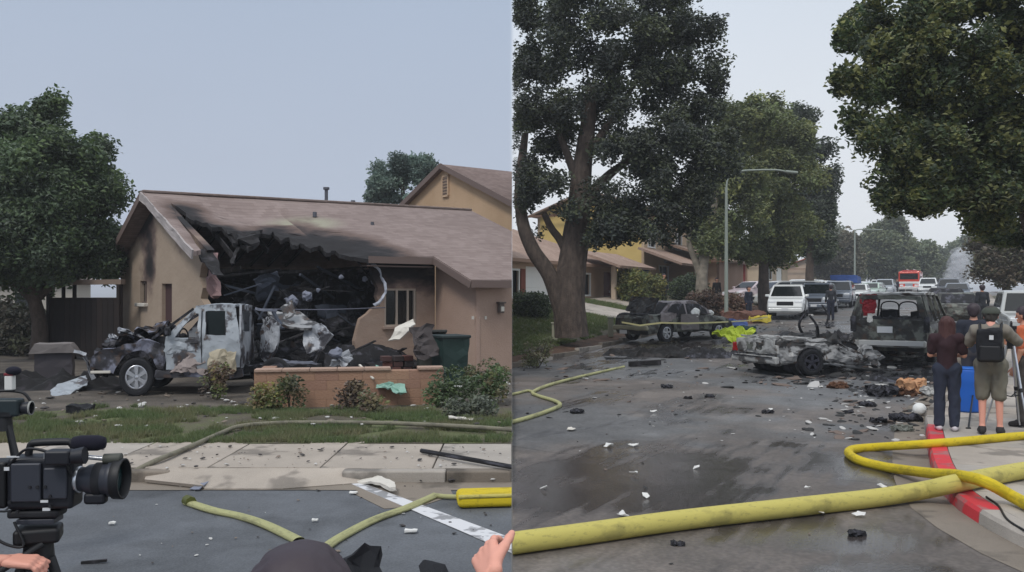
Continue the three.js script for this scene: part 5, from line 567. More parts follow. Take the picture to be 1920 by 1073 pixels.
{
  const D = 3.3, base = at(72, 0, D).setY(0); const tp = tripod('black camera tripod in the left foreground carrying the large news camera', base, 1.16, M.black, 0.46, 0.35);
  part('pan_handle', bar([0.02, 1.1, 0.05], [-0.14, 1.02, 0.16], 0.013), M.black, tp);
  const c = thing('news_camera', 'large black shoulder news camera with lens pointing right in the left foreground', 'video camera', base.clone().setY(1.16), 0.08), K = (px, py) => { const p = at(px, py, D); return [p.x - base.x, p.y - 1.16]; };
  const B = (px0, px1, py0, py1, w, r, z = 0) => { const a = K(px0, py0), b = K(px1, py1); return rbox(b[0] - a[0], a[1] - b[1], w, r, (a[0] + b[0]) / 2, (a[1] + b[1]) / 2, z); };
  part('camera_body', B(22, 150, 842, 948, 0.12, 0.02), M.camBody, c); part('side_panel', [B(34, 92, 852, 930, 0.02, 0.008, 0.066), B(96, 142, 862, 925, 0.016, 0.008, 0.066)], M.camGrey, c); part('battery', B(-30, 20, 850, 945, 0.11, 0.015), M.black, c); part('shoulder_pad', B(20, 120, 950, 966, 0.1, 0.012), M.rubber, c); part('base_plate', B(38, 112, 968, 978, 0.09, 0.004), M.camGrey, c);
  { const a = K(52, 842), b = K(60, 818), d = K(132, 816), e = K(148, 838); part('carry_handle', tube([[a[0], a[1], 0], [b[0], b[1], 0], [d[0], d[1], 0], [e[0], e[1], 0]], 0.016, 8, 24, 0.2), M.black, c); }
  { const a = K(142, 818), b = K(206, 818); part('microphone', ring([[0.001, -0.005], [0.026, 0], [0.033, 0.03], [0.033, 0.1], [0.024, 0.128], [0.001, 0.134]]).translate(a[0], a[1], 0.01), M.foam, c); part('microphone_holder', bar([a[0] + 0.03, a[1] - 0.07, 0.01], [a[0] + 0.03, a[1] - 0.02, 0.01], 0.012), M.black, c); }
  { const a = K(120, 852); part('viewfinder', [rbox(0.1, 0.06, 0.07, 0.012, a[0] + 0.03, a[1] + 0.03, 0.1), bar([a[0] + 0.08, a[1] + 0.03, 0.1], [a[0] + 0.13, a[1] + 0.035, 0.1], 0.03, 0.036)], M.camBody, c); const L = K(206, 852); part('lamp_head', [ring([[0.001, 0], [0.022, 0], [0.024, 0.07], [0.001, 0.07]]).translate(L[0] - 0.01, L[1], 0)], mat([70, 72, 66], 0.6), c); part('lamp_arm', bar([L[0] - 0.09, L[1] + 0.01, 0], [L[0], L[1], 0], 0.01), M.chrome, c); }
  { const a = K(150, 893), lens = part('lens', ring([[0.001, 0], [0.05, 0], [0.052, 0.03], [0.062, 0.045], [0.066, 0.09], [0.066, 0.125], [0.074, 0.13], [0.078, 0.155], [0.07, 0.158]]).translate(a[0], a[1], 0), M.camGrey, c); part('focus_ring', ring([[0.062, 0], [0.07, 0.004], [0.07, 0.034], [0.062, 0.038]]).translate(a[0] + 0.07, a[1], 0), M.rubber, lens); part('lens_hood', ring([[0.07, 0], [0.084, 0.002], [0.086, 0.04], [0.076, 0.04], [0.074, 0.005]]).translate(a[0] + 0.148, a[1], 0), M.black, lens); part('front_glass', ring([[0.001, 0], [0.05, -0.006], [0.07, -0.012]]).translate(a[0] + 0.165, a[1], 0), M.glassTeal, lens); part('zoom_grip', rbox(0.09, 0.05, 0.05, 0.016, a[0] + 0.08, a[1] - 0.075, 0.02), M.camBody, lens); part('mount_ring', ring([[0.05, 0], [0.056, 0], [0.056, 0.014], [0.05, 0.014]]).translate(a[0] - 0.004, a[1], 0), M.chrome, lens); }
  for (const [px, py, w, h] of [[104, 836, 0.018, 0.03], [112, 846, 0.012, 0.016], [100, 928, 0.03, 0.01], [104, 944, 0.03, 0.012], [28, 862, 0.02, 0.014], [40, 838, 0.05, 0.006]]) { const a = K(px, py); part('switch_label', box(w, h, 0.004, a[0], a[1], 0.0775), M.plate, c); }
  { const a = K(-2, 958); part('monitor', [rbox(0.09, 0.06, 0.015, 0.005, a[0] - 0.01, a[1], 0.12)], M.black, c); part('monitor_screen', box(0.08, 0.05, 0.004, a[0] - 0.01, a[1], 0.13), mat([120, 140, 142], 0.3), c); } c.scale.setScalar(0.92); for (const [x, y] of [[0.02, 0.2], [0.05, 0.2], [0.08, 0.2], [-0.06, 0.1], [-0.03, 0.1], [-0.06, 0.14], [0.1, 0.12], [0.1, 0.16]]) part('button', bar([x - 0.02, y - 0.02, 0.07], [x - 0.02, y - 0.02, 0.081], 0.007), M.rubber, c); part('cable', tube([[-0.1, 0.26, 0.05], [0.0, 0.34, 0.09], [0.12, 0.3, 0.08], [0.16, 0.22, 0.06]], 0.006, 6), M.black, c); part('cable', tube([[-0.16, 0.1, 0.07], [-0.12, -0.02, 0.1], [-0.02, -0.06, 0.09], [-0.06, 0.04, 0.08]], 0.006, 6), M.black, c);
  // the operator, mostly outside the frame, with a hand on the pan handle
  const ox = at(-62, 0, 3.2); person('person mostly out of frame at the left, one hand on the tripod handle', [ox.x - 0.18, 0, -3.22], Math.PI / 2, { top: mat([40, 44, 56], 0.9), pants: mat([44, 46, 54], 0.9), hair: M.hairDark, skin: M.skinPink, sleeve: 1.3, cell: 0.02, handCell: 0.005, curl: 0.75, J: { elR: [-0.2, 1.1, 0.08], wrR: [-0.05, 1.065, 0.35], elL: [0.22, 1.12, -0.04] }, handR: [0.1, -0.06, 1], backR: [-0.2, 1, 0.1] });
  // second camera at the left edge
  const D2 = 6.4, b2 = at(8, 0, D2).setY(0); tripod('thin black tripod at the left edge carrying the small camera', b2, 1.2, M.black, 0.45, 0.1); const c2 = thing('small_video_camera', 'small dark video camera with white box on top at the left edge', 'video camera', b2.clone().setY(1.2), 0.1), Q = (px, py) => { const p = at(px, py, D2); return [p.x - b2.x, p.y - 1.2]; };
  { const a = Q(14, 764), b = Q(50, 766), d = Q(18, 718), e = Q(24, 696); part('camera_body', rbox(0.26, 0.13, 0.12, 0.02, a[0] - 0.03, a[1], 0), mat([26, 40, 44], 0.5), c2); part('lens', ring([[0.001, 0], [0.04, 0], [0.045, 0.05], [0.05, 0.09], [0.04, 0.092]]).translate(b[0] - 0.07, b[1], 0), M.camBody, c2); part('lens_rim', ring([[0.046, 0], [0.053, 0], [0.053, 0.012], [0.046, 0.012]]).translate(b[0] + 0.016, b[1], 0), mat([150, 150, 146], 0.5), c2); part('white_box', rbox(0.06, 0.11, 0.06, 0.01, d[0], d[1], 0), M.paper, c2); part('foam_top', [new THREE.SphereGeometry(0.05, 14, 10).scale(1.1, 0.7, 1).translate(e[0], e[1], 0)], M.foam, c2); part('red_band', rbox(0.066, 0.02, 0.066, 0.005, d[0], d[1] + 0.065, 0), mat([120, 30, 40], 0.6), c2); part('handle', tube([[a[0] - 0.1, a[1] + 0.06, 0], [a[0] - 0.06, a[1] + 0.12, 0], [a[0] + 0.1, a[1] + 0.11, 0], [a[0] + 0.16, a[1] + 0.05, 0]], 0.011, 6, 20), M.black, c2); }
}
{ // person whose head rises at the bottom edge
  const p = at(562, 0, 1.42); person('person seen from behind, only dark short hair at the bottom edge', [p.x, 0, -1.42], Math.PI, { top: mat([36, 38, 46], 0.9), pants: mat([40, 42, 50], 0.9), hair: M.hairDark, sleeve: 1.8, cell: 0.025, scale: 0.925, handCell: 0.01 });
  const q = V(0.25, 0, -1.75); person('person out of frame below, raised bare hand at the bottom middle', [q.x, 0, q.z], Math.PI, { top: mat([60, 66, 80], 0.9), pants: mat([40, 42, 50], 0.9), hair: M.hairDark, skin: M.skinPink, sleeve: 0.9, cell: 0.02, scale: 0.86, handCell: 0.0045, curl: 0.5, J: { head: [0, 1.5, 0.1], neck: [0, 1.42, 0.04], elL: [0.345, 1.42, -0.1], wrL: [0.34, 1.72, 0.0] }, handL: [0.2, 0.3, 0.9], backL: [0.6, 0.5, -0.5], look: [0, -0.2, 1] });
  // black rig with folded flaps
  const r = thing('camera_rig', 'black camera rig with two folded flaps at the bottom edge', 'camera rig', at(750, 0, 1.7).setY(0)), b = at(750, 0, 1.7), P = (px, py, dz = 0) => { const v = at(px, py, 1.7 - dz); return V(v.x - b.x, v.y, v.z - b.z); }; const fm = mat([22, 24, 30], 0.85), pm = (g, s) => crumple(g, 0.03, 0.018, 14, s);
  part('flap', pm(slab([P(660, 1026), P(728, 1024), P(734, 1034), P(710, 1062), P(700, 1110), P(640, 1110, 0.1), P(648, 1040, 0.06)].reverse(), 0.012), 1), fm, r); part('flap', pm(slab([P(800, 1028), P(850, 1046), P(888, 1082), P(900, 1120), P(790, 1120, 0.1), P(786, 1090, 0.06)].reverse(), 0.012), 4), fm, r); part('hood_body', rbox(0.2, 0.12, 0.2, 0.03, 0.0, 1.38, 0.03), fm, r); part('pole', bar([0, 0, 0], [0, 1.36, 0], 0.016), M.black, r); part('pole_foot', bar([0, 0, 0], [0, 0.03, 0], 0.03), M.rubber, r);
}
// ================================================================ RIGHT-HAND PLACE: the street (x > 0)
function ribbon(ss, la, lb, n, yf) { // sheet between two lateral lines along the street
  const P = [], I = []; ss.forEach((s, i) => { for (let k = 0; k <= n; k++) { const lat = Array.isArray(la) ? la[k] : mix(typeof la === 'function' ? la(s) : la, typeof lb === 'function' ? lb(s) : lb, k / n); P.push(s * SW[0] + lat * SN[0], yf(s, lat), -(s * SW[1] + lat * SN[1])); if (i && k) { const a = i * (n + 1) + k; I.push(a - 1, a - n - 2, a - n - 1, a - 1, a - n - 1, a); } } });
  const g = new THREE.BufferGeometry(); g.setAttribute('position', new THREE.Float32BufferAttribute(P, 3)); g.setIndex(I); const f = flat(g); f.computeVertexNormals(); return boxUV(f);
}
const range = (a, b, st) => { const r = []; for (let x = a; x < b; x += st) r.push(x); r.push(b); return r; };
const LATS = [-900, -300, -120, -60, -40, -30, -24, -20, -18, -16, -14, -12.5, -11, 0, 3, 8, 20, 60, 150, 400, 900];
structure('terrain', clipB(ribbon([...range(-40, 16, 14), ...range(18, 110, 1.5), ...range(120, 400, 10), 900, 1800], LATS, 0, LATS.length - 1, (s, l) => groundB(s, l < KL - 2 || l > 2 ? l : -3) - (l > -12 && l < 2 ? 0.2 : 0.06))), M.soil);
{ // road with its stains: wet run-off, soot, dried dirt
  const px = (x, y) => { const p = onB(x, y); return [p.x, -p.z]; }; const st = [];
  const stain = (x, y, rx, ry, k, rot = 0) => { const [cx, cd] = px(x, y); st.push([cx, cd, rx, ry, k, Math.cos(rot), Math.sin(rot)]); };
  stain(1060, 900, 1.3, 0.9, 0.75); stain(1020, 960, 1.4, 0.7, 0.8); stain(1500, 745, 1.7, 2.6, -0.9, -0.2); stain(1440, 800, 1.0, 1.8, -0.8, -0.2); stain(1180, 800, 1.2, 2.5, -0.3); stain(1250, 880, 0.8, 1.5, 1.1, -0.3); stain(1350, 810, 0.55, 1.8, 1.0, -0.25); stain(1200, 960, 1.0, 0.7, 0.9); stain(1330, 925, 0.8, 0.8, 0.8); stain(1200, 1035, 0.8, 0.35, 0.9); stain(1500, 985, 1.6, 0.45, 0.7); stain(1760, 1030, 1.3, 0.35, 1.0); stain(1470, 905, 0.9, 1.2, 0.6); stain(1560, 870, 0.5, 2, 0.7); stain(1640, 730, 1.3, 2.2, 0.8); stain(1700, 700, 1.6, 2.4, 1.2); stain(1270, 660, 3, 3.2, 0.9); stain(1120, 660, 2.4, 1.6, 0.7); stain(1500, 700, 1.8, 1.0, 1.2); stain(1640, 640, 2.2, 4, 0.7); stain(1560, 610, 3, 5, 0.5); stain(1060, 720, 1.8, 1.2, 0.5); stain(1650, 870, 0.5, 1.6, 0.8);
  const N = 2048, size = 48, rough = new Float32Array(N * N);
  const map = tex(N, 0, (u, v) => {
    const x = u * size, d = 3 + v * size; let w = 0; const wx = x + 0.7 * (fbm(u, v, 24, 4, 401) - 0.5) * 2, wd = d + 0.9 * (fbm(u, v, 24, 4, 402) - 0.5) * 2;
    for (const [cx, cd, rx, ry, k, c, s] of st) { const ex = (wx - cx) * c - (wd - cd) * s, ed = (wx - cx) * s + (wd - cd) * c, q = (ex / rx) ** 2 + (ed / ry) ** 2; if (q < 3) w += k * Math.exp(-q * 1.3); } const dry = sstep(0.1, 0.6, -w);
    const fine = fbm(u, v, 150, 3, 403), n1 = fbm(u, v, 40, 4, 404); const lat = latOf(x, d), s = sOf(x, d), streak = fbm(s / 60 + 0.3, lat / 6, 64, 3, 405); const longS = fbm(s / 48 + 0.1, lat / 24 + 0.2, 24, 5, 408); w = sstep(0.1, 0.95, Math.max(w, -0.5) * 0.62 + (n1 - 0.5) * 1.2 + (streak - 0.5) * 0.9 + (longS - 0.42) * 1.7 + (fine - 0.5) * 0.5); // streaks follow the street
    const dirt = sstep(0.47, 0.64, fbm(u, v, 14, 5, 406)), g = (hash2(u * N | 0, v * N | 0, 3) - 0.5) * 0.09 + (fine - 0.5) * 0.08, tar = Math.abs(((s + 0.4 * n1 + 60) % 7.4) - 3.7) < 0.025 ? -0.07 : 0, pale = sstep(0.6, 0.72, fbm(u, v, 60, 3, 407)) * 0.05;
    let b = 0.375 + g + (n1 - 0.5) * 0.1 + pale + tar; const c = [b * mix(0.99, 1.03, dirt), b * mix(0.985, 0.955, dirt), b * mix(0.985, 0.9, dirt)]; const k = (1 - 0.36 * w) * (1 + 0.13 * dry); const j = (v * N | 0) * N + (u * N | 0); rough[j] = mix(0.62, 0.12, w) - pale; return [c[0] * k, c[1] * k, c[2] * k * mix(1, 1.04, w)];
  });
  const rmap = tex(N, 0, (u, v) => clamp(rough[Math.min(N - 1, v * N + 0.5 | 0) * N + Math.min(N - 1, u * N + 0.5 | 0)]), false);
  const bump = tex(512, 0, (u, v) => 0.5 + (fbm(u, v, 128, 2, 5) - 0.5) * 0.9, false); bump.repeat.set(40, 40);
  M.roadB = mat([255, 255, 255], 1, { map, roughnessMap: rmap, bumpMap: bump, bumpScale: 0.0015 });
  const g = clipB(ribbon([-12, -4, 0, 6, 12, 16, ...range(18, 90, 1.5), ...range(95, 330, 8)], -22, 10, 32, (s) => roadY(s))), p = g.attributes.position, uv = g.attributes.uv; for (let i = 0; i < p.count; i++) uv.setXY(i, p.getX(i) / size, (-p.getZ(i) - 3) / size); structure('street', g, M.roadB);
}
// right kerb curving round the corner, red near the corner; pavement slabs behind it
const kerbPath = [[2250, 1150], [2080, 1096], [1920, 1030], [1830, 980], [1776, 938], [1748, 886], [1738, 830], [1737, 780]].map(([x, y]) => { const p = onB(x, y, 0), q = at(x, y, 3280 / (y - HOR)); return [sOf(q.x, -q.z), latOf(q.x, -q.z)]; }).concat([[20, -0.5], [25, -0.38]]);
const kCurve = new THREE.CatmullRomCurve3([...kerbPath.map(([s, l]) => V(s, 0, l)), ...range(30, 200, 10).map((s) => V(s, 0, KR))], false, 'catmullrom', 0.4);
const kLen = kCurve.getLength(); const kPt = (dist, off, y) => { const u = clamp(dist / kLen), p = kCurve.getPointAt(u), t = kCurve.getTangentAt(u); const s = p.x - t.z * -1 * 0 + -t.z * off * 1, l = p.z + t.x * off; return V(s * SW[0] + l * SN[0], roadY(s) + y, -(s * SW[1] + l * SN[1])); };
function kSweep(d0, d1, prof, n) { const P = [], I = [], m = prof.length; for (let i = 0; i <= n; i++) for (const [o, y] of prof) P.push(...kPt(mix(d0, d1, i / n), o, y).toArray()); for (let i = 0; i < n; i++) for (let k = 0; k + 1 < m; k++) { const a = i * m + k, b = a + m; I.push(a, a + 1, b, b, a + 1, b + 1); } const c0 = P.length / 3; for (const end of [0, n]) { const o = end * m; for (let k = 1; k + 1 < m; k++) I.push(o, o + k, o + k + 1); } const g = new THREE.BufferGeometry(); g.setAttribute('position', new THREE.Float32BufferAttribute(P, 3)); g.setIndex(I); const f = flat(g); f.computeVertexNormals(); return boxUV(f); }
{
  const kerb = structure('kerb', kSweep(80, kLen, [[0, -0.02], [0.01, 0.1], [0.03, 0.13], [0.16, 0.13], [0.16, -0.02]], 60), M.concrete); const gut = structure('gutter', kSweep(0, 80, [[-0.42, 0.004], [-0.2, 0.005], [-0.005, 0.006]], 120), M.concreteDark);
  let d = 0; for (let i = 0; d < 80; i++) { const L = i < 24 ? 1.1 : 2.4, sAt = kCurve.getPointAt(clamp((d + L / 2) / kLen)).x, red = sAt > 9.0 && sAt < 14.2; part('kerb_stone', kSweep(d + 0.004, d + L - 0.004, [[0, -0.02], [0.012, 0.1], [0.035, 0.132], [0.21, 0.132], [0.21, -0.02]], 6), red ? M.redPaint : i % 2 ? M.concrete : M.concreteDark, kerb); d += L; }
  const walk = structure('pavement', kSweep(0, 180, [[0.22, 0.02], [0.22, 0.1], [1.7, 0.1], [1.7, 0.02]], 140), M.concreteDark); let e = 0; for (let i = 0; e < 70; i++) { const L = 1.5; part('pavement_slab', kSweep(e + 0.006, e + L - 0.006, [[0.216, 0.08], [0.22, 0.128], [1.64, 0.128], [1.645, 0.08]], 4), i % 3 ? M.concrete : M.concretePink, walk); e += L; }
  structure('lawn', clipB(ribbon(range(6, 90, 2), (s) => s < 9 ? mix(4, 1.35, (s - 6) / 3) : 1.3, 9, 6, (s, l) => roadY(s) + 0.12)), M.lawn);
  // corner pavement
  structure('pavement', clipB(ribbon(range(7.4, 11, 0.4), (s) => s < 8.5 ? 1.9 : 1.2, 7, 6, (s) => roadY(s) + 0.112)), M.concrete);
}
{ // left side: kerb, verge, lawns, driveways
  const kerb = structure('kerb', clipB(ribbon(range(10, 130, 2), KL - 0.15, KL, 1, (s) => roadY(s) + 0.1)), M.concreteDark); for (let s = 18; s < 70; s += 2) part('kerb_stone', clipB(box(1.985, 0.24, 0.16, 0, 0, 0, 0, STREET, 0).applyMatrix4(new THREE.Matrix4().setPosition((s + 1) * SW[0] + (KL - 0.08) * SN[0], roadY(s + 1) + 0.01, -((s + 1) * SW[1] + (KL - 0.08) * SN[1])))), s % 4 ? M.concrete : M.concreteDark, kerb);
  structure('verge', clipB(ribbon(range(12, 120, 1.5), -12.9, KL - 0.1, 6, (s, l) => groundB(s, l) - 0.006)), M.mulch); structure('lawn', clipB(ribbon(range(14, 100, 1.5), -30, -12.6, 20, (s, l) => groundB(s, l) + 0.004)), M.lawn);
  const drive = (s0, s1, l1 = -19, m = M.concrete) => structure('driveway', clipB(ribbon(range(s0, s1, 0.8), l1, KL, 14, (s, l) => groundB(s, l) + 0.014)), m); drive(35.8, 39.6); drive(41.5, 47.6, -19, M.concretePink); drive(66, 70.5, -18);
  // grass on the near lawn
  const r = rngOf(88), ms = [], cs = [], m4 = new THREE.Matrix4(), q = new THREE.Quaternion(); for (let i = 0; i < 22000; i++) { const s = 20 + r() * 22, l = -12.6 - r() * 8; const p = SL(s, l); if (p.x < 0.05) continue; if ((s > 35.8 && s < 39.6) || (s > 41.5)) continue; if (l > -13.0 && nz(s, l, 3) < 0) continue; q.setFromAxisAngle(V(0, 1, 0), r() * 6.28); const k = 0.8 + r() * 0.8; m4.compose(p, q, V(k * 1.4, k, k * 1.4)); ms.push(m4.clone()); const t = r(); cs.push(new THREE.Color().setRGB(mix(0.09, 0.17, t), mix(0.15, 0.19, t), mix(0.04, 0.06, t))); }
  const im = new THREE.InstancedMesh(M.tuft, M.leaf, ms.length); ms.forEach((m, i) => { im.setMatrixAt(i, m); im.setColorAt(i, cs[i]); }); im.name = 'grass'; scene.add(im); tag(im, 'green front lawn left of the street under the large tree', 'grass', null, 'stuff');
}
// ---------------------------------------------------------------- houses along the left side
function streetHouse(label, s0, lat, o) { // local x along the street, z towards the street
  const t = thing('street_house', label, 'house', V(s0 * SW[0] + lat * SN[0], groundB(s0, lat), -(s0 * SW[1] + lat * SN[1])), STREET), cl = (g) => clipB(g, t.matrixWorld), L = o.len, Dp = o.depth, H = o.h, w = o.wall;
  const hole = (o.openings || []).map(([x0, x1, y0, y1]) => [[x0, y0], [x1, y0], [x1, y1], [x0, y1]]); part('wall', cl(prism([[0, -1], [L, -1], [L, H], [0, H]], 0.2, hole).translate(0, 0, -0.2)), w, t); part('wall', cl(box(0.2, H + 1, Dp - 0.2, 0.1, H / 2 - 0.5, -Dp / 2 - 0.1)), o.side || w, t); part('wall', cl(box(L, H + 1, 0.2, L / 2, H / 2 - 0.5, -Dp + 0.1)), w, t);
  const e = 0.5, sl = o.slope || 0.36, rz = -Dp / 2, rh = H + sl * (Dp / 2 + e), hip = o.hip ? Dp / 2 : -e; const F = [V(-e, H, e), V(L + e, H, e), V(L - hip * 1 + (o.hip ? 0 : 0), rh, rz), V(hip, rh, rz)];
  part('roof', cl(slab(F, 0.12)), o.roof, t); part('roof', cl(slab([V(L + e, H, -Dp - e), V(-e, H, -Dp - e), V(hip, rh, rz), V(L - hip, rh, rz)], 0.12)), o.roof, t); if (o.hip) part('roof', cl(slab([V(-e, H, -Dp - e), V(-e, H, e), V(hip, rh, rz)], 0.12)), o.roof, t); else { const g = prism([[-0.0, H], [-Dp, H], [rz, rh - 0.2]].reverse(), 0.2); g.applyMatrix4(new THREE.Matrix4().makeBasis(V(0, 0, 1), V(0, 1, 0), V(-1, 0, 0))); g.translate(0.2, 0, 0); part('gable', cl(g), o.side || w, t); }
  part('fascia', cl(box(L + 2 * e, 0.16, 0.04, L / 2, H - 0.08, e + 0.022)), o.trim, t); part('fascia', cl(box(0.04, 0.16, Dp + 2 * e, -e - 0.022, H - 0.08, -Dp / 2)), o.trim, t);
  for (const [x0, x1, y0, y1, kind] of o.openings || []) { const W = x1 - x0, h = y1 - y0, x = (x0 + x1) / 2, y = (y0 + y1) / 2; if (kind === 'garage') { const d = thingPart('garage_door', cl(box(W, h, 0.04, x, y, -0.12)), M.white, t); for (let k = 0; k < 4; k++) part('panel', cl(rbox(W - 0.1, h / 4 - 0.05, 0.03, 0.01, x, y0 + (k + 0.5) * h / 4, -0.092)), M.white, d); } else if (kind === 'door') { const d = thingPart('door', cl(box(W, h, 0.05, x, y, -0.12)), o.door, t); part('handle', cl(box(0.04, 0.12, 0.05, x1 - 0.15, y - 0.1, -0.07)), M.chrome, d); } else { const d = thingPart('window', cl(box(W, h, 0.02, x, y, -0.12)), M.glassDark, t); part('frame', cl(merge([box(W + 0.16, 0.09, 0.08, x, y1, 0.01), box(W + 0.16, 0.09, 0.08, x, y0, 0.01), box(0.09, h, 0.076, x0, y, 0.01), box(0.09, h, 0.076, x1, y, 0.01), box(0.06, h, 0.07, x, y, -0.08)])), o.frame || M.white, d); } }
  return { t, cl };
}
function thingPart(n, g, m, p) { return part(n, g, m, p); }
{
  const tileR = shingles(156, 132, 118, 501), tileB = shingles(132, 112, 98, 502), trimW = mat([150, 122, 104], 0.85), brownT = mat([104, 76, 58], 0.85);
  const h1 = streetHouse('single storey pink tiled house with white garage door behind the large tree', 31, -18.8, { len: 16.6, depth: 9, h: 2.4, wall: stucco(186, 160, 138, 511), roof: tileR, trim: trimW, slope: 0.42, hip: true, door: mat([92, 46, 42], 0.7), openings: [[4.95, 8.2, 0.0, 2.1, 'garage'], [3.2, 4.2, 0.6, 1.9, 'window'], [14.6, 15.8, 0, 2.05, 'door'], [11.2, 12.6, 0.7, 1.9, 'window']] });
  for (const x of [12.7, 13.7]) part('column', h1.cl(rbox(0.26, 2.3, 0.26, 0.02, x, 1.15, 1.4)), mat([186, 168, 148], 0.85), h1.t); part('porch_roof', h1.cl(slab([V(11.6, 2.3, 2.2), V(17.4, 2.3, 2.2), V(17.4, 3.2, -0.3), V(11.6, 3.2, -0.3)], 0.14)), tileR, h1.t); for (const x of [2.7, 4.6]) part('shutter', h1.cl(box(0.45, 1.5, 0.05, x, 1.2, 0.03)), mat([120, 66, 52], 0.8), h1.t);
  const h2 = streetHouse('two storey house with yellow end wall and white framed upper windows', 54.4, -19.5, { len: 11.8, depth: 8, h: 5.5, wall: stucco(190, 166, 138, 512), side: stucco(204, 176, 110, 513), roof: tileB, trim: brownT, openings: [[0.7, 2.1, 3.1, 4.4, 'window'], [6.6, 8.2, 3.2, 4.4, 'window'], [3, 5, 0.6, 1.9, 'window']] });  // end wall coloured yellower than the front, painting in its lit side
  part('lower_roof', h2.cl(slab([V(-1.2, 1.9, 3.0), V(6, 1.9, 3.0), V(6, 3.0, 0.02), V(-1.2, 3.0, 0.02)], 0.16)), tileR, h2.t); part('lower_roof', h2.cl(slab([V(4.2, 2.3, 4.2), V(12.4, 2.3, 4.2), V(12.4, 3.6, 0.02), V(4.2, 3.6, 0.02)], 0.16)), tileB, h2.t); part('lower_wall', h2.cl(box(7, 3.2, 0.2, 8.6, 0.7, 3.6)), stucco(150, 124, 108, 514), h2.t); part('lower_wall', h2.cl(box(0.2, 3.2, 3.4, 5.1, 0.7, 1.8)), stucco(170, 140, 118, 515), h2.t); part('beam', h2.cl(box(0.2, 0.2, 4.4, 4.2, 2.2, 2.1)), brownT, h2.t);
  const h3 = streetHouse('low tan house with white garage behind the street lamp', 66.2, -18.2, { len: 12, depth: 8, h: 2.35, wall: stucco(180, 140, 116, 516), roof: tileR, trim: trimW, slope: 0.38, hip: true, door: mat([120, 44, 44], 0.7), openings: [[0.6, 4.4, 0, 2.0, 'garage'], [8, 9.2, 0, 2, 'door']] }); part('column', rbox(0.3, 2.3, 0.3, 0.02, 6.2, 1.1, 1.0), mat([130, 50, 48], 0.8), h3.t); part('porch_roof', slab([V(5.2, 2.3, 1.8), V(11, 2.3, 1.8), V(11, 3.1, -0.3), V(5.2, 3.1, -0.3)], 0.14), tileR, h3.t);
  streetHouse('distant tan house with dull roof behind the parked white vans', 84, -18, { len: 12, depth: 8, h: 2.5, wall: stucco(190, 170, 146, 517), roof: shingles(140, 128, 116, 503), trim: trimW, openings: [[2, 3.6, 0.7, 1.9, 'window'], [6, 9, 0, 2, 'garage']] }); streetHouse('distant house with orange red roof left of the fire truck', 128, -17, { len: 14, depth: 8, h: 2.6, wall: stucco(180, 160, 140, 518), roof: shingles(176, 96, 70, 504), trim: trimW, openings: [[2, 3.6, 0.7, 1.9, 'window']] });
  streetHouse('low brown roofed house at the far right behind the tree', 46, 12, { len: 13, depth: 8, h: 2.6, wall: stucco(128, 100, 84, 519), roof: shingles(112, 88, 78, 505), trim: brownT, openings: [[2, 3.6, 0.7, 1.9, 'window']] });
}
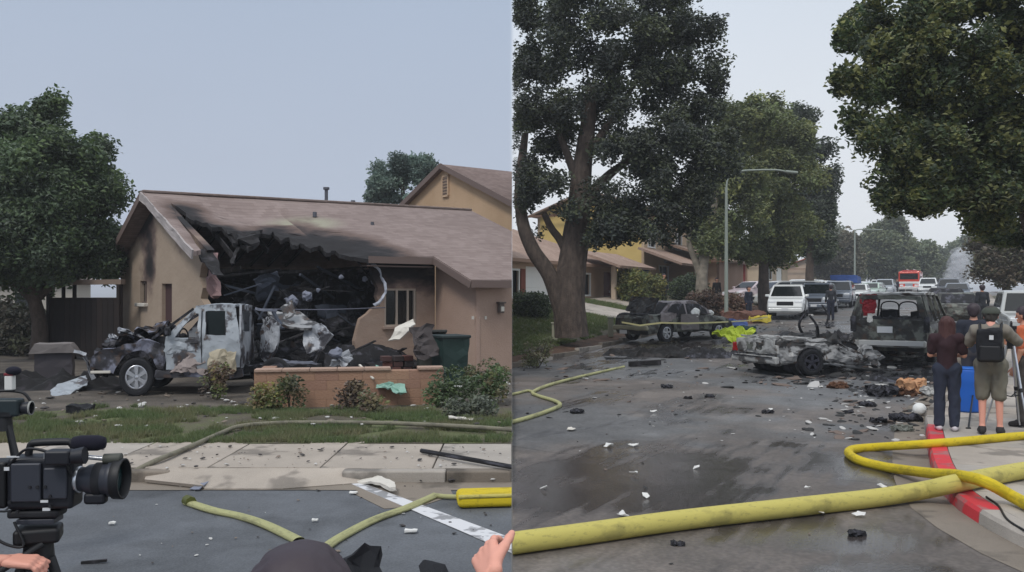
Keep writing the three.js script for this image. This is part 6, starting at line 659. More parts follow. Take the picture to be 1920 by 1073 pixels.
// ---------------------------------------------------------------- trees of the street
{
  const tree = (label, bx, by, d, trunk, lobes, key, pal, seed, o = {}) => { const b = at(bx, by, d); const sg = groundB(sOf(b.x, d), latOf(b.x, d)); b.y = sg; const t = thing(o.name || 'street_tree', label, 'tree', b, 0, o.group), Q = (px, py, dd = 0) => at(px, py, d + dd).sub(b); part('trunk', clipB(merge(trunk.map(([pts, r0, r1], i) => limb(pts.map((p) => Q(...p)), r0, r1, i + seed, 10))), t.matrixWorld), o.bark || M.bark, t); const k = d / FPX; foliage('crown', t, lobes.map(([px, py, rp, n, dd = 0, ry = 0.85]) => { const p = Q(px, py, dd); return [p.x, p.y, p.z, rp * k, rp * k * ry, rp * k, n]; }), key, pal, seed, { clip: o.clip ?? 1, clumpy: 11, ...o }); return t; };
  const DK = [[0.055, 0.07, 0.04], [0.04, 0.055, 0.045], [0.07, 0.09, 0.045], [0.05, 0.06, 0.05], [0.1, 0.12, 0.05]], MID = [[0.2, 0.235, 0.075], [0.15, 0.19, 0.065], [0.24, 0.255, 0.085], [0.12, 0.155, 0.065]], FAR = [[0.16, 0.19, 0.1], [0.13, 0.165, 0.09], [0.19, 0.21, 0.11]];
  const d1 = 29.5; tree('very large dark tree with forked trunk at the left of the street', 1072, 0, d1, [[[[1072, 632], [1068, 560], [1078, 470], [1086, 380], [1096, 280], [1110, 160]], 0.62, 0.2], [[[1056, 590], [1030, 515], [1000, 470], [982, 425], [974, 360], [985, 250]], 0.34, 0.12], [[[1074, 500], [1050, 450], [1035, 430], [1020, 400]], 0.18, 0.1], [[[1088, 400], [1130, 340], [1180, 300], [1240, 270]], 0.22, 0.08], [[[1090, 360], [1060, 280], [1030, 200]], 0.18, 0.08], [[[1096, 300], [1150, 220], [1200, 140]], 0.18, 0.07]],
    [[1000, 60, 85, 260], [1090, 40, 90, 330], [1180, 60, 85, 330], [1260, 70, 75, 300], [1315, 70, 36, 90], [1310, 140, 48, 150], [1000, 170, 80, 260], [1090, 150, 80, 260], [1180, 160, 85, 300], [1265, 180, 75, 300], [1320, 215, 40, 120], [990, 290, 70, 220], [1030, 380, 60, 200], [980, 360, 40, 120], [1180, 260, 70, 220], [1200, 330, 85, 440, -1], [1275, 290, 85, 420, -1], [1325, 290, 48, 200, -1], [1150, 400, 50, 190, -1], [1215, 410, 60, 280, -1], [1285, 390, 55, 240, -1], [1130, 430, 30, 80, -1], [1045, 250, 45, 90], [1340, 100, 16, 24], [976, 120, 36, 170], [974, 230, 34, 150], [975, 30, 40, 150], [972, 320, 26, 90]].map((l) => [l[0], l[1], l[2], Math.round(l[3] * 0.86), l[4] || 0, l[5]]), 'mid', DK, 601, { gap: -0.1, gapFreq: 1.3, size: 0.7 });
  const d2 = 46; tree('olive green tree with pale forked trunk behind the large dark tree', 1317, 0, d2, [[[[1320, 595], [1316, 540], [1318, 500], [1330, 440], [1345, 360]], 0.4, 0.14], [[[1314, 520], [1300, 480], [1292, 455], [1296, 420]], 0.2, 0.1]], [[1330, 420, 50, 200], [1370, 330, 60, 260], [1385, 230, 48, 220], [1410, 250, 48, 200], [1380, 400, 55, 220], [1340, 450, 34, 120], [1360, 270, 42, 150]], 'mid', [...MID, [0.13, 0.15, 0.06]], 602, { bark: M.barkPale, size: 1.0, gap: -0.36 });
  tree('broad green tree with dark straight trunk above the parked cars', 1434, 0, 50, [[[[1434, 595], [1432, 540], [1432, 480], [1436, 400], [1440, 320]], 0.36, 0.12], [[[1433, 500], [1460, 450], [1490, 400]], 0.16, 0.08]], [[1450, 240, 50, 220], [1420, 330, 60, 280], [1470, 330, 60, 280], [1490, 410, 52, 240], [1430, 420, 58, 260], [1400, 460, 38, 140], [1460, 470, 36, 150], [1480, 260, 42, 150]], 'mid', [...MID, [0.13, 0.15, 0.05]], 603, { size: 1.05, gap: -0.36 });
  tree('dark green tree at the right end of the left tree row', 1520, 0, 60, [[[[1518, 590], [1518, 520], [1520, 440], [1515, 340]], 0.36, 0.12]], [[1490, 240, 40, 170], [1505, 300, 48, 220], [1535, 340, 32, 130], [1530, 400, 38, 180], [1520, 450, 40, 180], [1548, 400, 20, 60], [1500, 370, 48, 180]], 'mid', [[0.055, 0.075, 0.04], [0.05, 0.07, 0.045], [0.075, 0.1, 0.045]], 604, { size: 1.2, gap: -0.4 });
  const d3 = 19; tree('near leafy tree overhanging the right side of the street', 1978, 0, d3, [[[[1978, 800], [1972, 620], [1950, 480], [1915, 360], [1890, 240]], 0.3, 0.14], [[[1950, 480], [1975, 360], [1990, 240]], 0.16, 0.08], [[[1915, 360], [1850, 290], [1780, 250], [1700, 230]], 0.12, 0.05], [[[1900, 300], [1830, 180], [1740, 110], [1660, 70]], 0.12, 0.04]],
    [[1632, 50, 48, 230], [1700, 20, 75, 380], [1800, 30, 85, 420], [1900, 30, 85, 400], [1622, 165, 50, 240], [1690, 130, 75, 380], [1790, 140, 90, 460], [1890, 140, 90, 440], [1655, 255, 58, 320], [1735, 240, 75, 420], [1835, 250, 85, 460], [1925, 240, 70, 330], [1685, 335, 48, 240], [1755, 322, 56, 300], [1835, 335, 58, 310], [1910, 350, 62, 300], [1735, 372, 22, 60], [1790, 372, 30, 120], [1858, 400, 38, 160], [1912, 430, 40, 160], [1595, 60, 16, 30], [1590, 150, 18, 40]].map((l) => [l[0], l[1], l[2], l[3], (l[0] * 7 % 5) * 0.4 - 1]), 'big', [[0.08, 0.12, 0.04], [0.055, 0.09, 0.035], [0.12, 0.16, 0.045], [0.06, 0.085, 0.045], [0.19, 0.2, 0.06], [0.24, 0.25, 0.08]], 605, { gap: -0.09, gapFreq: 1.5, size: 0.66 });
  tree('brown dry tree at the right edge beyond the cameraman', 1885, 0, 52, [[[[1888, 590], [1886, 520], [1880, 460]], 0.3, 0.12]], [[1870, 470, 40, 170], [1900, 500, 36, 150], [1850, 500, 26, 90], [1910, 455, 34, 120]], 'far', [[0.17, 0.13, 0.075], [0.14, 0.11, 0.07], [0.12, 0.12, 0.06]], 606, { size: 0.6 });
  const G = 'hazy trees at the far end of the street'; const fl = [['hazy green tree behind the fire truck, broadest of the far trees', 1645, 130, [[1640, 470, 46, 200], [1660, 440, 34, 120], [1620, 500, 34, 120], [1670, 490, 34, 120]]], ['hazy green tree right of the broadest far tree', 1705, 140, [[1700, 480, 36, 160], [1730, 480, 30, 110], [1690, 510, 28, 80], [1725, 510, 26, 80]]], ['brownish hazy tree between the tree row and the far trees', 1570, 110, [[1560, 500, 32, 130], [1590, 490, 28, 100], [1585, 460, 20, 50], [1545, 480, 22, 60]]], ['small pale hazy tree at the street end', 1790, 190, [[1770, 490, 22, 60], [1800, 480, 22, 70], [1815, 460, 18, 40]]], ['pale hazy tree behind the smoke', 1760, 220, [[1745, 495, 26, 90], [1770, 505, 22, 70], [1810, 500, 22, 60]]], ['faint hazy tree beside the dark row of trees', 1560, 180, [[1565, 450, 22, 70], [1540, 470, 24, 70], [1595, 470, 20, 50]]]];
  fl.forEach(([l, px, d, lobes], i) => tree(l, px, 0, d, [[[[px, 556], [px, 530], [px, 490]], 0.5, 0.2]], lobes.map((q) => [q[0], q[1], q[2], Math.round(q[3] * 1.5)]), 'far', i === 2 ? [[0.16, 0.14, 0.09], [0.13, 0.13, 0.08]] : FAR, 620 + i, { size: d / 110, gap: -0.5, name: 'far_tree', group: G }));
}
scene.fog = new THREE.FogExp2(new THREE.Color(0.8, 0.83, 0.88), 0.0010);
// ---------------------------------------------------------------- wrecks in the street
const placeB = (px, d) => { const p = at(px, 0, d); p.y = groundB(sOf(p.x, d), latOf(p.x, d)); if (latOf(p.x, d) > KR && latOf(p.x, d) < KR + 1.2) p.y -= 0; return p; };
const roadAt = (px, d) => { const p = at(px, 0, d); p.y = roadY(sOf(p.x, d)); return p; };
{ // burnt sedan at the left kerb, boot lid thrown up
  const K = KIND.sedan, t = thing('burnt_car', 'burnt dark sedan with its boot lid thrown up at the left kerb', 'car', roadAt(1266, 32.5), STREET - 0.42); wreckShell(t, K, { closed: true, paint: M.oliveScorch, roof: mat([255, 255, 255], 0.55, { map: burntPaint([0.55, 0.52, 0.53], [0.3, 0.27, 0.28], 0.45, 0.6, 139) }), amp: 0.03, rim: M.rim }); t.scale.setScalar(1.04);
  const X = -K.L / 2; part('boot_lid', crumple(box(0.62, 0.04, 1.2, X + 0.72, 1.28, -0.1, 0.15, 0, 1.05), 0.15, 0.06, 2, 3), M.blackScorch, t); part('boot_interior', crumple(box(0.7, 0.12, 1.3, X + 0.45, 0.93, 0), 0.15, 0.06, 2, 4), M.char, t); part('rear_bumper', crumple(rbox(0.14, 0.16, 1.66, 0.05, X + 0.02, 0.5, 0), 0.2, 0.03, 2, 5), mat([150, 146, 122], 0.6), t); part('number_plate', box(0.02, 0.13, 0.34, X - 0.06, 0.36, -0.25), M.plate, t);
  part('scorched_door', crumple(box(0.95, 0.55, 0.03, -0.25, 0.68, 0.9), 0.15, 0.04, 2, 8), mat([112, 106, 106], 0.7), t); part('rear_wing', crumple(box(0.8, 0.3, 0.03, X + 1.0, 0.86, 0.88), 0.12, 0.05, 2, 9), mat([132, 124, 124], 0.7), t); part('airbag', crumple(new THREE.SphereGeometry(0.22, 18, 12).scale(1.2, 0.9, 0.7), 0.2, 0.06, 4, 1).translate(0.1, 0.98, 0.78), M.white, t); part('airbag', crumple(new THREE.SphereGeometry(0.16, 18, 12).scale(1.6, 0.7, 0.7), 0.2, 0.05, 4, 2).translate(0.95, 0.98, 0.74), M.white, t);
}
{ // torn rear half of a silver car
  const K = KIND.sedan, t = thing('wrecked_car', 'torn silver car rear half lying across the middle of the street', 'car', roadAt(1478, 22.6), 0.38), sq = (g) => { const p = g.attributes.position; for (let i = 0; i < p.count; i++) { const x = p.getX(i), k = sstep(1.5, 2.9, x); p.setXYZ(i, x > 2.6 ? 2.6 + (x - 2.6) * 0.22 : x, 0.12 + (p.getY(i) - 0.12) * mix(1, 0.42, k), p.getZ(i) * (1 + 0.1 * k)); } g.computeVertexNormals(); return g; };
  t.scale.set(1.06, 0.92, 1.06); const X = -1.0; const b = sq(tess(bodyLow(K), 0.16, 7)); part('body', crumple(b, 0.16, 0.08, 1.9, 3).translate(X, 0, 0), M.silverDark, t); part('crushed_cabin', crumple(prism([[0.95, 0.9], [1.3, 1.08], [1.9, 1.02], [2.5, 0.75], [2.7, 0.5], [2.5, 0.4], [1.0, 0.6]], 1.5).translate(0, 0, -0.75), 0.16, 0.16, 1.8, 21).translate(X, 0, 0), M.blackScorch, t); part('boot_lid', crumple(box(0.95, 0.04, 1.55, X + 0.6, 1.0, 0, 0, 0, -0.04), 0.14, 0.06, 2, 6), M.silverScorch, t); part('rear_panel', crumple(box(0.05, 0.4, 1.5, X - 0.02, 0.78, 0), 0.12, 0.05, 2, 7), M.silverScorch, t); part('bumper', crumple(rbox(0.14, 0.2, 1.68, 0.05, X - 0.02, 0.42, 0), 0.14, 0.03, 2, 8), M.silverScorch, t); part('bumper_groove', box(0.02, 0.03, 1.5, X - 0.1, 0.5, 0), M.char, t); part('number_plate_recess', crumple(box(0.03, 0.2, 0.6, X - 0.05, 0.78, 0.05), 0.1, 0.03, 3, 9), M.oliveScorch, t); for (const s of [-1, 1]) part('tail_light', crumple(rbox(0.08, 0.26, 0.22, 0.03, X - 0.01, 0.72, s * 0.76), 0.1, 0.02, 3, 2), s < 0 ? M.lampRed : M.silverScorch, t);
  for (const s of [-1, 1]) wheel(t, X + 0.95, 0.36, s * 0.82, 0.36, 0.24, { tyre: M.blackMatte, rim: mat([40, 40, 52], 0.6) }); part('arch_liner', [new THREE.CylinderGeometry(0.43, 0.43, 1.62, 20).rotateX(Math.PI / 2).translate(X + 0.95, 0.38, 0)], M.char, t);
  part('twisted_sheet', crumple(slab([V(1.0, 0.35, 0.9), V(1.6, 0.75, 0.7), V(2.2, 0.4, 0.9), V(1.7, 0.15, 1.0)], 0.03), 0.12, 0.18, 2, 11), M.silverDark, t); part('twisted_sheet', crumple(slab([V(1.3, 0.5, 0.2), V(1.9, 0.95, 0), V(2.4, 0.5, 0.1), V(1.8, 0.3, 0.4)], 0.03), 0.12, 0.2, 2, 13), M.silverDark, t); part('bent_bar', tube([[0.6, 0.9, 0], [0.45, 1.25, -0.1], [0.3, 1.5, 0.1], [0.5, 1.75, 0.1]], 0.035, 6), M.char, t); part('bent_bar', tube([[1.0, 0.6, -0.3], [1.2, 1.0, -0.3], [1.1, 1.3, -0.2]], 0.03, 6), M.charWood, t); part('engine_scrap', crumple(rbox(0.6, 0.4, 0.6, 0.08, 0.9, 0.75, -0.2), 0.12, 0.15, 3, 15), M.oliveScorch, t);
}
{ // burnt van seen from behind
  const K = KIND.van, t = thing('burnt_van', 'burnt out dark van seen from behind at the right kerb', 'van', roadAt(1694, 25.4), STREET - 0.06); t.scale.setScalar(1.07); wreckShell(t, K, { paint: M.oliveScorch, roof: M.silverScorch, amp: 0.03, roofAmp: 0.06 }); const X = -K.L / 2;
  part('tailgate', crumple(prism([[-0.86, 0.5], [0.86, 0.5], [0.88, 1.06], [0.7, 1.72], [-0.7, 1.72], [-0.88, 1.06]], 0.05, [[[-0.74, 1.1], [0.74, 1.1], [0.6, 1.62], [-0.6, 1.62]]]).rotateY(Math.PI / 2), 0.14, 0.03, 2, 4).translate(X - 0.02, 0, 0), M.oliveScorch, t); part('rear_bumper', crumple(rbox(0.18, 0.17, 1.7, 0.05, X - 0.08, 0.5, 0), 0.2, 0.02, 2, 5), M.silverScorch, t); part('bumper_strip', rbox(0.03, 0.12, 1.5, 0.01, X - 0.185, 0.52, 0.05), mat([186, 186, 184], 0.5), t); part('number_plate', box(0.02, 0.16, 0.36, X - 0.07, 0.86, -0.1), M.plate, t); part('red_cloth', crumple(slab([V(X + 0.02, 1.72, -0.72), V(X + 0.02, 1.74, -0.3), V(X - 0.02, 1.25, -0.34), V(X - 0.04, 1.2, -0.62)], 0.02), 0.06, 0.05, 5, 3), mat([128, 26, 36], 0.9), t); part('white_rag', crumple(box(0.03, 0.2, 0.12, X - 0.04, 1.15, -0.46), 0.05, 0.03, 6, 2), M.paper, t); part('seat_frame', [tube([[X + 1, 1.0, 0.1], [X + 1, 1.5, 0.12], [X + 1, 1.5, 0.5], [X + 1, 1.0, 0.55]], 0.02, 6), tube([[X + 2.2, 1.0, -0.5], [X + 2.2, 1.5, -0.5], [X + 2.2, 1.5, -0.1], [X + 2.2, 1.0, -0.1]], 0.02, 6)], M.charWood, t); for (const s of [-1, 1]) part('tail_light', rbox(0.06, 0.4, 0.14, 0.03, X - 0.03, 1.0, s * 0.86), M.char, t);
}
for (const [px, d, tr, l, m] of [[1792, 37, 0.1, 'burnt dark sedan beyond the van at the right kerb', M.oliveScorch], [1775, 45, -0.05, 'second burnt sedan further up the right kerb', M.blackScorch]]) { const t = thing('burnt_car', l, 'car', roadAt(px, d), STREET + tr); wreckShell(t, KIND.sedan, { closed: true, paint: m, roof: m, amp: 0.06 }); }
// ---------------------------------------------------------------- vehicles up the street
{
  const P = (r, g, b, c = 0.35) => mat([r, g, b], c, { clearcoat: 0.6 }); const wht = P(222, 224, 222), slv = P(150, 156, 162), drk = P(44, 50, 60), grn = P(170, 190, 176), gry = P(96, 104, 116), F = STREET + Math.PI, G = 'vehicles standing up the street';
  car('suv', 'white suv facing us, nearest of the standing vehicles', 'suv', roadAt(1478, 45), F + 0.12, wht, { group: G }); car('suv', 'dark grey suv right of the nearest white suv', 'suv', roadAt(1534, 49), F + 0.06, gry, { group: G, rack: true }); car('van', 'white van partly hidden behind the nearest white suv', 'van', roadAt(1474, 57), F - 0.9, P(206, 204, 196), { group: G }); car('suv', 'tall white suv behind the dark grey suv', 'suv', roadAt(1535, 60), F - 0.2, wht, { group: G, rack: true }); car('suv', 'dark suv tucked between the white suvs', 'suv', roadAt(1508, 54), F + 0.05, drk, { group: G }); car('sedan', 'white sedan facing us left of the green tinted car', 'car', roadAt(1607, 64), F, wht, { group: G }); car('sedan', 'pale green car behind the white sedan', 'car', roadAt(1634, 74), F - 0.1, grn, { group: G }); car('suv', 'silver suv beside the pale green car', 'suv', roadAt(1660, 86), F, slv, { group: G }); car('pickup', 'white pickup right of the fire truck', 'pickup truck', roadAt(1741, 96), F, wht, { group: G }); car('sedan', 'dark car right of the white pickup', 'car', roadAt(1766, 104), F + 0.1, drk, { group: G }); car('sedan', 'pink white car behind the police officer', 'car', placeB(1414, 58), F - 0.5, P(206, 190, 194), { group: G }); car('van', 'white van far up the street behind the blue canopy', 'van', roadAt(1578, 78), F, wht, { group: G });
  const more = [['suv', 1574, 57, 0.05, gry, 'grey suv left of the person in green vest'], ['sedan', 1596, 76, 0.0, wht, 'white car half hidden behind the covered trailer'], ['sedan', 1560, 72, 0.05, slv, 'silver car beyond the tall white suv'], ['suv', 1590, 88, 0, drk, 'dark suv beyond the covered trailer'], ['sedan', 1622, 92, 0, wht, 'small white car beyond the pale green car'], ['suv', 1648, 102, 0, wht, 'small white suv left of the fire truck'], ['sedan', 1668, 112, 0, gry, 'small grey car just left of the fire truck'], ['sedan', 1752, 118, 0, slv, 'tiny silver car beyond the white pickup'], ['suv', 1780, 74, 0, drk, 'dark suv on the right side beyond the burnt cars'], ['sedan', 1795, 62, 0, gry, 'grey car on the right side behind the second burnt sedan'], ['sedan', 1640, 80, 0, drk, 'dark car beside the silver suv'], ['van', 1506, 70, -0.3, wht, 'white van seen between the tree trunks']]; for (const [k, px, d, tr, pnt, l] of more) car(k, l, k === 'sedan' ? 'car' : k, roadAt(px, d), F + tr, pnt, { group: G });
  const pk = placeB(1925, 29); pk.y = roadY(29) + 0.1; car('pickup', 'silver pickup at the right edge behind the cameraman', 'pickup truck', pk, F + 0.1, P(170, 172, 170), { group: G });
  // blue canopy over a green box trailer
  const c = thing('covered_trailer', 'green trailer under a blue cover beside the white suvs', 'trailer', roadAt(1586, 66), STREET); part('box', rbox(2.6, 1.0, 1.8, 0.05, 0, 0.95, 0), mat([74, 112, 62], 0.7), c); part('blue_cover', crumple(prism([[-1.4, 0], [1.4, 0], [1.3, 0.45], [-1.3, 0.6]], 1.9).translate(0, 1.46, -0.95), 0.3, 0.06, 1.4, 2), mat([52, 84, 150], 0.7), c); for (const s of [-1, 1]) wheel(c, 0, 0.34, s * 0.95, 0.34, 0.2); part('drawbar', bar([1.3, 0.5, 0], [2.4, 0.45, 0], 0.05), M.black, c);
  // fire truck
  const f = thing('fire_truck', 'red orange fire truck facing us in the middle of the street', 'fire truck', roadAt(1708, 112), F), rd = P(214, 62, 36, 0.3); part('cab', rbox(2.0, 2.2, 2.45, 0.12, 2.6, 1.65, 0), rd, f); part('body', rbox(5.2, 2.3, 2.45, 0.08, -1.1, 1.75, 0), rd, f); part('windscreen', box(0.03, 0.75, 2.1, 3.615, 2.15, 0), M.glassDark, f); part('bumper', rbox(0.5, 0.35, 2.5, 0.05, 3.8, 0.65, 0), mat([226, 226, 222], 0.3, { metalness: 0.4 }), f); part('white_band', box(0.02, 0.28, 2.42, 3.62, 1.35, 0), M.white, f); part('grille', box(0.04, 0.55, 0.9, 3.625, 0.98, 0), M.chrome, f); for (const s of [-1, 1]) { part('headlight', rbox(0.06, 0.2, 0.4, 0.03, 3.63, 1.0, s * 0.85), M.lampClear, f); part('side_window', box(0.8, 0.7, 0.03, 2.6, 2.15, s * 1.235), M.glassDark, f); for (const x of [2.4, -1.8, -2.9]) wheel(f, x, 0.5, s * 1.05, 0.5, 0.3); part('mirror', rbox(0.1, 0.35, 0.15, 0.03, 3.5, 2.0, s * 1.4), M.black, f); } part('light_bar', rbox(0.3, 0.18, 1.7, 0.04, 2.9, 2.86, 0), mat([170, 40, 40], 0.3), f); part('ladder', [-0.4, 0.4].flatMap((z) => [box(5, 0.08, 0.06, -1, 3.1, z)]), M.chrome, f);
}
// ---------------------------------------------------------------- street furniture
{
  const b = placeB(1362, 41), t = thing('street_lamp', 'tall grey street lamp with long curved arm left of the street', 'street lamp', b), Q = (px, py) => at(px, py, 41).sub(b), m = mat([150, 158, 148], 0.6, { metalness: 0.3 }); const top = Q(1362, 352); part('pole', bar([0, 0, 0], [top.x, top.y, 0], 0.1, 0.065, 12), m, t); part('arm', tube([V(top.x, top.y, 0), Q(1366, 334), Q(1384, 322), Q(1420, 319), Q(1456, 319), Q(1474, 322)].map((v) => v.setZ(0)), 0.045, 8, 40), m, t); const L = Q(1484, 323); part('lamp_head', rbox(0.6, 0.12, 0.26, 0.05, L.x, L.y, 0, 0, 0, -0.1), m, t); part('base_plate', rbox(0.4, 0.25, 0.4, 0.04, 0, 0.1, 0), M.concrete, t);
  const b2 = placeB(1603, 105), t2 = thing('street_lamp', 'distant thin street lamp before the hazy trees', 'street lamp', b2), Q2 = (px, py) => at(px, py, 105).sub(b2); part('pole', bar([0, 0, 0], Q2(1603, 432).toArray(), 0.13, 0.09), m, t2); part('arm', tube([Q2(1603, 432), Q2(1615, 430), Q2(1655, 431)], 0.07, 6, 12), m, t2);
  for (const [px, py, h, w, l] of [[1040, 640, 0.62, 0.2, 'stubby pale post beside the large tree trunk'], [1145, 632, 0.72, 0.2, 'slim pale post between the large tree and the burnt sedan']]) { const p = onB(px, py), q = thing('marker_post', l, 'post', p.clone().setY(groundB(sOf(p.x, -p.z), latOf(p.x, -p.z)))); part('shaft', rbox(w, h, w, 0.03, 0, h / 2, 0), mat([168, 168, 148], 0.8), q); part('cap', rbox(w + 0.05, 0.05, w + 0.05, 0.015, 0, h + 0.025, 0), mat([176, 176, 158], 0.8), q); }
  const tp = [[1166, 606], [1200, 612], [1240, 607], [1290, 608], [1345, 606], [1400, 603], [1440, 596]].map(([x, y], i) => at(x, y, [29.6, 29.2, 29.2, 29.6, 32, 35, 37][i])); const tapeG = []; for (let i = 0; i + 1 < tp.length; i++) tapeG.push(slab([tp[i], tp[i + 1], tp[i + 1].clone().add(V(0, 0.055, 0.01)), tp[i].clone().add(V(0, 0.055, 0.01))], 0.003)); single('caution_tape', tapeG, mat([214, 206, 150], 0.6), 'yellow tape strung across the burnt sedan towards the parked suv', 'tape');
  const GN = [[0.06, 0.095, 0.035], [0.05, 0.08, 0.035], [0.08, 0.12, 0.04]], onG = (px, py) => { const p = onB(px, py); return p; };
  plant('clipped dark green hedge at the left edge of the street lawn', onG(992, 594), [[-0.2, 0.5, 0, 0.8, 0.5, 0.6, 300], [0.35, 0.48, 0, 0.6, 0.48, 0.5, 220]], GN, 'bush', 701, { clip: 0.3, name: 'hedge', size: 1.1 }); plant('scraggy pale green weed at the left kerb', onG(1006, 690), [[0, 0.4, 0, 0.42, 0.38, 0.3, 22], [0.3, 0.65, 0, 0.2, 0.25, 0.2, 8], [-0.25, 0.25, 0, 0.25, 0.22, 0.3, 12]], [[0.2, 0.22, 0.09], [0.15, 0.17, 0.07], [0.24, 0.22, 0.12]], 'bush', 702, { stems: 14, clip: 0.3, size: 0.8 }); plant('yellow green bush beside the yellow house wall', placeB(1200, 47), [[-0.5, 0.9, 0, 0.9, 0.9, 0.7, 260], [0.6, 0.75, 0, 0.8, 0.75, 0.7, 200]], [[0.2, 0.22, 0.05], [0.14, 0.18, 0.05], [0.26, 0.24, 0.06]], 'bush', 703, { size: 1.6 }); plant('reddish brown low hedge behind the burnt sedan', placeB(1345, 44), [[-0.7, 0.6, 0, 1.0, 0.7, 0.6, 200], [0.7, 0.55, 0, 0.9, 0.6, 0.6, 180]], [[0.16, 0.08, 0.05], [0.12, 0.07, 0.045], [0.15, 0.1, 0.06]], 'bush', 704, { size: 1.6 }); plant('dark shrub beside the house porch behind the burnt sedan', placeB(1290, 52), [[0, 0.7, 0, 1.2, 0.8, 0.8, 260]], GN, 'bush', 705, { size: 1.8 });
  plant('tall green shrub at the right edge by the pavement', SL(17, 2.3), [[0, 0.7, 0, 0.7, 0.7, 0.6, 220]], [[0.14, 0.18, 0.05], [0.1, 0.14, 0.04]], 'bush', 706, { size: 1.2 });
  const tp2 = placeB(1192, 50); single('blue_tarp', crumple(slab([at(1170, 506, 50), at(1216, 510, 50), at(1213, 530, 49.6), at(1170, 532, 49.6)], 0.4), 0.4, 0.08, 1.2, 2), mat([30, 56, 96], 0.7), 'dark blue tarp hung against the yellow house wall', 'tarp');
  single('mound', crumple(box(2.0, 0.5, 0.8), 0.25, 0.2, 1.2, 3).translate(...onB(1390, 606).add(V(0, 0.25, 0)).toArray()), mat([104, 72, 60], 0.95), 'reddish rubble mound behind the hi-vis pile', 'rubble');
  const pl = onB(1372, 640); single('hi_vis_pile', crumple(slab([V(-0.75, 0.3, 0), V(-0.2, 0.05, 0.5), V(0.6, 0.1, 0.4), V(0.8, 0.4, 0), V(0.2, 0.5, -0.2), V(-0.4, 0.45, -0.2)], 0.05), 0.12, 0.2, 3, 2).translate(pl.x, pl.y, pl.z), mat([198, 214, 60], 0.7), 'crumpled fluorescent yellow green vests left of the torn silver car', 'clothing'); single('green_bag', crumple(rbox(1.0, 0.4, 0.5, 0.15, 0, 0.2, 0), 0.15, 0.12, 2, 4).translate(...onB(1392, 632).toArray()), mat([26, 60, 54], 0.8), 'dark green bag behind the fluorescent vests', 'bag'); single('blue_sheet', crumple(box(1.1, 0.3, 0.5, 0, 0.15, 0), 0.15, 0.12, 2, 5).translate(...onB(1374, 612).toArray()), mat([70, 92, 150], 0.8), 'blue sheet heaped beyond the fluorescent vests', 'sheet'); single('yellow_sheet', crumple(box(1.1, 0.3, 0.6, 0, 0.2, 0), 0.15, 0.1, 2, 6).translate(...onB(1422, 606).toArray()), mat([188, 170, 60], 0.8), 'yellow sheet on the ground left of the nearest white suv', 'sheet');
}
// ---------------------------------------------------------------- hoses
{
  const W = (px, py, r, y = 0) => at(px, py, FPX * (EYE - y - r) / (py - HOR)), H = M.hoseFn;
  H('supply_hose', [W(905, 1028, 0.09), W(960, 1019, 0.09), W(1100, 1000, 0.09), W(1280, 975, 0.09), W(1500, 950, 0.09), W(1640, 934, 0.09), W(1730, 920, 0.09, 0.03), W(1790, 907, 0.09, 0.13), W(1860, 893, 0.09, 0.13), W(1960, 876, 0.09, 0.13), W(2150, 850, 0.09, 0.13), W(2400, 820, 0.09, 0.13)], 0.088, M.hoseLemon, 'thick pale yellow supply hose crossing the whole foreground of the street', { clip: 1 });
  H('fire_hose', [W(2500, 775, 0.05, 0.13), W(2200, 796, 0.05, 0.13), W(2000, 812, 0.05, 0.13), W(1900, 819, 0.05, 0.13), W(1800, 828, 0.05, 0.13), W(1720, 834, 0.06, 0.1), W(1640, 839, 0.05), W(1600, 843, 0.05), W(1592, 851, 0.05), W(1612, 864, 0.05), W(1660, 876, 0.05), W(1715, 884, 0.07, 0.05), W(1760, 889, 0.06, 0.15), W(1800, 892, 0.07, 0.22), W(1850, 905, 0.07, 0.26), W(1900, 932, 0.05, 0.16), W(1990, 980, 0.05, 0.13), W(2150, 1060, 0.05, 0.13), W(2300, 1200, 0.05, 0.13)], 0.056, M.hoseYellow, 'bright yellow hose looping over the red kerb', {});
  H('thin_hose', [W(940, 796, 0.035), W(985, 785, 0.035), W(1030, 770, 0.035), W(1050, 760, 0.035), W(1040, 752, 0.035), W(1008, 742, 0.035), W(1000, 735, 0.035), W(1030, 722, 0.035), W(1090, 706, 0.035), W(1170, 688, 0.035)], 0.036, M.hosePale, 'pale hose zigzagging on the road at the left of the street', { clip: 1 }); H('thin_hose', [W(930, 745, 0.03), W(968, 738, 0.03), W(990, 733, 0.03), W(1002, 737, 0.03)], 0.03, M.hosePale, 'short pale hose end joining the zigzag hose', { clip: 1 });
  H('cable', [W(1850, 932, 0.01, 0.13), W(1872, 948, 0.01, 0.13), W(1890, 975, 0.01, 0.13), W(1930, 1000, 0.01, 0.13)], 0.01, M.black, 'thin black cable on the pavement at the right edge', {});
}
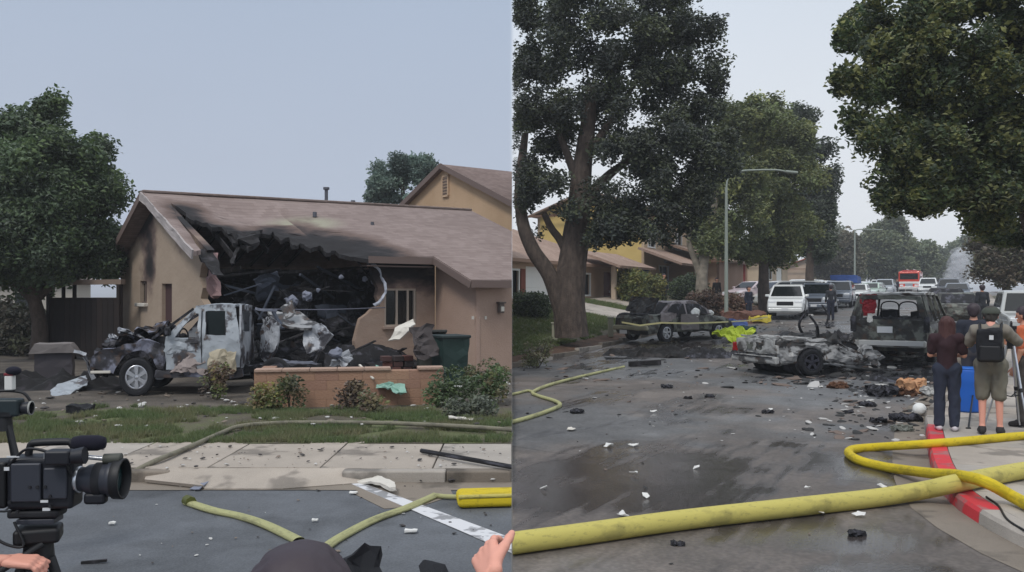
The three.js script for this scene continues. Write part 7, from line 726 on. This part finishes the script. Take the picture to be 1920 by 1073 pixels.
// ---------------------------------------------------------------- people in the street
{
  const O = (px, py, y) => at(px, py, FPX * (EYE - y) / (py - HOR));
  const w = O(1776, 808, 0.13); person('person with long red brown hair, dark top and dark trousers on the kerb', w, Math.PI - 0.45, { top: mat([48, 26, 32], 0.9), pants: mat([42, 48, 64], 0.9), hair: M.hairRed, long: 0.36, sleeve: 0.75, scale: 0.93, girth: 0.97, loose: 0.02, shoe: mat([206, 200, 204], 0.7), cell: 0.014, handCell: 0.006, J: { elL: [0.23, 1.16, 0.03], elR: [-0.23, 1.16, 0.03], wrL: [0.1, 1.14, 0.26], wrR: [-0.1, 1.14, 0.26], head: [0, 1.6, 0.05] }, look: [0, -0.35, 1] });
  const cpos = O(1858, 815, 0.13), cm = person('person in grey shirt and shorts with black backpack operating a camera', cpos, Math.PI - 0.55, { top: mat([128, 122, 112], 0.9), pants: mat([112, 108, 96], 0.9), hair: mat([66, 62, 58], 0.9), skin: M.skinPink, sleeve: 0.85, leg: 0.92, loose: 0.022, girth: 1.0, scale: 1.02, cell: 0.015, handCell: 0.006, J: { elR: [-0.33, 1.24, 0.16], wrR: [-0.2, 1.36, 0.38], elL: [0.3, 1.2, 0.1], wrL: [0.1, 1.3, 0.36], anL: [0.1, 0.09, -0.02], anR: [-0.11, 0.09, 0.02], head: [0, 1.6, 0.08] } });
  part('cap', new THREE.SphereGeometry(0.118, 20, 10, 0, 6.283, 0, 1.6).scale(1, 0.85, 1.1).translate(0, 1.645, 0.06), mat([70, 74, 66], 0.9), cm.t); const bp = part('backpack', crumple(rbox(0.31, 0.46, 0.17, 0.06, 0, 1.22, -0.225), 0.08, 0.02, 5, 2), M.blackMatte, cm.t); part('pocket', rbox(0.24, 0.2, 0.05, 0.02, 0, 1.12, -0.325), M.black, bp); part('badge', box(0.05, 0.06, 0.008, -0.02, 1.33, -0.32), M.plate, bp); for (const s of [-1, 1]) part('strap', tube([[s * 0.12, 1.42, -0.16], [s * 0.13, 1.5, 0], [s * 0.13, 1.38, 0.15], [s * 0.15, 1.05, -0.05]], 0.018, 6), M.black, bp);
  const tpos = O(1896, 806, 0.13); const tr = tripod('silver legged tripod in front of the person with the backpack', tpos, 1.32, M.chrome, 0.34, 1.2); const vc = thing('video_camera', 'black video camera on the silver tripod at the right edge', 'video camera', tpos.clone().setY(tpos.y + 1.32), STREET - 0.1); part('camera_body', rbox(0.32, 0.14, 0.12, 0.02, 0, 0.08, 0), M.camBody, vc); part('lens', ring([[0.001, 0], [0.045, 0], [0.05, 0.1], [0.06, 0.14], [0.05, 0.142]]).translate(0.15, 0.08, 0), M.camGrey, vc); part('viewfinder', rbox(0.1, 0.05, 0.06, 0.01, -0.12, 0.15, 0.05), M.black, vc); part('carry_handle', tube([[-0.1, 0.15, 0], [-0.06, 0.22, 0], [0.1, 0.22, 0], [0.13, 0.15, 0]], 0.012, 6), M.black, vc);
  single('walking_stick', [bar(O(1816, 804, 0.13), O(1832, 748, 0.13).setY(0.75), 0.014), bar(O(1812, 804, 0.13), O(1820, 804, 0.13), 0.02)], M.black, 'thin black stick leaning beside the blue barrel', 'stick');
  const b2 = O(1826, 770, 0.13); person('person in dark clothes half hidden behind the backpack wearer', b2, Math.PI - 0.5, { top: mat([40, 44, 56], 0.9), pants: mat([60, 58, 60], 0.9), hair: M.hairDark, sleeve: 1.9, far: true, cell: 0.022, scale: 1.02 }); const b3 = O(1922, 800, 0.13); person('person in an orange top cut by the right edge', b3, -2.4, { top: mat([196, 104, 70], 0.9), pants: mat([70, 66, 64], 0.9), hair: M.hairDark, sleeve: 0.8, cell: 0.02, handCell: 0.008, J: { wrR: [-0.2, 1.2, 0.22], elR: [-0.24, 1.14, -0.02] } });
  const far = (label, pos, turn, top, pants, o = {}) => person(label, pos, turn, { top, pants, hair: M.hairDark, sleeve: 1.9, far: true, cell: 0.028, ...o }); const navy = mat([34, 38, 54], 0.9), dk = mat([44, 46, 52], 0.9);
  far('police officer in dark uniform near the parked white suv', placeB(1404, 42), 0.6, navy, navy); far('person in green vest standing among the standing cars', roadAt(1590, 60), Math.PI, mat([90, 140, 60], 0.9), dk); far('person in dark clothes by the bush behind the burnt sedan', placeB(1245, 47), 0.4, dk, dk); far('person in dark clothes beside the pale forked trunk', placeB(1344, 50), 0.2, mat([50, 44, 44], 0.9), dk); far('person in dark clothes standing right of the dark grey suv', roadAt(1558, 42), Math.PI, dk, navy); far('small distant person beside the fire truck', roadAt(1682, 90), 0.3, navy, dk); far('dark clothed person near the far right burnt cars', placeB(1842, 33), Math.PI, dk, dk);
}
// ---------------------------------------------------------------- barrel and debris
{
  const b = at(1815, 0, 14.2); b.y = 0.13; const t = thing('blue_barrel', 'bright blue plastic barrel between the two standing people', 'barrel', b); part('body', lathe([[0.001, 0], [0.2, 0], [0.225, 0.03], [0.23, 0.2], [0.24, 0.24], [0.23, 0.28], [0.23, 0.46], [0.24, 0.5], [0.23, 0.54], [0.225, 0.68], [0.2, 0.71], [0.001, 0.71]]), mat([22, 92, 184], 0.5), t); part('lid', lathe([[0.001, 0.74], [0.2, 0.74], [0.21, 0.712], [0.2, 0.712]]), mat([28, 100, 190], 0.5), t);
  const R = (px, py) => onB(px, py); const scr = (name, px, py, s, m, l, seed, hgt = 0.5) => { const p = R(px, py); if (hgt < 0.15) { const q = rngOf(seed * 7 + 3), n = 6 + (seed % 3), pts = []; for (let i = 0; i < n; i++) { const a = i / n * 6.283, k = s * (0.22 + q() * 0.4); pts.push(V(Math.cos(a) * k * (0.7 + q()), 0.02, -Math.sin(a) * k)); } const g = crumple(slab(pts, 0.008), 0.06, 0.035, 9, seed); g.rotateY(q() * 6); return single(name, g.translate(p.x, p.y + 0.01, p.z), m, l, 'debris'); } single(name, crumple(rbox(s, s * hgt, s * 0.7, s * 0.1, 0, s * hgt * 0.5, 0), s * 0.18, s * (hgt < 0.15 ? 0.1 : 0.28), 2.2 / s, seed).translate(p.x, p.y, p.z), m, l, 'debris'); };
  const tanM = mat([196, 150, 112], 0.9), brn = mat([96, 66, 48], 0.9); scr('cardboard_scrap', 1704, 738, 0.5, tanM, 'crumpled tan cardboard behind the burnt van', 3, 0.5); scr('cardboard_scrap', 1692, 742, 0.4, brn, 'brown scrap under the crumpled tan cardboard', 5, 0.3); scr('charred_scrap', 1652, 742, 0.5, M.char, 'black charred scrap left of the tan cardboard', 7, 0.3); scr('metal_scrap', 1744, 742, 0.3, M.silverScorch, 'grey metal scrap right of the tan cardboard', 9);
  { const p = R(1724, 780); single('white_ball', crumple(new THREE.SphereGeometry(0.11, 24, 16), 0.08, 0.006, 8, 1).translate(p.x, p.y + 0.11, p.z), M.white, 'round white ball on the road beside the kerb', 'ball'); }
  const bits = [[1438, 775, 0.24, M.char, 'dark twisted scrap alone on the dry patch of road'], [1446, 770, 0.12, M.paper, 'white scrap beside the dark twisted scrap'], [1142, 838, 0.26, M.paper, 'white crumpled paper left of the road centre'], [1192, 838, 0.2, M.paper, 'flat white paper right of the crumpled paper'], [1022, 920, 0.14, M.paper, 'white scrap near the left seam of the street'], [1212, 934, 0.14, M.paper, 'white scrap above the thick pale hose'], [1168, 970, 0.2, M.paper, 'white paper just behind the thick pale hose'], [1540, 968, 0.12, M.offWhite, 'pale scrap touching the thick pale hose'], [1608, 970, 0.14, M.paper, 'flat white scrap in front of the thick pale hose'], [1604, 1004, 0.18, M.char, 'dark flat scrap in the near foreground'], [1270, 1022, 0.14, M.char, 'dark scrap below the thick pale hose'], [1515, 920, 0.1, M.paper, 'small white scrap inside the yellow hose loop side'], [1648, 915, 0.14, M.paper, 'white scrap in the gutter before the red kerb'], [1540, 728, 0.14, M.paper, 'white scrap in front of the torn silver car wheel'], [1570, 728, 0.5, brn, 'flat brown scrap in front of the torn silver car'], [1625, 762, 0.35, M.char, 'flat black scrap in the road centre right'], [1645, 792, 0.3, M.char, 'black scrap left of the kerb'], [1700, 790, 0.5, M.char, 'long black scrap in the right gutter'], [1690, 808, 0.35, M.oliveScorch, 'grey lump in the right gutter'], [1590, 775, 0.2, M.char, 'small black scrap on the dry road'], [1330, 745, 0.22, M.char, 'dark scrap left of the dry patch'], [1290, 748, 0.2, M.charWood, 'thin dark scrap on the left half of the road'], [1222, 774, 0.16, M.paper, 'tiny white scrap on the left half of the road'], [1080, 775, 0.3, M.char, 'dark scrap beside the zigzag hose'], [1250, 728, 0.3, M.char, 'dark lump beyond the zigzag hose'], [1070, 808, 0.2, M.offWhite, 'pale scrap on the left road edge'], [1305, 880, 0.1, M.paper, 'small white scrap in the wet patch'], [1190, 890, 0.1, M.paper, 'small white scrap left of the wet streak']];
  bits.forEach(([px, py, s, m, l], i) => scr(m === M.paper || m === M.offWhite ? 'paper_scrap' : 'charred_scrap', px, py, s * (m === M.paper || m === M.offWhite ? 0.6 : 0.75), m, l, i * 3 + 1, m === M.paper || m === M.offWhite ? 0.07 : 0.2));
  // burnt verge heap before the sedan, and timber
  const hp = (px, py, w, d, h, l, m, seed) => { const g = new THREE.PlaneGeometry(w, d, 40, 26); g.rotateX(-Math.PI / 2); const p = g.attributes.position; for (let i = 0; i < p.count; i++) { const x = p.getX(i), z = p.getZ(i); const e = sstep(0.25, 0.75, 1.15 - (x / w * 2) ** 2 - (z / d * 2) ** 2 + 0.7 * nz(x * 1.3, z * 1.3, seed + 7)); p.setY(i, -0.06 + e * h * (0.3 + 1.3 * Math.abs(nz(x * 1.8 + seed, z * 1.8, 4)) + 0.5 * nz(x * 6, z * 6, seed))); } g.computeVertexNormals(); const q = R(px, py); g.translate(q.x, q.y, q.z); single('rubble_heap', boxUV(flat(g)), m, l, 'rubble'); };
  hp(1250, 664, 4.2, 2.4, 0.28, 'dark singed heap on the road before the burnt sedan', mat([176, 166, 150], 0.95, { map: charT }), 2); hp(1330, 668, 2.0, 1.6, 0.3, 'black heap left of the torn silver car', M.char, 4); hp(1592, 655, 3.6, 3.4, 0.55, 'grey heap of fragments between torn car and van', mat([210, 206, 200], 0.9, { map: charT }), 6); hp(1705, 712, 2.6, 1.4, 0.16, 'black heap standing in for the shadow under the back of the burnt van', M.char, 8); single('timber', beam(R(1180, 688).add(V(0, 0.08, 0)), R(1238, 686).add(V(0, 0.1, 0)), 0.16, 0.14), M.charWood, 'charred timber lying at the end of the zigzag hose', 'timber');  // the heap at the van puts its underside shadow in as black matter
  for (const [a, b, l] of [[[1526, 640], [1522, 604], 'dark bent post rising behind the torn silver car'], [[1548, 612], [1546, 592], 'thin dark post standing in the street debris']]) single('bent_post', tube([R(a[0], a[1]), R(a[0], a[1]).add(V(0.12, 0.5, 0)), R(a[0], a[1]).add(V(-0.15, 0.95, 0))], 0.045, 6), M.char, l, 'post');
  // fragments too many to count
  const r = rngOf(41), ms = [], cs = [], m4 = new THREE.Matrix4(), q = new THREE.Quaternion(), e = new THREE.Euler(); const area = (n, s0, s1, l0, l1, k0) => { for (let i = 0; i < n; i++) { const s = mix(s0, s1, r()), l = mix(l0, l1, r()), p = SL(s, l); if (p.x < 0.05) continue; p.y = roadY(s) + 0.008; e.set((r() - 0.5) * 0.6, r() * 6.28, (r() - 0.5) * 0.6); q.setFromEuler(e); const k = k0 * (0.3 + r() * r() * 1.7); m4.compose(p, q, V(k * (0.6 + r() * 1.6), k * 0.3, k)); ms.push(m4.clone()); const g = r(); cs.push(g < 0.16 ? new THREE.Color().setRGB(0.48, 0.47, 0.45) : g < 0.7 ? new THREE.Color().setRGB(0.03, 0.03, 0.03) : new THREE.Color().setRGB(0.16, 0.12, 0.1)); } };
  area(60, 6, 14, -8, -1, 0.016); area(130, 12, 22, -9, -0.6, 0.03); area(380, 19, 40, -11, -0.6, 0.065); area(260, 20, 34, -5, -0.8, 0.1); area(220, 13, 24, -2.4, -0.6, 0.055); area(90, 30, 60, -9, -1, 0.1);
  const im = new THREE.InstancedMesh(crumple(new THREE.IcosahedronGeometry(1, 1), 0.9, 0.3, 1.5, 7, 2), mat([255, 255, 255], 0.85), ms.length); ms.forEach((m, i) => { im.setMatrixAt(i, m); im.setColorAt(i, cs[i]); }); im.name = 'scattered_fragments'; scene.add(im); tag(im, 'small blast fragments scattered over the street', 'litter', null, 'stuff');
  // thin smoke drifting at the street end
  const sm = thing('smoke', 'thin pale smoke drifting across the far end of the street', 'smoke', placeB(1797, 120)); sm.userData.kind = 'stuff'; const smM = new THREE.MeshStandardMaterial({ color: new THREE.Color(0.75, 0.77, 0.8), roughness: 1, transparent: true, opacity: 0.16, side: THREE.FrontSide, depthWrite: false }); const sr = rngOf(3); for (let i = 0; i < 12; i++) { const g = new THREE.SphereGeometry(0.8 + sr() * 0.9, 20, 14); g.translate((sr() - 0.5) * 1.8 + i * 0.06, 1 + i * 0.42, (sr() - 0.5) * 2); part('puff', crumple(g, 0.9, 0.25, 0.9, i, 2), smM, sm); }
}
scene.traverse((o) => { if (o.isMesh) { o.castShadow = true; o.receiveShadow = true; } });
renderer.render(scene, camera);
